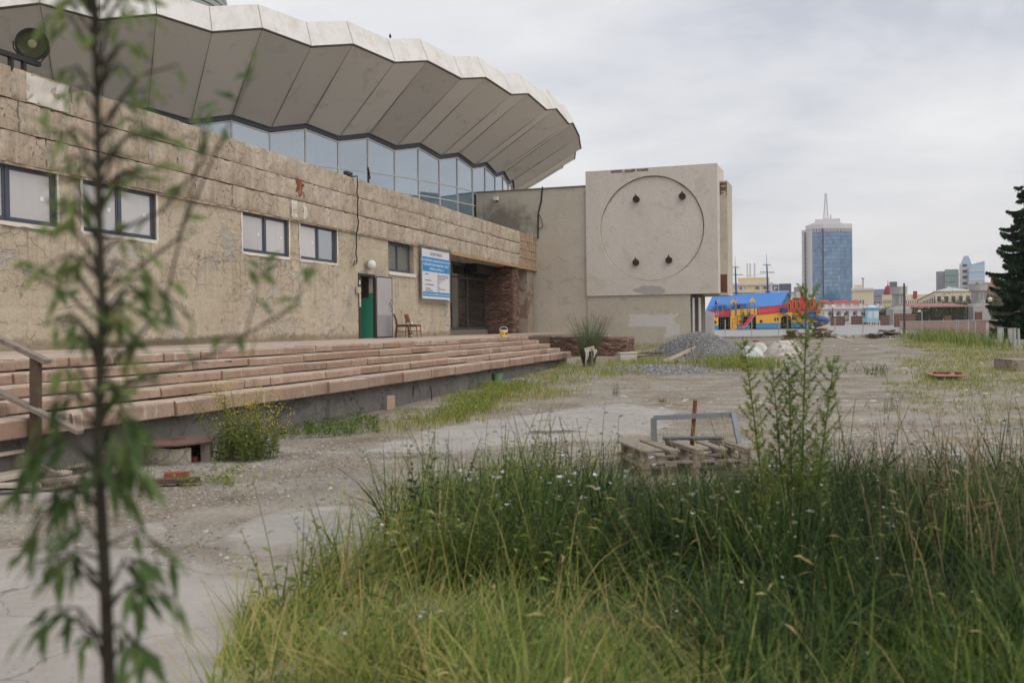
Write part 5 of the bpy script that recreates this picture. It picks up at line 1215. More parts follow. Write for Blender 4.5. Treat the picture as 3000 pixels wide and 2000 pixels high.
h = np.clip(h, .10, .30 + .115 * y + .1 * rt); pq = 1500 + F * x / y; h = np.where((pq > 1800) & (pq < 2230) & (y > 6.6), np.minimum(h, .52), h)
hue = np.clip(.68 - .52 * rt - .22 * sst(5.4, 6.8, y) * (1 - rt) + .75 * (fbm(x * 1.1, y * 1.1, 85) - .5) + RN.normal(0, .13, n) + .30 * (RN.random(n) < .07), 0, 1)  # towards the right, shade is painted into the blade colour
nm = NM(); tuft = 4 * PI * fbm(x * 1.8, y * 1.8, 88, 2) + RN.normal(0, .75, n)
blades(nm, ga(P), h, tuft, RN.uniform(.05, .6, n), RN.uniform(.004, .0095, n) * RN.choice([.9, 1.2, 1.6, 2.3], n), RN.uniform(.0, 1.0, n) ** 1.3, 5, hue)
# thatch of older, lying blades
k = RN.random(n) < .35; q = P[k]; blades(nm, ga(q) + [0, 0, .02], RN.uniform(.2, .5, len(q)), RN.normal(1.2, .9, len(q)), RN.uniform(.6, 1.3, len(q)), .006, .2, 4, np.clip(RN.normal(.72, .15, len(q)), 0, 1))
mo = nm.build('tall_grass', grassm); tag(mo, 'dense tall meadow grass filling the near right foreground', 'grass', kind='stuff')
# seed stalks
nm = NM(); n = 520
P = np.stack([RN.uniform(-1.5, 5.2, n), RN.uniform(3.0, 9.0, n)], -1); P = P[(P[:, 0] > xl(P[:, 1]) - .05) & (np.abs(P[:, 0]) < .6 * P[:, 1])]; n = len(P)
hh = RN.uniform(.5, .95, n) * np.clip(.45 + P[:, 1] * .085, 0, 1.1); az = RN.normal(2.6, .8, n)
tips = blades(nm, ga(P), hh, az, RN.uniform(.05, .35, n), .0032, RN.uniform(.05, .4, n), 5, np.clip(RN.normal(.88, .08, n), 0, 1), 3.0)
dv_ = np.stack([np.cos(az), np.sin(az), RN.uniform(-.3, .8, n)], -1)
leaves(nm, tips, dv_, RN.uniform(.05, .11, n), RN.uniform(.008, .014, n), np.clip(RN.normal(.9, .06, n), 0, 1), .3, .25)
so_ = nm.build('seed_stalks', grassm); tag(so_, 'dry straw coloured seed stalks standing above the grass', 'grass', kind='stuff')
# dry brown stalks at right
nm = NM(); n = 420; P = np.stack([RN.uniform(1.9, 5.2, n), RN.uniform(4.5, 8.6, n)], -1); P = P[P[:, 0] > .36 * P[:, 1]]; n = len(P)
tips = blades(nm, ga(P), RN.uniform(.6, 1.2, n), RN.uniform(0, 6.3, n), RN.uniform(.02, .25, n), .0045, RN.uniform(.0, .2, n), 5, RN.random(n), 3.0)
for i in range(3): leaves(nm, tips - [[0, 0, .05 * i]], RN.normal(0, 1, (n, 3)) + [0, 0, .8], .05, .009, RN.random(n))
drym = leafmat('dry_stalk', [(0, S(112, 92, 70)), (.6, S(150, 126, 96)), (1, S(172, 150, 116))], .15)
o = nm.build('dry_stalks', drym); tag(o, 'brown dry weed stalks at the right of the meadow', 'dry weeds', kind='stuff')

def stems_leaves(nmS, nmL, base, H, lean, nleaf, L, w, rnd0=.4, rs_=.18, up=.35, whorl=2.4, start=.12, flowers=None, tipk=1.0):
    """one leafy stem, numpy; returns tip."""
    az = RN.uniform(0, 2 * PI); t = np.linspace(0, 1, 8)
    C_ = base + np.stack([np.cos(az) * lean * H * t ** 1.6, np.sin(az) * lean * H * t ** 1.6, H * t * (1 - .1 * lean)], -1)
    r = np.linspace(.006, .002, 8) * max(.7, H)
    for j in range(3):
        a = 2 * PI * j / 3; b_ = 2 * PI * (j + 1) / 3
        A = C_ + np.stack([np.cos(a) * r, np.sin(a) * r, 0 * r], -1); B = C_ + np.stack([np.cos(b_) * r, np.sin(b_) * r, 0 * r], -1); gridmesh(nmS, np.stack([A, B], 0), .2)
    s = np.linspace(start, 1, nleaf); idx = s * 7; i0 = np.minimum(idx.astype(int), 6); f = (idx - i0)[:, None]
    Pn = C_[i0] * (1 - f) + C_[i0 + 1] * f; la = np.arange(nleaf) * whorl + RN.normal(0, .3, nleaf)
    dr = np.stack([np.cos(la), np.sin(la), np.full(nleaf, up) + RN.normal(0, .2, nleaf)], -1)
    sz = L * (1.1 - .75 * tipk * s) * RN.uniform(.75, 1.2, nleaf)
    leaves(nmL, Pn, dr, sz, sz * (w / L), np.clip(RN.normal(rnd0, rs_, nleaf), 0, 1), .2, .3)
    return C_[-1]
# ---- bindweed mass with white flowers behind the grass
nS, nL, nF = NM(), NM(), NM()
def flowers(nF, P, r):
    n = len(P)
    for j in range(5):
        a = 2 * PI * j / 5 + RN.uniform(0, 6, n); leaves(nF, P, np.stack([np.cos(a), np.sin(a), RN.uniform(.2, .9, n)], -1), r, r * .9, None, .1, .0)
for i in range(330):
    y = RN.uniform(5.6, 8.9); x = RN.uniform(-.3, .40 * y); 
    if x < xl(y) + .2: continue
    H = RN.uniform(.35, .72); pxx = 1500 + F * x / y
    if 1800 < pxx < 2230 and y > 6.9: H *= .45
    tip = stems_leaves(nS, nL, np.array([x, y, G(x, y)]), H, RN.uniform(.05, .4), 26, .06, .038, .35, .22, .2)
    if RN.random() < .17: flowers(nF, tip[None] + RN.normal(0, .09, (RN.integers(1, 4), 3)) * [1, 1, .6], RN.uniform(.018, .03))
# dark clump with flowers in the near grass
for i in range(70):
    p = gp(1330, 1690); x, y = p.x + RN.normal(0, .17), p.y + RN.normal(0, .13)
    tip = stems_leaves(nS, nL, np.array([x, y, G(x, y)]), RN.uniform(.18, .36), RN.uniform(.1, .5), 14, .07, .045, .1, .12, .15)
    if RN.random() < .75: flowers(nF, tip[None] + [[0, 0, .02]], RN.uniform(.014, .022))
for i in range(25):
    y = RN.uniform(3.8, 8.0); x = RN.uniform(xl(y), .5 * y); flowers(nF, np.array([[x, y, G(x, y) + RN.uniform(.25, .55)]]), RN.uniform(.01, .018))
# broad leaved weeds mixed into the meadow
nBr = NM()
for i in range(620):
    y = RN.uniform(3.6, 8.6); x = RN.uniform(xl(y) + .05, min(5, .56 * y)); lf = x < .6
    if fbm(x * .9 + 3, y * .9, 87) < .42: continue
    pxx = 1500 + F * x / y; H = RN.uniform(.35, .85) * (1.0 if y > 5 else .6) * (1.25 if y > 6.3 else 1)
    if 1800 < pxx < 2230 and y > 6.6: H *= .4
    stems_leaves(nS, nBr, np.array([x, y, G(x, y)]), H, RN.uniform(.05, .5), RN.integers(9, 20), RN.uniform(.08, .14), RN.uniform(.018, .036), .62 if lf else .35, .2, RN.uniform(.2, .9))
s_ = nBr.build('broad_leaves', weedm, mo); s_['kind'] = 'stuff'
bw = nL.build('bindweed', darkleaf); tag(bw, 'tangled bindweed leaves with white flowers behind the grass', 'bindweed', kind='stuff')
s_ = nS.build('stems', stemm, bw); s_['kind'] = 'stuff'; s_ = nF.build('flowers', wflower, bw); s_['kind'] = 'stuff'

def plant(name, label, base, builder, leafmat_, cat='weed', flowermat=None, group=None):
    o = thing(name, label, cat, base, 0, group); S_, L_, F_ = NM(), NM(), NM(); builder(S_, L_, F_)
    if S_.n: S_.build('stem', stemm, o)
    if L_.n: L_.build('leaves', leafmat_, o)
    if F_.n: F_.build('blossom', flowermat or yflower, o)
    return o
Z3 = np.zeros(3)
# ---- tall feathery mugwort stems at right of the pallets
mugm = leafmat('mugwort_leaf', [(0, S(100, 122, 64)), (.5, S(142, 160, 88)), (1, S(188, 182, 94))], .5)
def mug(H, leanx, yellow, nb=30, wd=1.0):
    nb = int(nb)
    def f(S_, L_, F_):
        t = np.linspace(0, 1, 14); C_ = np.stack([leanx * t ** 1.2 * H, .03 * np.sin(t * 5), H * t], -1); r = np.linspace(.009, .0025, 14)
        for j in range(4):
            a, b_ = PI / 2 * j, PI / 2 * (j + 1); A = C_ + np.stack([np.cos(a) * r, np.sin(a) * r, 0 * r], -1); B = C_ + np.stack([np.cos(b_) * r, np.sin(b_) * r, 0 * r], -1); gridmesh(S_, np.stack([A, B], 0), .2)
        for i in range(nb):
            s = .12 + .86 * i / nb; idx = s * 13; i0 = min(int(idx), 12); p = C_[i0] + (C_[i0 + 1] - C_[i0]) * (idx - i0)
            az = i * 2.4 + RN.normal(0, .3); Lb = wd * (.17 * (1 - s) ** .5 + .05) * RN.uniform(.5, 1.3); Lb *= 1.7 if RN.random() < .10 * wd else 1.0; q = 9; u = np.linspace(.08, 1, q)
            B = p + np.stack([np.cos(az) * Lb * u, np.sin(az) * Lb * u, Lb * (.55 * u + .55 * u * u)], -1)
            gridmesh(S_, np.stack([B - [0, 0, .0015], B + [0, 0, .0015]], 0), .2)
            for rep in range(5):
                dr = np.stack([np.cos(az + RN.normal(0, 1.1, q)), np.sin(az + RN.normal(0, 1.1, q)), RN.uniform(.1, .9, q)], -1)
                leaves(L_, B, dr, RN.uniform(.025, .055, q) * (1.1 - .4 * s), RN.uniform(.006, .013, q), np.clip(RN.normal(yellow, .18, q), 0, 1), .2, .2)
    return f
dM = 6.4
for (bx, by, tx_, ty, ye, lab) in ((2352, 1330, 2358, 832, .35, 'tallest bushy mugwort stem at right, rising in front of the far towers'), (2262, 1330, 2172, 985, .68, 'yellowish mugwort stem leaning left of the tallest one'), (2312, 1330, 2258, 1075, .4, 'short dark mugwort stem between the leaning and the tallest'), (2330, 1330, 2305, 1060, .4, 'slim mugwort stem just left of the tallest'), (2380, 1330, 2440, 1040, .45, 'mugwort stem bending right of the tallest')):
    q = ony(tx_, ty, dM); b_ = ony(bx, by, dM); z0 = G(b_.x, b_.y); H = q.z - z0; kx = (q.x - b_.x) / H
    plant('mugwort', lab, (b_.x, b_.y, z0), mug(H, kx, ye, int(18 + 18 * H) * (1.5 if 'tallest bushy' in lab else 1), .95 if 'tallest bushy' in lab else .5), mugm, 'weed', group='mugwort stems')
# ---- other single weeds rising from the grass
def weedf(H, n, L, w, lean, r0=.4):
    return lambda S_, L_, F_: stems_leaves(S_, L_, Z3, H, lean, n, L, w, r0, .15, .7)
for (px, ty, d_, n_, L, lab) in ((1225, 1300, 6.4, 20, .12, 'dark leafy weed rising at the very left of the meadow edge'), (1345, 1360, 6.2, 18, .11, 'leafy weed bending right of the leaning one'), (1480, 1380, 6.6, 18, .10, 'leafy weed left of the middle of the meadow edge'), (1285, 1255, 6.3, 22, .10, 'leaning leafy weed with broad leaves at the left of the meadow'), (1400, 1330, 6.6, 20, .09, 'leafy weed second from the left edge of the meadow'), (1160, 1330, 6.0, 16, .08, 'pale grassy weed at the left corner of the meadow'), (1730, 1290, 6.8, 20, .07, 'leafy weed standing left of the pallets'), (2498, 1108, 7.2, 26, .05, 'tall thin weed standing on its own right of the mugwort'), (2590, 1290, 6.2, 20, .07, 'leafy weed in the gap right of the thin tall one'), (2760, 1290, 5.6, 20, .07, 'dark leafy weed before the litter strip'), (2985, 1220, 5.0, 24, .08, 'dark leafy weed at the right edge of the picture'), (2900, 1330, 5.2, 20, .07, 'short dark weed second from the right edge'), (1560, 1390, 6.4, 18, .08, 'leafy weed in the middle of the meadow edge'), (1080, 1530, 5.0, 12, .09, 'blurred weed stalk rising at the left border of the grass')):
    q = ony(px, ty, d_); z0 = G(q.x, d_); plant('leafy_weed', lab, (q.x, d_, z0), weedf(q.z - z0, int(n_ * 1.5), L * 1.25, L * .42, .12), darkleaf, group='leafy weeds of the meadow')
# ---- yellow flowering bush by the well ring
def ybush(S_, L_, F_):
    for i in range(120):
        a = RN.uniform(0, 6.28); r = RN.random() ** .6 * .40; H = RN.uniform(.35, 1.02) * (1 - .5 * r)
        tip = stems_leaves(S_, L_, np.array([r * math.cos(a), r * math.sin(a), 0]), H, RN.uniform(.15, .6), 40, .075, .022, .55, .2, .5)
        m_ = RN.integers(5, 15); leaves(F_, tip[None] + RN.normal(0, 1, (m_, 3)) * [.06, .06, .10], RN.normal(0, 1, (m_, 3)) + [0, 0, .5], .020, .018, None)
p = gp(720, 1345); plant('flowering_bush', 'bushy weed with small yellow flowers in front of the grey foundation', p, ybush, weedm, 'bush')
# ---- feathery tamarisk like bush at the end of the steps
feam = leafmat('feathery_leaf', [(0, S(84, 100, 76)), (.5, S(118, 130, 98)), (1, S(146, 152, 112))], .3)
def fbush(S_, L_, F_):
    for i in range(190):
        a = RN.uniform(0, 6.28); H = RN.uniform(.6, 1.9); ln = RN.uniform(.15, .6)
        stems_leaves(S_, L_, np.array([.2 * math.cos(a), .2 * math.sin(a), 0]), H, ln, 60, .12, .008, .5, .2, 1.1, 2.4, .2, None, .5)
p = gp(1725, 1072); plant('feathery_bush', 'grey green feathery bush at the far end of the steps', p, fbush, feam, 'bush')
# ---- low weeds: strips along the steps, patches on the lot
nB, nL2, nS2, nF2 = NM(), NM(), NM(), NM()
def zone(poly, n, h, hue, kind='grass', w=.006, clump=.5):
    Q = np.array([gp(*q)[:2] for q in poly]); lo, hi = Q.min(0), Q.max(0); P = RN.uniform(lo - .5, hi + .5, (n, 2)); ins = np.zeros(n, bool); T_ = P + (.05 * np.abs(P[:, 1:2]) + .2) * 2 * (np.stack([fbm(P[:, 0] * .8, P[:, 1] * .8, 95, 4), fbm(P[:, 0] * .8 + 40, P[:, 1] * .8, 96, 4)], -1) - .5)
    for i in range(len(Q)):
        a, b_ = Q[i], Q[(i + 1) % len(Q)]; ins ^= ((a[1] > T_[:, 1]) != (b_[1] > T_[:, 1])) & (T_[:, 0] < (b_[0] - a[0]) * (T_[:, 1] - a[1]) / (b_[1] - a[1] + 1e-9) + a[0])
    ins &= (P[:, 0] * -NV.x * -1 * 0 + P[:, 0] * NV.x + P[:, 1] * NV.y < 7.75) | (P[:, 0] * DV.x + P[:, 1] * DV.y > 34.6)
    ins &= fbm(P[:, 0] * 1.3, P[:, 1] * 1.3, 91, 4) > clump * RN.uniform(.85, 1.1, n); P = P[ins]; n = len(P)
    if n == 0: return
    P = ga(P)
    if kind == 'grass': blades(nB, P, h * RN.uniform(.4, 1.3, n), RN.uniform(0, 6.3, n), RN.uniform(.05, .6, n), w, RN.uniform(.1, .6, n), 3, np.clip(RN.normal(hue, .16, n), 0, 1))
    else:
        m_ = 9
        for j in range(m_):
            a = RN.uniform(0, 6.28, n); dr = np.stack([np.cos(a), np.sin(a), RN.uniform(.2, 1.6, n)], -1)
            leaves(nL2, P + np.column_stack([RN.normal(0, .03, (n, 2)), h * RN.random(n) * .8]), dr, RN.uniform(.03, .075, n), RN.uniform(.014, .03, n), np.clip(RN.normal(hue, .2, n), 0, 1))
zone([(680, 1275), (900, 1245), (1040, 1232), (1060, 1262), (830, 1280)], 900, .16, .45, 'leaf', clump=.38)
zone([(690, 1280), (1050, 1235), (1060, 1265), (820, 1285)], 2200, .16, .45, clump=.38)
zone([(1060, 1262), (1130, 1235), (1230, 1205), (1420, 1150), (1600, 1100), (1680, 1095), (1660, 1150), (1480, 1208), (1330, 1250), (1180, 1268)], 15000, .22, .70, clump=.36, w=.010)
zone([(1130, 1240), (1300, 1190), (1440, 1150), (1560, 1110), (1600, 1130), (1420, 1200), (1250, 1245)], 7500, .22, .80, 'leaf', clump=.36)
zone([(1600, 1095), (1700, 1060), (1850, 1052), (1960, 1060), (1900, 1085), (1720, 1120), (1620, 1150)], 9000, .26, .66, clump=.38, w=.014)
zone([(1900, 1070), (2030, 1050), (2230, 1050), (2330, 1070), (2200, 1098), (2000, 1085)], 10000, .40, .60, clump=.36, w=.018)
zone([(1700, 1100), (1850, 1090), (1950, 1110), (1850, 1170), (1700, 1190)], 700, .14, .6, clump=.52)
zone([(2470, 1090), (2540, 1085), (2560, 1103), (2470, 1104)], 700, .38, .3, clump=.3, w=.02)
zone([(2640, 995), (2990, 1005), (3050, 1100), (2900, 1130), (2660, 1140), (2640, 1100), (2700, 1040)], 60000, .17, .70, clump=.37, w=.018)
zone([(2650, 1000), (2990, 1010), (3050, 1150), (2900, 1180), (2660, 1160)], 3000, .14, .75, 'leaf', clump=.44)
zone([(2655, 985), (2760, 992), (2960, 1022), (2960, 1034), (2800, 1012), (2660, 994)], 14000, .85, .50, clump=.22, w=.024)
zone([(2690, 985), (2960, 1020), (2950, 1028), (2700, 992)], 3200, .9, .6, 'leaf', clump=.25)
zone([(2650, 1100), (2990, 1110), (3000, 1260), (2650, 1200)], 9000, .12, .62, clump=.45, w=.012)
zone([(430, 1360), (600, 1370), (730, 1430), (600, 1438), (430, 1440)], 700, .10, .78, 'leaf', w=.01, clump=.42)
zone([(400, 1330), (620, 1360), (850, 1380), (800, 1450), (430, 1440)], 900, .10, .7, clump=.45)
zone([(0, 1370), (300, 1380), (330, 1440), (0, 1440)], 1500, .3, .45, clump=.3)
zone([(2480, 1100), (2700, 1150), (2650, 1300), (2500, 1280)], 400, .12, .65, clump=.55)
zone([(1800, 1010), (1990, 1012), (1960, 1040), (1820, 1045)], 3600, .3, .7, clump=.3, w=.016)
zone([(900, 1290), (1500, 1225), (1700, 1300), (1200, 1440), (850, 1400)], 500, .07, .6, clump=.56)
wo_ = nB.build('weeds', grassm); tag(wo_, 'patchy low weeds and thin grass over the lot', 'weeds', kind='stuff')
s_ = nL2.build('leaves', weedm, wo_); s_['kind'] = 'stuff'
# single small upright weeds
for (px, py, H, n_, lab) in ((950, 1200, .62, 34, 'feathery green weed standing before the foundation'), (1808, 1160, .35, 24, 'small grey green weed on the bare ground left of the pallets'), (1938, 1180, .12, 14, 'tiny yellow green tuft on bare ground'), (2600, 1210, .35, 12, 'thin yellow flowering weed on the bare right ground'), (2620, 1205, .4, 16, 'thin green weed beside the yellow flowering one'), (330, 1290, .75, 30, 'pale weed growing up beside the handrail post'), (420, 1300, .6, 26, 'pale weed between handrail and well ring')):
    p = gp(px, py)
    plant('small_weed', lab, p, lambda S_, L_, F_: [stems_leaves(S_, L_, np.array([RN.normal(0, .04), RN.normal(0, .04), 0]), H * RN.uniform(.6, 1), RN.uniform(.05, .3), n_, .07, .016, .4, .2, .7) for _ in range(5)], feam if H > .3 else weedm, group='single small weeds')

# ---- near sapling, out of focus
saplm = leafmat('sapling_leaf', [(0, S(64, 84, 52)), (.5, S(102, 126, 74)), (1, S(148, 160, 96))], .55, .6)
def sapling():
    D_ = 1.45; base = ony(322, 2060, D_); o = thing('sapling', 'blurred ash leaved sapling close to the camera at left', 'sapling', (base.x, base.y, G(base.x, base.y)))
    B0 = Vector(o.location)
    L_, S_ = NM(), MB()
    cp_ = [(330, 2300), (322, 2060), (308, 1700), (288, 1350), (290, 1180), (300, 900), (290, 620), (285, 300), (272, 0), (262, -150)]
    C_ = [ony(px, py, D_ + .01 * math.sin(i)) - B0 for i, (px, py) in enumerate(cp_)]; C_[0] = Vector((.01, 0, 0))
    S_.tube(C_, [.011, .0105, .0095, .0085, .0078, .007, .0062, .0052, .0042, .003], 8); S_.build('stem', M('sapling_bark', S(52, 48, 36), .8, .2, 10, .2), o)
    tw = MB()
    def leaf(p, d, L, w, r0):
        leaves(L_, np.array([p[:]]), np.array([d[:]]), L, w, np.array([np.clip(RN.normal(r0, .18), 0, 1)]), .15, .15)
    def compound(px, py, tx_, ty, n, L, dd=0.0, r0=.35, hang=1.0):
        L = L * (.82 if L > .062 else 1.0); r0 = r0 + .12
        """petiole from the stem at (px,py) to (tx,ty); leaflets hang from its end half."""
        a = ony(px, py, D_) - B0; b_ = ony(tx_, ty, D_ + dd) - B0; mid = (a + b_) / 2 + Vector((0, 0, .03))
        pts = [a, mid, b_]; tw.tube(pts, [.003, .0022, .0015], 5)
        for i in range(n):
            k = .45 + .55 * i / max(1, n - 1); q = (mid + (b_ - mid) * (k - .5) * 2) if k > .5 else a + (mid - a) * k * 2
            s_ = 1 if i % 2 else -1
            dr = (b_ - a).normalized() * .5 + Vector((s_ * RN.uniform(.1, .5), RN.uniform(-.5, .5), -hang * RN.uniform(.5, 1.2)))
            leaf(q, dr, L * RN.uniform(.55, 1.1), L * RN.uniform(.14, .25), r0)
    for a in [(290, 1450, 95, 1560, 7, .085, .0, .25), (300, 1640, 150, 1690, 7, .09, .03, .25), (300, 1600, 190, 1560, 6, .085, -.05, .2), (310, 1750, 420, 1640, 6, .085, .0, .35), (305, 1600, 500, 1620, 5, .08, .04, .3),
              (310, 1800, 440, 1740, 7, .095, .0, .15), (318, 1900, 150, 1780, 7, .09, .03, .25), (318, 1950, 430, 1900, 7, .11, -.1, .4), (318, 1980, 240, 1860, 6, .09, .06, .35),
              (290, 1360, 120, 1310, 6, .08, .02, .4), (288, 1330, 420, 1250, 6, .085, .0, .2), (290, 1420, 420, 1370, 6, .09, -.04, .3), (290, 1300, 300, 1360, 5, .1, -.08, .1), (290, 1180, 350, 1140, 4, .075, .0, .2), (290, 1200, 130, 1200, 5, .085, .03, .1),
              (292, 1000, 350, 960, 4, .075, .03, .2), (290, 820, 200, 800, 5, .07, .0, .55), (300, 860, 430, 880, 4, .075, .05, .3), (300, 820, 560, 930, 5, .07, .02, .3), (298, 700, 150, 640, 5, .06, .03, .55), (290, 640, 400, 500, 5, .05, .0, .45),
              (288, 560, 180, 470, 5, .055, .03, .5), (288, 420, 440, 260, 6, .05, .05, .5), (286, 380, 520, 190, 5, .045, .08, .5), (285, 300, 170, 210, 5, .05, .0, .5), (280, 160, 130, 50, 6, .05, .0, .5), (278, 120, 400, 30, 6, .05, .04, .5), (275, 60, 200, -40, 6, .055, .02, .5), (272, 40, 330, -60, 6, .055, .02, .5), (285, 330, 330, 180, 4, .05, .0, .4),
              (305, 1500, 60, 1420, 6, .08, .05, .3), (310, 1700, 60, 1620, 5, .08, .08, .3)]:
        compound(*a)
    for i in range(13):
        y_ = RN.uniform(1230, 1980) if i < 13 else RN.uniform(60, 900); s_ = RN.choice([-1, 1]); w_ = RN.uniform(60, 230) if i < 13 else RN.uniform(50, 140)
        compound(296, y_, 296 + s_ * w_, y_ - RN.uniform(-60, 90), 6, RN.uniform(.07, .10), RN.uniform(-.08, .1), RN.uniform(.1, .45))
    for i in range(58):
        y_ = RN.uniform(-60, 1300); s_ = RN.choice([-1, 1]); w_ = RN.uniform(40, 190); compound(290, y_, 290 + s_ * w_, y_ - RN.uniform(0, 130), 6, RN.uniform(.035, .06), RN.uniform(-.06, .12), RN.uniform(.45, .8), RN.uniform(-.3, .8))
    # two slim side shoots reaching right
    for pts in (((300, 860), (520, 700), (640, 430), (745, 190)), ((296, 700), (470, 620), (600, 470), (585, 330)), ((300, 1010), (560, 1000), (720, 980), (770, 780)), ((296, 950), (200, 860), (120, 820), (40, 780)), ((300, 1100), (480, 900), (560, 560), (600, 380)), ((300, 1150), (620, 1040), (860, 900), (900, 800))):
        Q = [ony(px, py, D_ + .08 * i) - B0 for i, (px, py) in enumerate(pts)]; tw.tube(Q, [.003, .0025, .002, .001], 5)
        for i in range(3):
            for j in range(3):
                if RN.random() < .72:
                    q = Q[i] + (Q[i + 1] - Q[i]) * (j / 3 + .2); leaf(q, Vector((RN.normal(0, .6), RN.normal(0, .5), RN.uniform(-.9, .5))), RN.uniform(.035, .06), RN.uniform(.012, .02), .45)
        for j in range(5): leaf(Q[-1] - (Q[-1] - Q[-2]) * .08 * j, (Q[-1] - Q[-2]).normalized() + Vector((RN.normal(0, .5), 0, 0)), .05, .013, .5)
    tw.build('twigs', MATS['sapling_bark'], o); L_.build('leaves', saplm, o)
sapling()
# ================================================================== BEYOND THE LOT
def rowm(n, c, **k): return M(n, c, **k)
wallpink = M('pink_render', S(186, 152, 142), .9, .06, .5, .1)
# pink boundary wall
a_, b_ = ony(2640, 955, 108), ony(3060, 990, 58); L = Vector((b_.x - a_.x, b_.y - a_.y, 0)); Lw = L.length; rzw = math.atan2(L.y, L.x)
PW = thing('boundary_wall', 'long low pink rendered wall running towards the spruce', 'wall', (a_.x, a_.y, .4), rzw)
nseg = 9
for i in range(nseg): MB().b2(i * Lw / nseg + .01, (i + 1) * Lw / nseg - .01, -.12, .12, -.2, 1.22).build('wall_panel', wallpink, PW)
MB().b2(0, Lw, -.17, .17, 1.221, 1.30).build('wall_coping', M('coping_dusty', S(196, 184, 176), .9), PW)
# spruce
sprm = leafmat('spruce_needle', [(0, S(34, 52, 38)), (.5, S(60, 86, 62)), (.85, S(96, 120, 88)), (1, S(116, 104, 76))], .3)
def spruce():
    D_ = 60; q = ony(3002, 522, D_); z0 = G(q.x, D_); H = q.z - z0
    o = thing('spruce_tree', 'dark spruce tree at the right edge of the picture', 'tree', (q.x, D_, z0))
    MB().tube([(0, 0, -.1), (0, 0, H * .5), (0, 0, H)], [.16, .10, .02], 8).build('trunk', M('spruce_bark', S(72, 60, 50), .9), o)
    nm = NM(); br = MB()
    nw = 25
    for k in range(nw):
        z = .45 + (H - .7) * (k / nw) ** .95; s = z / H; zk = z; R_ = 2.45 * (1 - s) ** .70 * min(1, .80 + s * .9) + .08
        nb = 7 if k < 18 else 5
        for j in range(nb):
            az = j * 2 * PI / nb + k * 2.4 + RN.normal(0, .25); r = R_ * RN.uniform(.5, 1.22); z = zk + RN.normal(0, .16); tl_ = RN.uniform(.22, .5); m_ = max(7, int(r * 22)); u = np.linspace(.06, 1, m_)
            C_ = np.stack([np.cos(az) * r * u, np.sin(az) * r * u, z - r * tl_ * u + r * .32 * u ** 2.4], -1)
            br.tube([C_[0], C_[m_ // 2], C_[-1]], [.03, .018, .006], 4)
            for rep in range(12):
                sd = (-1) ** rep; w = (.20 * r + .08) * (1.05 - u) ** .7 + .05
                a2 = az + sd * RN.uniform(.25, 1.1, m_); dr = np.stack([np.cos(a2), np.sin(a2), RN.uniform(-.9, .35, m_)], -1)
                leaves(nm, C_ + RN.normal(0, .025, (m_, 3)), dr, w * RN.uniform(.6, 1.35, m_) + .05, RN.uniform(.05, .10, m_), np.clip(RN.normal(.42, .24, m_), 0, 1), .4, .25)
    br.build('branches', MATS['spruce_bark'], o); nm.build('crown', sprm, o)
spruce()
# deciduous trees behind the pavilion and between the buildings
treem = leafmat('tree_leaf', [(0, S(44, 58, 34)), (.5, S(70, 86, 48)), (1, S(104, 116, 66))], .25)
def tree(label, px, pyt, D_, w, z0, seed):
    q = ony(px, pyt, D_); H = q.z - z0; o = thing('tree', label, 'tree', (q.x, D_, z0), 0, 'trees beyond the pavilion')
    MB().tube([(0, 0, 0), (0, 0, H * .45), (.1, 0, H * .8)], [.2, .13, .04], 7).tube([(0, 0, H * .4), (w * .3, .1, H * .75)], [.08, .02], 5).tube([(0, 0, H * .4), (-w * .3, -.1, H * .7)], [.08, .02], 5).build('trunk', MATS['spruce_bark'], o)
    nm = NM(); n_ = 26
    for i in range(n_):
        c = RN.normal(0, 1, 3); c /= np.linalg.norm(c); c = c * RN.random() ** .4 * [w * .42, w * .42, H * .33] + [0, 0, H * .62]; m_ = 110; rr = w * RN.uniform(.12, .24)
        P = c + RN.normal(0, .5, (m_, 3)) * rr; leaves(nm, P, RN.normal(0, 1, (m_, 3)), RN.uniform(.12, .3, m_), RN.uniform(.08, .18, m_), np.clip(RN.normal(.45, .25, m_), 0, 1))
    nm.build('crown', treem, o)
for (lab, px, py, D_, w, z0) in (('round tree above the pink pavilion roof', 2792, 868, 165, 8.5, 1.2), ('dark tree behind the left end of the pavilion', 2690, 900, 170, 7, 1.2), ('tree filling the gap under the pavilion roof', 2760, 898, 172, 9, 1.2), ('tree right of the second vent tower', 2890, 860, 160, 6, 1.2), ('bush left of the first vent tower', 2605, 902, 175, 5, 1.2), ('low tree behind the lamp at right', 2925, 880, 165, 7, 1.2), ('dark tree behind the middle of the pavilion', 2830, 895, 175, 8, 1.2), ('small green tree among the far red roofs', 2425, 884, 300, 8, 1.2)): tree(lab, px, py, D_, w, z0, 1)

def at(px, D_, z): q = ony(px, 900, D_); return Vector((q.x, D_, z))
def hz_(py, px, D_): return ony(px, py, D_).z
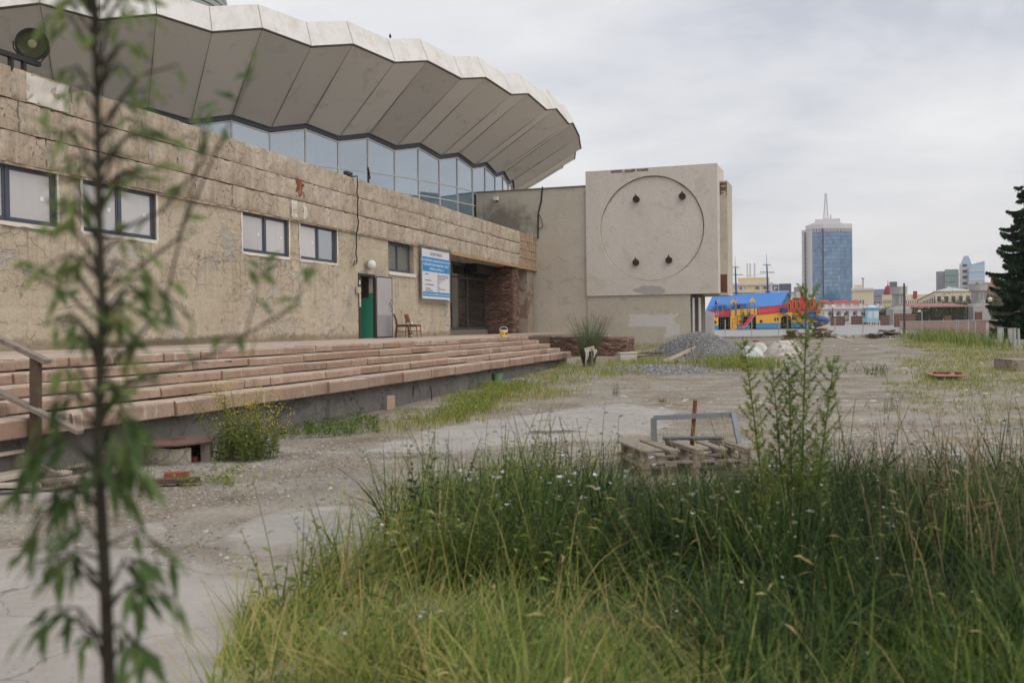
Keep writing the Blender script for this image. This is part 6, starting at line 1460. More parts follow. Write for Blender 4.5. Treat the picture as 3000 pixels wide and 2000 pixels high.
# concrete vent towers
conc = M('vent_concrete', S(166, 164, 160), .9, .10, .8, .2, dirt=.3, dcol=S(130, 104, 84))
def vent(label, px, D_, yb, y1, y2, y3, yt, w1, w2, w3):
    z0, a1, a2, a3, zt = [hz_(y, px, D_) for y in (yb, y1, y2, y3, yt)]; k = D_ / F / 2
    o = thing('vent_tower', label, 'vent tower', at(px, D_, z0), .12, 'concrete vent towers'); a1 -= z0; a2 -= z0; a3 -= z0; zt -= z0
    W1, W2, W3 = w1 * k, w2 * k, w3 * k
    MB().b2(-W1, W1, -W1 * .7, W1 * .7, -.5, a1).build('base', conc, o, bevel=.05)
    MB().add([(-W1, -W1 * .7, a1 + .01), (W1, -W1 * .7, a1 + .01), (W1, W1 * .7, a1 + .01), (-W1, W1 * .7, a1 + .01), (-W2, -W2, a2), (W2, -W2, a2), (W2, W2, a2), (-W2, W2, a2)], [(0, 1, 5, 4), (1, 2, 6, 5), (2, 3, 7, 6), (3, 0, 4, 7), (4, 5, 6, 7), (3, 2, 1, 0)]).build('shoulder', conc, o)
    oc_ = [(W2 * math.cos(PI / 8 + i * PI / 4) * 1.08, W2 * math.sin(PI / 8 + i * PI / 4) * 1.08) for i in range(8)]
    MB().prism(oc_, a2 - .01, a3, lambda u, v, h: (u, v, h)).build('shaft', conc, o)
    for s in (-1, 0, 1): MB().b2(s * W2 * .62 - .12, s * W2 * .62 + .12, -W2 * 1.03, -W2 * .98, a2 + .5, a3 - .3).build('louvre', M('vent_louvre', S(140, 138, 136), .8), o)
    oc3 = [(W3 * math.cos(PI / 8 + i * PI / 4) * 1.08, W3 * math.sin(PI / 8 + i * PI / 4) * 1.08) for i in range(8)]
    MB().prism(oc3, a3 + .001, zt, lambda u, v, h: (u, v, h)).build('head', conc, o); MB().prism([(x * 1.03, y * 1.03) for x, y in oc3], zt, zt + .1, lambda u, v, h: (u, v, h)).build('cap', M('cap_stained', S(182, 156, 130), .9, .2, 2), o)
vent('concrete vent tower behind the thin dark pole', 2633, 148, 954, 907, 898, 862, 842, 58, 34, 44)
vent('concrete vent tower at the right end of the pavilion', 2866, 120, 952, 898, 889, 852, 834, 56, 36, 46)
# pavilion with corrugated roof
Dp = 118; zf = 1.0; xa, xb = at(2676, Dp, 0).x, at(2836, Dp, 0).x
PV = thing('pavilion', 'open dark pavilion under a pink corrugated roof', 'pavilion', (xa, Dp, zf), .02); Lp = xb - xa
zr0, zr1 = hz_(899, 2690, Dp) - zf, hz_(889, 2690, Dp + 3) - zf
nx = 160; X, Yv = np.meshgrid(np.linspace(-.2, Lp + .2, nx), np.linspace(-.6, 4.5, 6)); Z = zr0 + (zr1 - zr0) * (Yv + .6) / 5.1 + .05 * np.sin(X * 2 * PI / .35)
nm = NM(); gridmesh(nm, np.stack([X, Yv, Z], -1)); nm.build('roof', M('pink_sheet', S(172, 116, 116), .6, .08, .5), PV)
bars = M('black_iron', S(38, 38, 40), .6)
for i in range(4): MB().b2(i * Lp / 3 - .06, i * Lp / 3 + .06, -.06, .06, -.3, zr0 + .02).build('post', bars, PV)
MB().b2(0, Lp, -.04, .04, zr0 - .3, zr0 - .2).build('beam', bars, PV)
for i in range(30): MB().b2(i * Lp / 30 + .02, i * Lp / 30 + .05, -.02, .02, .3, zr0 - .31).build('railing_bar', bars, PV)
for i, (f0, f1, hh, m_) in enumerate(((.02, .24, 1.25, bars), (.32, .52, 1.2, bars), (.56, .68, 1.3, M('brown_panel', S(112, 78, 64), .7)), (.76, .92, 1.25, bars))): MB().b2(f0 * Lp, f1 * Lp, -.2 - .03 * i, -.15 - .03 * i, -.2, hh).build('panel', m_, PV)
MB().b2(.3 * Lp, Lp, .4, 1.2, -.2, .25).build('blue_sheeting', M('blue_sheet', S(90, 130, 190), .6, .2, 4), PV)
# brown hoardings, kiosk, lamps
brn = M('brown_panel', S(112, 78, 64), .7)
def fp_(label, x0, x1, y0, y1, D_):
    p = at(x0, D_, hz_(y1, x0, D_)); w = at(x1, D_, 0).x - p.x; h = hz_(y0, x0, D_) - p.z
    o = thing('hoarding', label, 'hoarding', p, 0, 'brown hoardings'); n_ = max(3, int(w / .35))
    for i in range(n_): MB().b2(i * w / n_ + .005, (i + 1) * w / n_ - .005, -.02, .02, -.3, h).build('board', brn, o)
    MB().b2(-.03, 0, -.04, .04, -.3, h + .05).b2(w, w + .03, -.04, .04, -.3, h + .05).build('post', bars, o)
fp_('leftmost brown hoarding before the colonnade', 2433, 2473, 927, 950, 150); fp_('dark brown hoarding left of the kiosk', 2494, 2538, 926, 945, 152); fp_('brown hoarding right of the kiosk', 2580, 2605, 923, 951, 146); fp_('wide brown hoarding below the first vent tower', 2620, 2682, 919, 950, 112); fp_('narrow brown hoarding below the second vent tower', 2857, 2876, 914, 941, 100)
kx0, kx1, Dk = 2540, 2575, 145; p = at(kx0, Dk, hz_(951, kx0, Dk)); kw = at(kx1, Dk, 0).x - p.x; kh = hz_(897, kx0, Dk) - p.z
KI = thing('kiosk', 'small faded light blue kiosk before the yellow colonnade', 'kiosk', p, 0); kb = M('kiosk_blue', S(150, 192, 206), .6, .08, 1, .05)
MB().b2(0, kw, 0, 1.6, .35, kh - .5).build('body', kb, KI, bevel=.03); MB().b2(-.1, kw + .1, -.1, 1.7, kh - .5, kh - .2).build('cornice', M('kiosk_dark', S(110, 158, 178), .6), KI)
MB().lathe([(kw * .45, 0), (kw * .3, .25), (0, .4)], 16).build('crown', M('kiosk_white', S(206, 214, 222), .6), KI, loc=(kw / 2, .6, kh - .2))
for i in range(2): MB().b2(.12 + i * kw / 2, kw / 2 - .06 + i * kw / 2, -.03, -.001, .95, kh - .7).build('window', M('kiosk_pane', S(200, 212, 216), .4), KI)
for i in range(3):
    for y in (.1, 1.5): MB().b2(.05 + i * (kw - .15) / 2, .13 + i * (kw - .15) / 2, y, y + .08, -.1, .35).build('leg', bars, KI)
def lamp(label, px, yb, yt, D_, r=.28):
    p = at(px, D_, hz_(yb, px, D_)); h = hz_(yt, px, D_) - p.z; o = thing('street_lamp', label, 'street lamp', p, 0, 'globe street lamps')
    MB().tube([(0, 0, -.3), (0, 0, h - 2 * r)], [.06, .05], 8).lathe([(.16, 0), (.14, .3), (.06, .5)], 10).build('post', bars, o); MB().lathe([(.05, h - 2.1 * r), (r * .75, h - 1.8 * r), (r, h - r), (r * .75, h - .3 * r), (.02, h)], 14).build('globe', M('opal_globe', S(222, 210, 178), .4), o, smooth=True)
lamp('globe street lamp at the left before the colonnade', 2439, 926, 893, 140, .22); lamp('globe street lamp left of the kiosk', 2532, 925, 895, 141, .22); lamp('tall globe lamp beside the second vent tower', 2901, 915, 870, 90, .2); lamp('short dark lamp between the colonnade columns', 2474, 945, 912, 160, .1); lamp('dim globe lamp under the pavilion roof', 2693, 918, 907, 116, .18)
# thin dark pole and fence posts of the car park
p = gp(2650, 987); h = hz_(830, 2650, p.y) - p.z; o = MB().tube([(0, 0, -.3), (0, 0, h)], [.09, .07], 10).lathe([(.11, 0), (.11, .25)], 10).build('utility_pole', M('pole_steel', S(84, 82, 82), .7), loc=p); tag(o, 'thin dark pole standing by the tarpaulin roll', 'pole')
galv = M('galvanised_post', S(178, 176, 172), .6)
fps = [(2124, 967, 937), (2202, 984, 935), (2281, 985, 936), (2364, 985, 936), (2446, 991, 932), (2527.6, 992, 932), (2701, 975, 912)]
prev = None
for i, (px, yb, yt) in enumerate(fps):
    p = at(px, 76.0 if i else 76, 0); p.z = G(p.x, 76); h = hz_(yt, px, 76) - p.z
    o = MB().tube([(0, 0, -.2), (0, 0, h)], .035, 8).lathe([(.04, h), (.02, h + .03)], 8).build('fence_post', galv, loc=p); tag(o, ('first', 'second', 'third', 'fourth', 'fifth', 'sixth', 'last')[i] + ' slim pale steel post of the car park wire fence from the left', 'post', 'wire fence posts')
nm = MB(); pa, pb_ = at(2110, 76, 0), at(2701, 76, 0)
for j in range(7): z_ = .55 + j * .23; nm.tube([Vector((pa.x, 76.04, z_ + .2)), Vector((pb_.x, 76.04, z_ + .2))], .006, 3, False)
for i in range(74): x_ = pa.x + (pb_.x - pa.x) * i / 73; nm.tube([Vector((x_, 76.04, .7)), Vector((x_, 76.04, 2.1))], .005, 3, False)
o = nm.build('wire_mesh', M('wire_grey', S(150, 150, 150), .6)); tag(o, 'thin wire mesh strung between the car park fence posts', 'fence')
for i, (px, yb, yt, wd) in enumerate(((2800, 985, 937, .05), (2808, 983, 937, .05), (2834, 985, 937, .06), (2854, 985, 940, .05), (2891, 990, 944, .14), (2930, 1006, 960, .30), (2963, 1015, 962, .3), (2985, 1020, 963, .08), (2972, 1015, 962, .12))):
    D_ = 60 - i * 2.2; p = at(px, D_, 0); p.z = G(p.x, D_); h = hz_(yt, px, D_) - p.z
    o = MB().b2(-wd / 2, wd / 2, -.04, .04, -.2, h).b2(-wd / 2 - .01, wd / 2 + .01, -.05, .05, h, h + .02).build('fence_post', M('old_post', S(170, 168, 164), .8, .1), loc=p); o.rotation_euler = (0, random.uniform(-.04, .06), .1); tag(o, ('first', 'second', 'third', 'fourth', 'fifth', 'wide sixth', 'wide seventh', 'last', 'second last')[i] + ' pale post of the old fence before the pink wall, counted from the left', 'post', 'old fence posts')
# timber piles by the kerb
rg = random.Random(21)
def pile(label, x0, x1, yt, D_, n_, mats, seed):
    r = random.Random(seed); a_, b_ = at(x0, D_, 0), at(x1, D_, 0); w = b_.x - a_.x; zg = G(a_.x, D_); H = max(.3, hz_(yt, (x0 + x1) / 2, D_) - zg); o = thing('timber_pile', label, 'timber pile', (a_.x + w / 2, D_, zg), 0, 'scrap timber piles')
    for i in range(n_):
        k = i / n_; z = H * k * .92 + .05; L_ = w * r.uniform(.5, 1.0) * (1 - .35 * k); an = r.uniform(-.35, .35) + (r.random() < .2) * 1.2; c = Vector((r.uniform(-.5, .5) * w * .3 * (1 - k), r.uniform(-.6, .6), z)); d_ = Vector((math.cos(an), math.sin(an), r.uniform(-.16, .16))) * L_ / 2
        MB().beam(c - d_, c + d_, r.uniform(.08, .2), r.uniform(.03, .09)).build('board', r.choice(mats), o)
pile('dark stack of old pallets and boards at the kerb', 2292, 2336, 967, 71, 34, (woodd, woodd, woodg), 1); pile('largest heap of scrap timber behind the mugwort', 2366, 2442, 960, 70, 60, (woodd, woodg, woodp), 2); pile('low pile of pale scrap timber left of the pole', 2562, 2642, 968, 70, 42, (woodg, woodp, woodd), 3); pile('dark brushwood bundle left of the pale timber', 2536, 2572, 983, 68, 22, (woodd,), 4); pile('loose boards between the dark stack and the largest heap', 2332, 2372, 975, 70.5, 18, (woodp, woodg), 5)
for (x0, x1, yt, lab) in ((2451, 2474, 984, 'pale stone block at the left of the row on the kerb'), (2480, 2498, 982, 'pale stone block in the middle of the row on the kerb'), (2504, 2520, 983, 'squarish pale stone block at the right of the row'), (2636, 2664, 978, 'pale block beside the foot of the pole')):
    p = at(x0, 70, 0); p.z = G(p.x, 70); w = at(x1, 70, 0).x - p.x; h = max(.15, hz_(yt, x0, 70) - p.z); o = roughblock(w, h, .4, int(x0), .08).build('stone_block', M('pale_stone', S(196, 180, 164), .9, .12, 3, .3), loc=p); tag(o, lab, 'stone block')
    MB().b2(0.02, w - .02, .03, .4, .0, h - .02).build('core', MATS['pale_stone'], o)
pallet(Vector((at(2616, 69, 0).x, 69, G(at(2616, 69, 0).x, 69))), .2, 'white pallet lying before the pale timber pile', M('pallet_white', S(206, 202, 196), .9), 6).__setitem__('group', 'pallets by the kerb')
p = gp(2652, 966); o = blob('tarpaulin_roll', 'long rumpled white tarpaulin lying along the pink wall', Vector((p.x, 88, G(p.x, 88))), .7, 5.5, .5, sack, 14, 'tarpaulin', fold=.25); o.rotation_euler.z = -.12

# ================================================================== PLAYGROUND SHIP
Ds = 120.0; K = Ds / F
def sx_(px): return at(px, Ds, 0).x
x0 = sx_(2080); zS = hz_(965, 2240, Ds)
SP = thing('playground_ship', 'colourful playground ship with blue gabled roof, red railings and yellow hull', 'playground', (x0, Ds, zS))
def X_(px): return sx_(px) - x0
def Z_(py, px=2240): return hz_(py, px, Ds) - zS
pr_y = M('hull_yellow', S(238, 176, 62), .55, .05, 1, .03); pr_b = M('hull_blue', S(62, 146, 200), .55, .05, 1, .03); pr_r = M('rail_red', S(206, 52, 70), .55, .06, 1, .03); pr_roof = M('roof_blue', S(74, 128, 196), .6, .06, .6, .03); pr_gab = M('gable_teal', S(58, 112, 130), .6); pr_post = M('post_wood', S(150, 122, 98), .7); pr_dk = M('hull_dark', S(44, 46, 50), .8)
r2 = lambda x, y: (2050 + x / 5.88, 780 + y / 5.88)     # pixels of the enlarged view -> photo pixels
def sbox(xa, xb, ya, yb, d0, d1, name, mat, par=None, bevel=0):
    (pa, qa), (pb, qb) = r2(xa, ya), r2(xb, yb)
    return MB().b2(X_(pa), X_(pb), d0, d1, Z_(qb), Z_(qa)).build(name, mat, par or SP, bevel=bevel)
# hull panels with gaps for the doorways
h1 = sbox(178, 320, 865, 1006, 0, .1, 'hull_panel', pr_y); sbox(178, 320, 1008, 1088, 0, .1, 'hull_panel', pr_b)
sbox(525, 635, 850, 1080, -.05, .1, 'climbing_panel', pr_y); sbox(650, 740, 862, 998, 0, .1, 'hull_panel', pr_y); sbox(640, 862, 1000, 1080, 0.02, .12, 'hull_panel', pr_b)
h2 = sbox(968, 1392, 808, 980, 0, .1, 'hull_panel', pr_y); sbox(968, 1392, 982, 1070, 0, .1, 'hull_panel', pr_b); sbox(1590, 2060, 800, 975, .4, .5, 'hull_panel', pr_y); sbox(1590, 1900, 977, 1060, .4, .5, 'hull_panel', pr_b)
sbox(178, 2000, 860, 1080, 2.6, 2.7, 'back_wall', pr_dk); sbox(178, 2050, 845, 862, .05, 2.6, 'deck', pr_post)
# arch doorway
(pa, qa), (pb, qb) = r2(1392, 800), r2(1590, 1065); ar = []
xa_, xb_ = X_(pa), X_(pb); za_, zb2 = Z_(qa), Z_(qb); xm_ = (xa_ + xb_) / 2; rad = (xb_ - xa_) / 2 * .95; zc_ = zb2 + (za_ - zb2) * .5
A_ = [PI - PI * i / 20 for i in range(21)]
mb = MB(); inner = [(xm_ + rad * math.cos(a), zc_ + min(rad * math.sin(a) * 1.0, 9)) for a in A_]; outer = [(xa_ + (xb_ - xa_) * i / 20, za_) for i in range(21)]
for i in range(20): mb.add([(inner[i][0], 0, inner[i][1]), (inner[i + 1][0], 0, inner[i + 1][1]), (outer[i + 1][0], 0, outer[i + 1][1]), (outer[i][0], 0, outer[i][1]), (inner[i][0], .1, inner[i][1]), (inner[i + 1][0], .1, inner[i + 1][1]), (outer[i + 1][0], .1, outer[i + 1][1]), (outer[i][0], .1, outer[i][1])], [tuple(q) for q in BOXQ])
mb.build('arch_panel', pr_y, SP)
for a in ((1500, 1515),): sbox(a[0], a[1], 830, 1068, -.15, -.05, 'post', pr_post)
# portholes and windows
def disc(cx_, cy_, r, name, mat, d, par):
    px, py = r2(cx_, cy_); c = (X_(px), Z_(py)); rr = r / 5.88 * K
    return MB().add([(c[0] + rr * math.cos(2 * PI * i / 20), dd, c[1] + rr * math.sin(2 * PI * i / 20)) for dd in (d, d + .04) for i in range(20)], [tuple(reversed(range(20))), tuple(range(20, 40))] + [(i, (i + 1) % 20, 20 + (i + 1) % 20, 20 + i) for i in range(20)]).build(name, mat, par)
disc(262, 953, 26, 'porthole', pr_dk, -.03, SP); disc(1057, 947, 26, 'porthole', pr_dk, -.03, SP); disc(695, 945, 24, 'porthole', pr_r, -.03, SP); disc(1790, 890, 30, 'porthole', pr_dk, .37, SP)
for x_ in (1283, 1330): sbox(x_, x_ + 28, 888, 940, -.03, -.005, 'window', pr_dk)
for x_ in (1608, 1640): sbox(x_, x_ + 24, 880, 932, .37, .395, 'window', pr_dk)
for i, (xx, yy) in enumerate(((560, 910), (600, 888), (560, 960), (604, 968), (560, 1000), (602, 922), (560, 1040))): disc(xx, yy, 9, 'hold', pr_dk, -.08, SP)
# railings: pickets
def railing(xa, xb, ya0, ya1, yb0, yb1, mat, d, n_):
    for i in range(n_):
        k0, k1 = i / n_, (i + .80) / n_; p0, p1 = xa + (xb - xa) * k0, xa + (xb - xa) * k1
        yt = ya0 + (ya1 - ya0) * k0; yb = yb0 + (yb1 - yb0) * k0; (pa, qa), (pb, qb) = r2(p0, yt), r2(p1, yb)
        MB().b2(X_(pa), X_(pb), d, d + .05, Z_(qb), Z_(qa)).build('rail_picket', mat, SP)
    for f in (.12, .88):
        (pa, qa), (pb, qb) = r2(xa, ya0 + (yb0 - ya0) * f), r2(xb, ya1 + (yb1 - ya1) * f); MB().beam((X_(pa), d + .07, Z_(qa)), (X_(pb), d + .07, Z_(qb)), .04, .12).build('rail', mat, SP)
railing(110, 315, 762, 758, 858, 860, pr_r, 0, 8); railing(328, 515, 752, 752, 858, 858, pr_r, 0, 8); railing(535, 950, 750, 735, 850, 850, pr_y, 0, 14); railing(985, 1390, 720, 662, 835, 800, pr_r, -.06, 17); railing(1425, 1500, 662, 662, 795, 795, pr_r, .1, 3)
sbox(1390, 1495, 720, 805, -.5, .2, 'lookout_box', M('lookout_blue', S(40, 74, 116), .6))
# red castle wall with arched windows
sil = [(1505, 795), (1505, 650), (1590, 575), (1600, 590), (1715, 590), (1760, 520), (1795, 480), (1830, 520), (1870, 585), (1985, 585), (2065, 650), (2065, 795)]
MB().prism([(X_(r2(a, b)[0]), Z_(r2(a, b)[1])) for a, b in sil], .2, .3, lambda u, v, h: (u, h, v)).build('castle_wall', pr_r, SP)
for xx, y0_, y1_ in ((1550, 640, 765), (1635, 610, 730), (1710, 610, 735), (1870, 615, 730), (1945, 610, 730), (2020, 640, 760)):
    wv = 22; pts = [(xx - wv, y1_), (xx - wv, y0_ + 25)] + [(xx + wv * math.cos(a), y0_ + 25 - 30 * math.sin(a)) for a in np.linspace(PI, 0, 9)] + [(xx + wv, y1_)]
    q_ = [r2(a, b) for a, b in pts]; f_ = MB(); 
    for i in range(len(q_)): a, b = q_[i], q_[(i + 1) % len(q_)]; f_.beam((X_(a[0]), .17, Z_(a[1])), (X_(b[0]), .17, Z_(b[1])), .04, .06, up=(0, 1, 0))
    fo = f_.build('arched_window', pr_y, SP); MB().prism([(X_(a), Z_(b)) for a, b in q_], .185, .198, lambda u, v, h: (u, h, v)).build('pane', M('maroon', S(120, 36, 56), .6), fo)
for xx, y_ in ((1590, 575), (1795, 480), (1982, 575)): 
    q = r2(xx, y_); MB().lathe([(.06, -.1), (.16, .0), (.1, .2), (0, .4)], 8).build('finial', pr_y, SP, loc=(X_(q[0]), .25, Z_(q[1])))
# big roof
(e0, f0), (e1, f1) = r2(100, 760), r2(1395, 668); (g0, i0), (g1, i1) = r2(225, 505), r2(1525, 432); (k0, l0) = r2(1615, 575)
XD = lambda px, d: at(px, Ds + d, 0).x - x0
ZD = lambda py, px, d: hz_(py, px, Ds + d) - zS
Rv = [(XD(e0, .9), .9, ZD(f0, e0, .9)), (XD(e1, .9), .9, ZD(f1, e1, .9)), (XD(g1, 3.6), 3.6, ZD(i1, g1, 3.6)), (XD(g0, 3.6), 3.6, ZD(i0, g0, 3.6)), (XD(e0, 6.3), 6.3, ZD(f0, e0, 6.3)), (XD(k0, 6.3), 6.3, ZD(l0, k0, 6.3))]
MB().add([Vector(p) for p in Rv] + [Vector(p) - Vector((0, 0, .15)) for p in Rv], [(0, 1, 2, 3), (3, 2, 5, 4), (6, 9, 8, 7), (9, 10, 11, 8), (0, 6, 7, 1), (1, 7, 8, 2), (2, 8, 11, 5), (0, 3, 9, 6), (3, 4, 10, 9)]).build('roof', pr_roof, SP)
MB().add([(XD(e1, .9) - .15, 1.0, Z_(f1) - .15), (XD(k0, 6.3) - .2, 6.1, ZD(l0, k0, 6.3) - .15), (XD(g1, 3.6) - .25, 3.6, ZD(i1, g1, 3.6) - .25), (XD(e1, .9) - .15, 1.0, Z_(r2(0, 790)[1])), (XD(k0, 6.3) - .2, 6.1, Z_(r2(0, 790)[1]))], [(0, 1, 2), (0, 3, 4, 1)]).build('gable', pr_gab, SP)
# small canopies on posts with ogee fronts
for xx, yt, xl_, xr_ in ((571, 540, 525, 625), (906, 525, 860, 955)):
    og = [(-50, 95), (-46, 60), (-30, 45), (-8, 20), (0, 0), (8, 20), (30, 45), (46, 60), (50, 95), (38, 110), (34, 100), (26, 80), (0, 66), (-26, 80), (-34, 100), (-38, 110)]
    MB().prism([(X_(r2(xx + a, yt + b)[0]), Z_(r2(xx + a, yt + b)[1])) for a, b in og], -.1, -.02, lambda u, v, h: (u, h, v)).build('ogee_gable', pr_y, SP)
    for x_ in (xl_ + 6, xr_ - 10): sbox(x_ - 6, x_ + 8, yt + 95, 860, -.05, .08, 'post', pr_post)
for x_ in (308, 390, 632, 712, 745, 826): sbox(x_ - 7, x_ + 7, 635, 860, -.04, .08, 'post', pr_post)
for (xa, xb, ya, yb) in ((300, 520, 560, 648), (625, 860, 560, 640)): 
    p0, p1 = r2(xa, yb), r2(xb, ya); MB().add([(X_(p0[0]), -.1, Z_(p0[1])), (X_(p1[0]), -.1, Z_(p0[1])), (X_(p1[0]), .8, Z_(p1[1])), (X_(p0[0]), .8, Z_(p1[1])), (X_(p1[0]), 1.6, Z_(p0[1])), (X_(p0[0]), 1.6, Z_(p0[1]))], [(0, 1, 2, 3), (3, 2, 4, 5)]).build('canopy', pr_roof, SP)
for xa, ya, xb, yb in ((300, 625, 345, 550), (620, 610, 672, 535)): p0, p1 = r2(xa, ya), r2(xb, yb); MB().beam((X_(p0[0]), -.15, Z_(p0[1])), (X_(p1[0]), -.15, Z_(p1[1])), .05, .1).build('finial', M('finial_orange', S(220, 140, 80), .6), SP)
# slides
p0, p1, p2 = r2(905, 850), r2(730, 1030), r2(660, 1060)
ch = [Vector((X_(p0[0]), -.2, Z_(p0[1]))), Vector((X_(p1[0]), -1.2, Z_(p1[1]))), Vector((X_(p2[0]), -1.5, Z_(p2[1]) + .05))]
for s_ in (-.28, .28):
    m_ = MB()
    for i in range(2): m_.beam(ch[i] + Vector((0, s_, .08)), ch[i + 1] + Vector((0, s_, .08)), .06, .34)
    m_.build('slide_side', pr_r, SP)
m_ = MB()
for i in range(2): m_.beam(ch[i], ch[i + 1], .54, .04)
m_.build('slide_bed', M('slide_steel', S(196, 190, 190), .3, .05, metal=.3), SP)
for xx in (735, 835): q0, q1 = r2(xx - 30, 1000), r2(xx + 12, 790); MB().beam((X_(q0[0]), -.35, Z_(q0[1])), (X_(q1[0]), -.3, Z_(q1[1])), .06, .22).build('climbing_rail', M('rail_green', S(44, 112, 62), .6), SP)
ZT7 = Z_(r2(0, 790)[1]); hx = MB(); c0 = r2(1960, 800); pts = []
for i in range(40):
    a = i / 39 * 2.2 * PI + 1.2; pts.append((X_(c0[0]) + 1.0 * math.cos(a) + i * .012, -.6 + 1.0 * math.sin(a), ZT7 - i / 39 * (ZT7 - .45)))
hx.tube(pts[:28], .36, 10); hx.build('tube_slide', M('slide_blue', S(38, 84, 150), .45), SP)
MB().tube(pts[27:34], .37, 10).build('tube_slide', pr_y, SP); MB().tube(pts[33:], .36, 10).build('tube_slide', M('slide_navy', S(28, 54, 104), .45), SP)
# masts with rigging
def mast(label, xb, yb, xt, yt, y1, w1, y2, w2):
    f = lambda x, y: (2120 + x / 7.84, 720 + y / 7.84)
    (pb, qb), (pt, qt) = f(xb, yb), f(xt, yt); Dm = Ds + 3.6; base = at(pb, Dm, hz_(qb, pb, Dm)); g = lambda x, y: Vector((at(f(x, y)[0], Dm, 0).x, Dm, hz_(f(x, y)[1], f(x, y)[0], Dm))) - base
    o = thing('mast', label, 'mast', base, 0, 'playground ship masts'); mb_ = M('mast_blue', S(40, 84, 150), .55)
    xm1 = xb + (xt - xb) * (yb - y1) / (yb - yt); xm2 = xb + (xt - xb) * (yb - y2) / (yb - yt); e_ = g(xm1, y1 - 5)
    MB().tube([Vector((0, 0, -.6)), g(xm2, y2), e_, ], [.12, .10, .07], 8).build('lower_pole', mb_, o); MB().tube([e_, g(xt, yt)], [.05, .02], 6).build('top_pole', M('mast_pale', S(128, 160, 190), .5), o)
    yd = M('yard_brown', S(140, 116, 104), .8)
    for y_, w_, xm in ((y1, w1, xm1), (y2, w2, xm2)): MB().tube([g(xm - w_, y_ - 3), g(xm + w_, y_ + 4)], .05, 6).build('yard', yd, o)
    MB().tube([g(xb - 70, yb - 2), g(xb + 60, yb)], .06, 6).build('yard', bars, o)
    rr = MB()
    for k in (-1, -.6, -.3, .3, .6, 1): rr.tube([g(xm2 + w2 * k, y2), g(xm1 + w1 * k, y1)], .008, 3, False); rr.tube([g(xm2 + w2 * k, y2), g(xm2 + w2 * k * 1.1, yb - 90)], .008, 3, False)
    rr.build('rigging', M('rope_grey', S(160, 158, 156), .9), o)
mast('left blue playground mast with two yards and rigging', 293, 1085, 270, 240, 490, 85, 660, 160); mast('taller right blue playground mast with two yards and rigging', 1022, 1050, 992, 180, 435, 85, 608, 162)
cw_ = MB(); f = lambda x, y: (2120 + x / 7.84, 720 + y / 7.84); g = lambda x, y: Vector((at(f(x, y)[0], Ds + 3.6, 0).x, Ds + 3.6, hz_(f(x, y)[1], f(x, y)[0], Ds + 3.6)))
cw_.tube([g(410, 670), g(550, 686), g(700, 675), g(960, 635)], .02, 4, False); o = cw_.build('wire', M('rope_grey', (1, 1, 1))); tag(o, 'thin wire sagging between the two masts', 'wire')
# grey cabinet beside the block
cb = at(2056, 60, 0); zc0 = G(cb.x, 60); wv = at(2093, 60, 0).x - cb.x; hb = hz_(905, 2070, 60) - zc0
o = thing('cabinet', 'tall light grey cabinet with sloped top beside the relief block', 'cabinet', (cb.x, 60, zc0)); MB().add([(0, 0, -.2), (wv, 0, -.2), (wv, .7, -.2), (0, .7, -.2), (0, 0, hb), (wv, 0, hb - .25), (wv, .7, hb - .25), (0, .7, hb)], [tuple(q) for q in BOXQ]).build('body', M('cabinet_grey', S(186, 186, 188), .7, .08, 1.5), o, bevel=.02); MB().b2(.15, wv - .15, -.02, -.001, .4, hb - .5).build('door', M('cabinet_door', S(178, 178, 180), .7), o)

# ================================================================== TOWN
glassb = glassmat('tower_glass', S(54, 114, 156), .08, .5, 0, .10); whit = M('town_white', S(206, 202, 204), .8, .04, .05, 0); crm = M('town_cream', S(224, 212, 184), .85, .05, .1, 0); dkw = M('town_window', S(84, 84, 92), .4, .1, .3, 0); yel = M('town_yellow', S(226, 206, 160), .85, .04, .2, 0); gryr = M('town_grey', S(150, 148, 156), .8, .08, .1, 0); redr = M('town_red', S(168, 72, 68), .8, .08, .1, 0); slate = M('town_slate', S(98, 106, 126), .8, .05, .1, 0)
def bld(name, label, x0, x1, yt, D_, mat, depth=None, rz=0.0, group=None, z0=1.0):
    p = at((x0 + x1) / 2, D_, z0); w = at(x1, D_, 0).x - at(x0, D_, 0).x; h = hz_(yt, (x0 + x1) / 2, D_) - z0
    o = thing(name, label, 'building', p, rz - math.atan2(p.x, p.y) * 1.06, group); d = depth or w * .6
    MB().b2(-w / 2, w / 2, 0, d, -2, h).build('wall', mat, o)
    return o, w, h, d
def wingrid(o, x0, x1, z0, z1, nx, nz, fw, fh, mat=dkw, y=-.06, name='window'):
    me = None; cw, chh = (x1 - x0) / nx, (z1 - z0) / nz
    me = MB().b2(-cw * fw / 2, cw * fw / 2, 0, .3, -chh * fh / 2, chh * fh / 2).mesh(name, mat)
    for i in range(nx):
        for j in range(nz): inst(me, name, o, (x0 + (i + .5) * cw, y, z0 + (j + .5) * chh))
# blue tower
Dt = 880; k = Dt / F
def TX(u): return at(2300 + u / 3.92, Dt, 0).x
def TZ(v, u=500): return hz_(550 + v / 3.92, 2300 + u / 3.92, Dt)
tx0 = TX(310); TW = thing('office_tower', 'tall blue glass office tower with white stair core and roof mast', 'building', (tx0, Dt, 0), -math.atan2(tx0, Dt) * 1.03); zt = TZ(470)
plan = [(0, 2), (TX(440) - tx0, 0), (TX(625) - tx0, 3), (TX(755) - tx0, 9), (TX(755) - tx0, 30), (0, 30)]
MB().prism(plan, 0, zt, lambda u, v, h: (u, v, h)).build('core_wall', M('tower_core', S(48, 78, 104), .6), TW)
nfl = 22; z0f, z1f = 6.0, TZ(515); fh = (z1f - z0f) / nfl
mats_ = [glassb, glassmat('tower_glass_pale', S(72, 130, 168), .08, .5, 0, .12), glassmat('tower_glass_dark', S(44, 96, 138), .08, .5, 0, .08)]
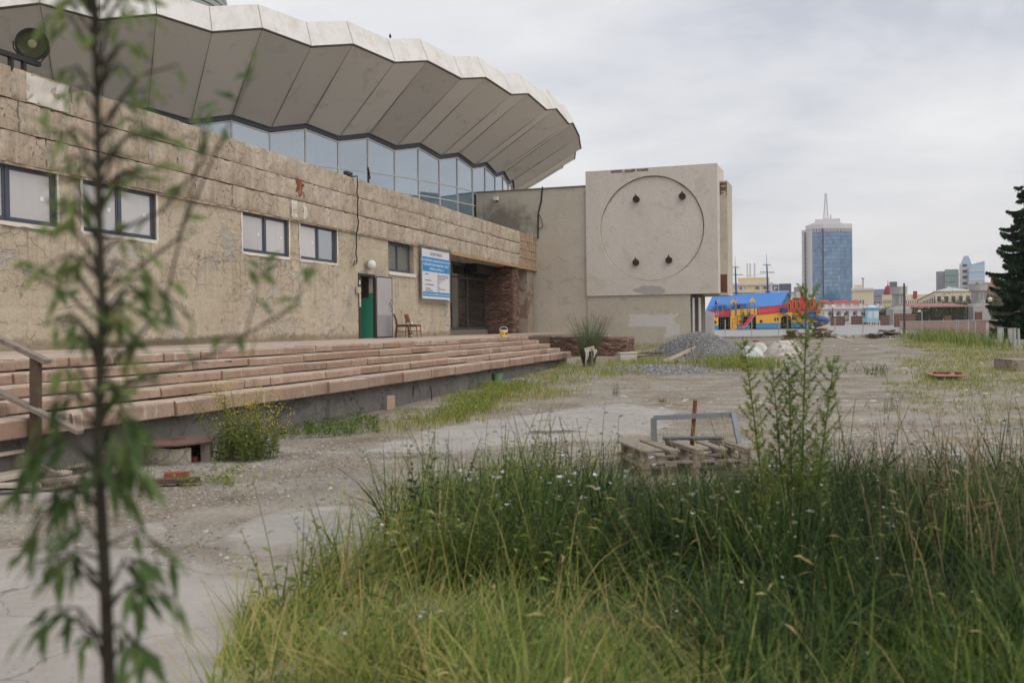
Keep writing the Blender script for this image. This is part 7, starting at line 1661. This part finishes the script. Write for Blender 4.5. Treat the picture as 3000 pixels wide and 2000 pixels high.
for s in range(3):
    (ax, ay), (bx, by) = plan[s], plan[s + 1]; d_ = Vector((bx - ax, by - ay, 0)); Ls = d_.length; d_.normalize(); nrm = Vector((d_.y, -d_.x, 0)); npn = (4, 6, 4)[s]
    for f_ in range(nfl):
        for i in range(npn):
            u0, u1 = Ls * i / npn + .06, Ls * (i + 1) / npn - .06; za, zb_ = z0f + f_ * fh + .12, z0f + (f_ + 1) * fh - .12; b0 = Vector((ax, ay, 0)) + nrm * .15
            A, B = b0 + d_ * u0, b0 + d_ * u1
            MB().add([A + Vector((0, 0, za)), B + Vector((0, 0, za)), B + Vector((0, 0, zb_)), A + Vector((0, 0, zb_))], [(0, 1, 2, 3)]).build('pane', mats_[random.choice((0, 0, 0, 0, 1, 2)) if s < 2 else random.choice((0, 2, 2))], TW)
    n_ = (7, 12, 12)[s]
    for i in range(n_):
        u0 = Ls * (i + .2) / n_; A = Vector((ax, ay, 0)) + nrm * .3 + d_ * u0; B = A + d_ * (Ls / n_ * .55)
        MB().add([A + Vector((0, 0, TZ(512))), B + Vector((0, 0, TZ(512))), B + Vector((0, 0, TZ(462))), A + Vector((0, 0, TZ(462)))], [(0, 1, 2, 3)]).build('crown_fin', whit, TW)
MB().prism([(u * 1.01 - .2, v - .3 if v < 20 else v) for u, v in plan], zt, zt + 4, lambda u, v, h: (u, v, h)).build('roof_band', whit, TW)
sc_ = MB().prism([(TX(200) - tx0, 6), (TX(235) - tx0, 3), (TX(300) - tx0, 1.5), (.5, 1.5), (.5, 28), (TX(200) - tx0, 28)], 0, TZ(480, 240), lambda u, v, h: (u, v, h)).build('stair_core', whit, TW); MB().prism([(TX(245) - tx0, 2), (.4, 1), (.4, 26), (TX(245) - tx0, 26)], TZ(480, 240), TZ(435, 300), lambda u, v, h: (u, v, h)).build('core_top', whit, TW)
for i in range(16):
    z_ = TZ(530 + i * 47.5, 240); MB().b2(TX(229) - tx0, TX(248) - tx0, 1.0, 3.6, z_ - 1.6, z_ + 1.6).build('loggia', dkw, TW)
MB().b2(TX(435) - tx0 - .6, TX(435) - tx0 + .6, -.6, 1, 0, zt).build('dark_groove', M('groove', S(30, 50, 74), .6), TW)
MB().b2(TX(350) - tx0, TX(625) - tx0, 8, 24, zt + 4, zt + 9).build('roof_house', whit, TW)
ms = MB(); mx, mz0, mz1 = TX(470) - tx0, TZ(400), TZ(50)
for a in (-1, 1):
    for b_ in (-1, 1): ms.tube([(mx + a * 2.2, 14 + b_ * 2.2, mz0), (mx + a * 1.2, 14 + b_ * 1.2, TZ(200)), (mx + a * .5, 14 + b_ * .5, mz1)], .35, 4)
for i in range(14):
    z_ = mz0 + (mz1 - mz0) * i / 14; r = 2.2 - 1.7 * i / 14; ms.tube([(mx - r, 12, z_), (mx + r, 12, z_ + (mz1 - mz0) / 14)], .22, 4)
for s in (-1, 1): ms.tube([(mx + s * 18, 14, mz0 - 2), (mx, 14, TZ(345))], .4, 4)
ms.tube([(TX(524) - tx0, 14, mz0), (TX(524) - tx0, 14, TZ(300))], .5, 4); ms.build('roof_mast', M('mast_grey', S(178, 172, 176), .7), TW)
# building behind the ship: yellow with pediment, parking sign block
Dy = 330
o, w, h, d = bld('yellow_building', 'yellow building with white cornice and pediment behind the ship roof', 2146, 2262, 836, Dy, yel, 14)
MB().b2(-w / 2 - .3, w / 2 + .3, -.5, d, h, h + .8).build('cornice', whit, o); MB().b2(-w / 2 + 2, w / 2 - 1, .5, d, h + .8, h + 2.6).build('attic', yel, o)
px_c = at(2190, Dy, 0).x - at(2204, Dy, 0).x; zp0, zp1 = hz_(858, 2190, Dy) - 1, hz_(844, 2190, Dy) - 1; wp_ = 29 / F * Dy
MB().prism([(-wp_, zp0), (wp_, zp0), (0, zp1)], -1.0, -.1, lambda u, v, h: (u + px_c, h, v)).build('pediment', whit, o); MB().prism([(-wp_ * .72, zp0 + .15), (wp_ * .72, zp0 + .15), (0, zp1 - .7)], -1.1, -1.0, lambda u, v, h: (u + px_c, h, v)).build('tympanum', yel, o)
for x_ in (-.30, .08, .28): MB().b2(x_ * w, x_ * w + 1.6, -.12, -.02, zp1 - .3, zp1 + .3).build('window', dkw, o)
for x_ in (-.48, -.22, .2, .46): MB().b2(x_ * w - .35, x_ * w + .35, -.25, 0, 0, h).build('pilaster', whit, o)
for x_ in (-.12, -.05, .06): MB().lathe([(.3, 0), (.24, 5)], 8).build('chimney', whit, o, loc=(x_ * w, 6, h + 2.6))
o, w, h, d = bld('parking_block', 'slate blue block carrying a white letter P in a frame', 2262, 2317, 831, 300, slate, 12)
pw = 21 / F * 300; cx_ = at(2272.5, 300, 0).x - at(2289.5, 300, 0).x; cz_ = hz_(843, 2272, 300) - 1
fr = MB(); t_ = .22
fr.b2(cx_ - pw / 2, cx_ + pw / 2, -.15, -.02, cz_ + pw * .42, cz_ + pw * .42 + t_).b2(cx_ - pw / 2, cx_ - pw / 2 + t_, -.15, -.02, cz_ - pw * .5, cz_ + pw * .42).b2(cx_ + pw / 2 - t_, cx_ + pw / 2, -.15, -.02, cz_ - pw * .5, cz_ + pw * .42); fr.build('sign_frame', M('sign_white', S(226, 226, 228), .7), o)
textobj('sign_letter', 'P', pw * .85, MATS['sign_white'], o, (cx_, -.1, cz_ - pw * .38), (PI / 2, 0, 0), 'CENTER', 1.1, .05)
bld('town_building', 'dark blue low building at the left behind the ship', 2120, 2146, 842, 340, slate, 12); o, w, h, d = bld('town_building', 'white low building right of the parking block', 2317, 2352, 855, 420, whit, 14); wingrid(o, -w * .45, w * .45, 1, h - 2, 5, 3, .5, .5); bld('town_building', 'small violet grey rooftop block left of the tower', 2327, 2350, 840, 480, gryr, 14); bld('town_building', 'white strip building between ship roof and parking block', 2262, 2310, 852, 260, whit, 8); bld('town_building', 'brown brick house right of the ship gable', 2318, 2345, 872, 250, M('town_brick', S(122, 74, 66), .9), 10)
# yellow colonnade with portholes
Dc = 205; zc1 = 1.0
xa_, xb_ = at(2412, Dc, 0).x, at(2588, Dc, 0).x; CL = thing('colonnade', 'long white and yellow colonnade with round portholes and a balustrade', 'building', (xa_, Dc, zc1), 0); Lc = xb_ - xa_; zz = lambda y: hz_(y, 2500, Dc) - zc1
MB().b2(0, Lc, .3, 6, -1, zz(905)).build('wall', yel, CL); MB().b2(-.2, Lc + .2, -.5, 6.2, zz(905), zz(899)).build('cornice', whit, CL); MB().b2(-.1, Lc + .1, -.2, .1, zz(911), zz(905)).build('frieze', whit, CL); MB().b2(0, Lc, -.3, .3, -1, zz(941)).build('plinth', whit, CL)
for i in range(8): x_ = Lc * (i + .3) / 7.3; MB().b2(x_ - .38, x_ + .38, -.3, .3, zz(941), zz(911)).b2(x_ - .5, x_ + .5, -.4, .3, zz(913), zz(911)).build('column', whit, CL)
for i in range(7):
    x_ = Lc * (i + .8) / 7.3; c = zz(919); MB().add([(x_ + r * math.cos(2 * PI * q / 18), yv, c + r * math.sin(2 * PI * q / 18)) for yv, r in ((.2, .30),) for q in range(18)], [tuple(range(18))]).build('porthole', dkw, CL); pr_ = MB()
    for q in range(18): pr_.add([(x_ + r * math.cos(a), .19, c + r * math.sin(a)) for a, r in ((2 * PI * q / 18, .30), (2 * PI * (q + 1) / 18, .30), (2 * PI * (q + 1) / 18, .46), (2 * PI * q / 18, .46))], [(0, 1, 2, 3)])
    pr_.build('porthole_ring', whit, CL)
    MB().b2(x_ - .6, x_ + .6, .1, .25, zz(946), zz(933)).build('door', M('town_grille', S(128, 126, 128), .6), CL)
MB().b2(0, Lc, -.2, .1, zz(892), zz(891)).build('balustrade_rail', whit, CL)
for i in range(60): x_ = Lc * (i + .5) / 60; MB().b2(x_ - .06, x_ + .06, -.1, .05, zz(899), zz(892)).build('baluster', whit, CL)
for i in range(7): x_ = Lc * (i + .3) / 7; MB().b2(x_ - .3, x_ + .3, -.25, .15, zz(899), zz(890)).build('pedestal', whit, CL)
MB().b2(-3, Lc + 3, -1.5, -1.3, -1, zz(946)).build('low_wall', M('town_pinkish', S(176, 140, 124), .9), CL)
# red roofed low houses, cream buildings
for (lab, x0, x1, ye, yt, D_) in (('low house with red roof below the blue tower', 2430, 2490, 892, 880, 420), ('small house with bright red roof right of the tower', 2488, 2520, 890, 878, 400), ('low house with dark red roof behind the ship castle', 2395, 2436, 890, 878, 380)):
    o, w, h, d = bld('town_house', lab, x0, x1, ye, D_, crm, 10); hh = hz_(yt, x0, D_) - 1 - h; MB().add([(-w / 2 - .4, -.5, h), (w / 2 + .4, -.5, h), (w / 2 + .4, d + .5, h), (-w / 2 - .4, d + .5, h), (-w / 2 + 1.5, d / 2, h + hh), (w / 2 - 1.5, d / 2, h + hh)], [(0, 1, 5, 4), (1, 2, 5), (2, 3, 4, 5), (3, 0, 4), (3, 2, 1, 0)]).build('roof', redr, o)
o, w, h, d = bld('town_building', 'cream building with tall windows right of the blue tower', 2498, 2556, 851, 520, crm, 20); wingrid(o, -w * .42, w * .1, 4, h - 4, 4, 1, .5, .8); MB().b2(-w / 2 - .4, w / 2 + .4, -.6, d, h - .01, h + 1.2).build('cornice', whit, o); MB().b2(-w / 2 + 1, 0, 0, 4, h + 1.2, h + 3).build('parapet', crm, o)
o, w, h, d = bld('town_building', 'grey building with sloping dark roof behind the colonnade', 2536, 2596, 866, 560, gryr, 24); MB().add([(-w / 2, -.5, h), (w / 2, -.5, h), (w / 2, d, h), (-w / 2, d, h), (-w / 2 + 4, d / 2, h + 4), (w / 2, d / 2, h + 4)], [(0, 1, 5, 4), (1, 2, 5), (2, 3, 4, 5), (3, 0, 4), (3, 2, 1, 0)]).build('roof', slate, o); wingrid(o, -w * .45, w * .45, 2, h - 2, 8, 2, .5, .5)
o, w, h, d = bld('town_building', 'long grey block on the skyline right of the cream building', 2556, 2650, 848, 700, gryr, 26); wingrid(o, -w * .48, w * .48, h * .3, h - 1.5, 22, 3, .6, .5)
bld('town_building', 'dark grey tower block top on the skyline', 2607, 2627, 825, 760, slate, 20); bld('town_building', 'pale grey rooftop box beside the dark tower block', 2593, 2616, 839, 740, gryr, 20)
o, w, h, d = bld('town_building', 'cream building under the small red dome', 2586, 2642, 863, 430, crm, 18); wingrid(o, -w * .45, w * .45, 1.5, h - 1.5, 9, 3, .4, .5)
MB().lathe([(1.6, 0), (1.85, .8), (1.5, 2.3), (.7, 3.6), (.2, 4.4), (.08, 6.5)], 16).build('dome', M('dome_red', S(146, 42, 56), .6), o, smooth=True, loc=(at(2602, 430, 0).x - at(2614, 430, 0).x, 4, h)); MB().lathe([(2.0, -1.4), (2.0, 0)], 16).build('dome_drum', crm, o, loc=(at(2602, 430, 0).x - at(2614, 430, 0).x, 4, h + .01))
o, w, h, d = bld('town_building', 'long cream building behind the first vent tower', 2640, 2730, 862, 460, crm, 16); wingrid(o, -w * .48, w * .48, 2, h - 2, 14, 3, .4, .5); MB().b2(-w * .1, w * .02, -.5, 4, h - 2, h + 1.5).build('red_box', redr, o)
# apartment block with grey hipped roof
D_ = 300; za = 1.0; p0, p1, p2 = at(2690, 420, 0), at(2742, 300, 0), at(2852, 300, 0); AP = thing('apartment_block', 'cream apartment block with pale hipped roof and balconies', 'building', (p1.x, p1.y, za)); q0 = Vector((p0.x - p1.x, p0.y - p1.y, 0)); q2 = Vector((p2.x - p1.x, 0, 0)); he = hz_(853, 2745, 300) - za; hr = hz_(837, 2780, 300) - za
pl_ = [(q0.x, q0.y), (0, 0), (q2.x, 0), (q2.x, 14), (q0.x + 14, q0.y)]
MB().prism(pl_, -2, he, lambda u, v, h: (u, v, h)).build('wall', crm, AP); MB().add([(q0.x - .6, q0.y, he), (-.6, -.6, he), (q2.x + .6, -.6, he), (q2.x + .6, 14.6, he), (q0.x + 14, q0.y, he), (q0.x + 7, q0.y, hr), (8, 7, hr), (q2.x - 6, 7, hr)], [(0, 1, 6, 5), (1, 2, 7, 6), (2, 3, 7), (3, 4, 5, 6, 7), (0, 5, 4)]).build('roof', M('roof_pale', S(182, 178, 176), .8), AP)
for i in range(5):
    for j in range(3): MB().b2(q2.x * (i + .45) / 5.2 - .55, q2.x * (i + .45) / 5.2 + .55, -.08, .1, he - 3.2 - j * 3.1, he - 1.5 - j * 3.1).build('window', dkw, AP)
for i in (1, 3): 
    for j in range(2): MB().b2(q2.x * (i + .45) / 5.2 - 1.2, q2.x * (i + .45) / 5.2 + 1.2, -1.1, -.05, he - 4.2 - j * 3.1, he - 3.3 - j * 3.1).build('balcony', M('balcony_grey', S(150, 146, 140), .8), AP)
dq = -q0; Lq = dq.length; dq.normalize(); nq = Vector((-dq.y, dq.x, 0)); nq = nq if nq.x < 0 else -nq
for i in range(12):
    for j in range(3):
        c = q0 + dq * Lq * (i + .5) / 12 + nq * .1; MB().box((c.x, c.y, he - 2.4 - j * 3.1), (1.6, .2, 1.7), math.atan2(dq.y, dq.x)).build('window', dkw, AP)
        if i % 2 and i > 5: c2 = c + nq * .6; MB().box((c2.x, c2.y, he - 3.8 - j * 3.1), (2.6, 1.2, 1.0), math.atan2(dq.y, dq.x)).build('balcony', MATS['balcony_grey'], AP)
# right skyline: green glass block, silver tower, brown block
o, w, h, d = bld('glass_block', 'dark green glass office block on the right skyline', 2770, 2806, 789, 620, M('green_core', S(44, 92, 84), .4), 20)
for j in range(10):
    for i in range(6): MB().b2(-w / 2 + w * i / 6 + .1, -w / 2 + w * (i + 1) / 6 - .1, -.25, -.05, h - (j + 1) * 3.9 + .15, h - j * 3.9 - .15).build('pane', glassmat('green_glass', S(52, 112, 100), .08, .6, 0, .2) if 'green_glass' not in MATS else MATS['green_glass'], o)
MB().b2(w / 2 + .01, w / 2 + 4, 2, 14, 0, h - 12).build('wing', M('green_core', (1, 1, 1)), o); MB().b2(-w / 2 - 5, -w / 2 - .01, 1, 14, 0, h - 1).build('lift_core', gryr, o)
bld('town_building', 'grey slab building left of the green glass block', 2747, 2766, 803, 640, gryr, 20)
o, w, h, d = bld('silver_tower', 'pale tower with rounded balconies and blue glass crown', 2813, 2842, 773, 600, whit, 20)
for j in range(11): MB().lathe([(w * .52, 0), (w * .54, .2), (w * .54, 1.5), (w * .52, 1.7)], 20).build('balcony_ring', whit, o, loc=(0, w * .45, h - 3.6 * (j + 1)))
for j in range(11): MB().lathe([(w * .505, 0), (w * .505, 1.7)], 20).build('window_ring', dkw, o, loc=(0, w * .45, h - 3.6 * (j + 1) + 1.75))
MB().prism([(-w * .45, 0), (w * .6, 0), (w * .4, 4), (w * .3, 5), (-.1 * w, 5)], 4, 16, lambda u, v, hh_: (u, hh_, h + v)).build('glass_crown', glassmat('crown_glass', S(120, 158, 196), .1, .6, 0, .2), o)
o, w, h, d = bld('blue_wing', 'light blue banded glass block beside the silver tower', 2842, 2883, 776, 590, glassmat('wing_glass', S(136, 176, 206), .1, .6, 0, .15), 20)
MB().prism([(-w / 2, h), (w / 2, h), (w / 2, h + 2.2), (-w / 2, h - .5)], 0, 20, lambda u, v, hh_: (u, hh_, v)).build('sloped_top', MATS['wing_glass'], o)
for j in range(7): MB().b2(-w / 2, w / 2, -.3, -.05, h - 4 - j * 5.2, h - 2.3 - j * 5.2).build('band', whit, o)
for x_, j in ((-.1, 2), (-.1, 6)): MB().b2(x_ * w, x_ * w + 1.6, -.35, -.1, h - 4.6 * j - 4, h - 4.6 * j - 1.2).build('window', dkw, o)
o, w, h, d = bld('town_building', 'reddish apartment block behind the spruce', 2884, 2990, 826, 330, M('town_rose', S(172, 136, 128), .85), 16); wingrid(o, -w * .48, w * .48, 2, h - 1.5, 12, 5, .4, .5); MB().b2(-w * .3, -w * .12, 3, 8, h, h + 2.2).build('roof_house', redr, o)
bld('town_building', 'dark brick building low behind the right lamp', 2880, 2960, 905, 180, M('town_dkbrick', S(84, 66, 62), .9), 8)
o = MB().tube([(0, 0, 0), (0, 0, hz_(815, 2529, 900))], [1.0, .6], 8).lathe([(1.4, hz_(817, 2529, 900)), (1.4, hz_(814, 2529, 900))], 8).build('chimney_stack', M('stack_grey', S(190, 186, 186), .8), loc=at(2529, 900, 0)); tag(o, 'thin pale chimney on the far skyline', 'chimney')
# low houses that close the skyline between the taller ones
for x0, x1, yt, D_, mt, lab in ((2340, 2440, 893, 960, whit, 'indistinct white building low between ship castle and blue tower'), (2640, 2760, 878, 980, gryr, 'indistinct grey building low behind the apartment block'), (2860, 2990, 884, 940, crm, 'indistinct cream building low behind the second vent tower'), (2100, 2180, 880, 900, gryr, 'indistinct grey building low behind the left mast')):
    bld('town_building', lab, x0, x1, yt, D_, mt, 20)
# birds on the roof
bm_ = M('bird_dark', S(40, 40, 44), .8)
q = ony(1143, 112, 38); o = MB().lathe([(0, 0), (.04, .03), (.05, .07), (.025, .12), (.03, .15), (0, .17)], 8).add([(-.02, 0, .05), (.02, 0, .05), (.01, .16, .02), (-.01, .16, .02)], [(0, 1, 2, 3)]).build('bird', bm_, loc=q); tag(o, 'small dark bird perched on the white roof edge', 'bird')
print('objects', len(bpy.data.objects), 'tris', sum(len(m.polygons) for m in bpy.data.meshes))

# ================================================================== HAZE
hm = bpy.data.materials.new('thin_haze'); hm.use_nodes = True; nt = hm.node_tree; nt.nodes.clear()
pv = nd(nt, 'ShaderNodeVolumePrincipled', {'Color': (.97, .97, .985, 1), 'Density': .00016, 'Anisotropy': .2})
nd(nt, 'ShaderNodeOutputMaterial', {'Volume': pv.outputs[0]})
o = MB().b2(-1700, 1700, -480, 1900, -4, 170).build('haze', hm); tag(o, 'thin summer haze over the town', 'haze', kind='stuff')
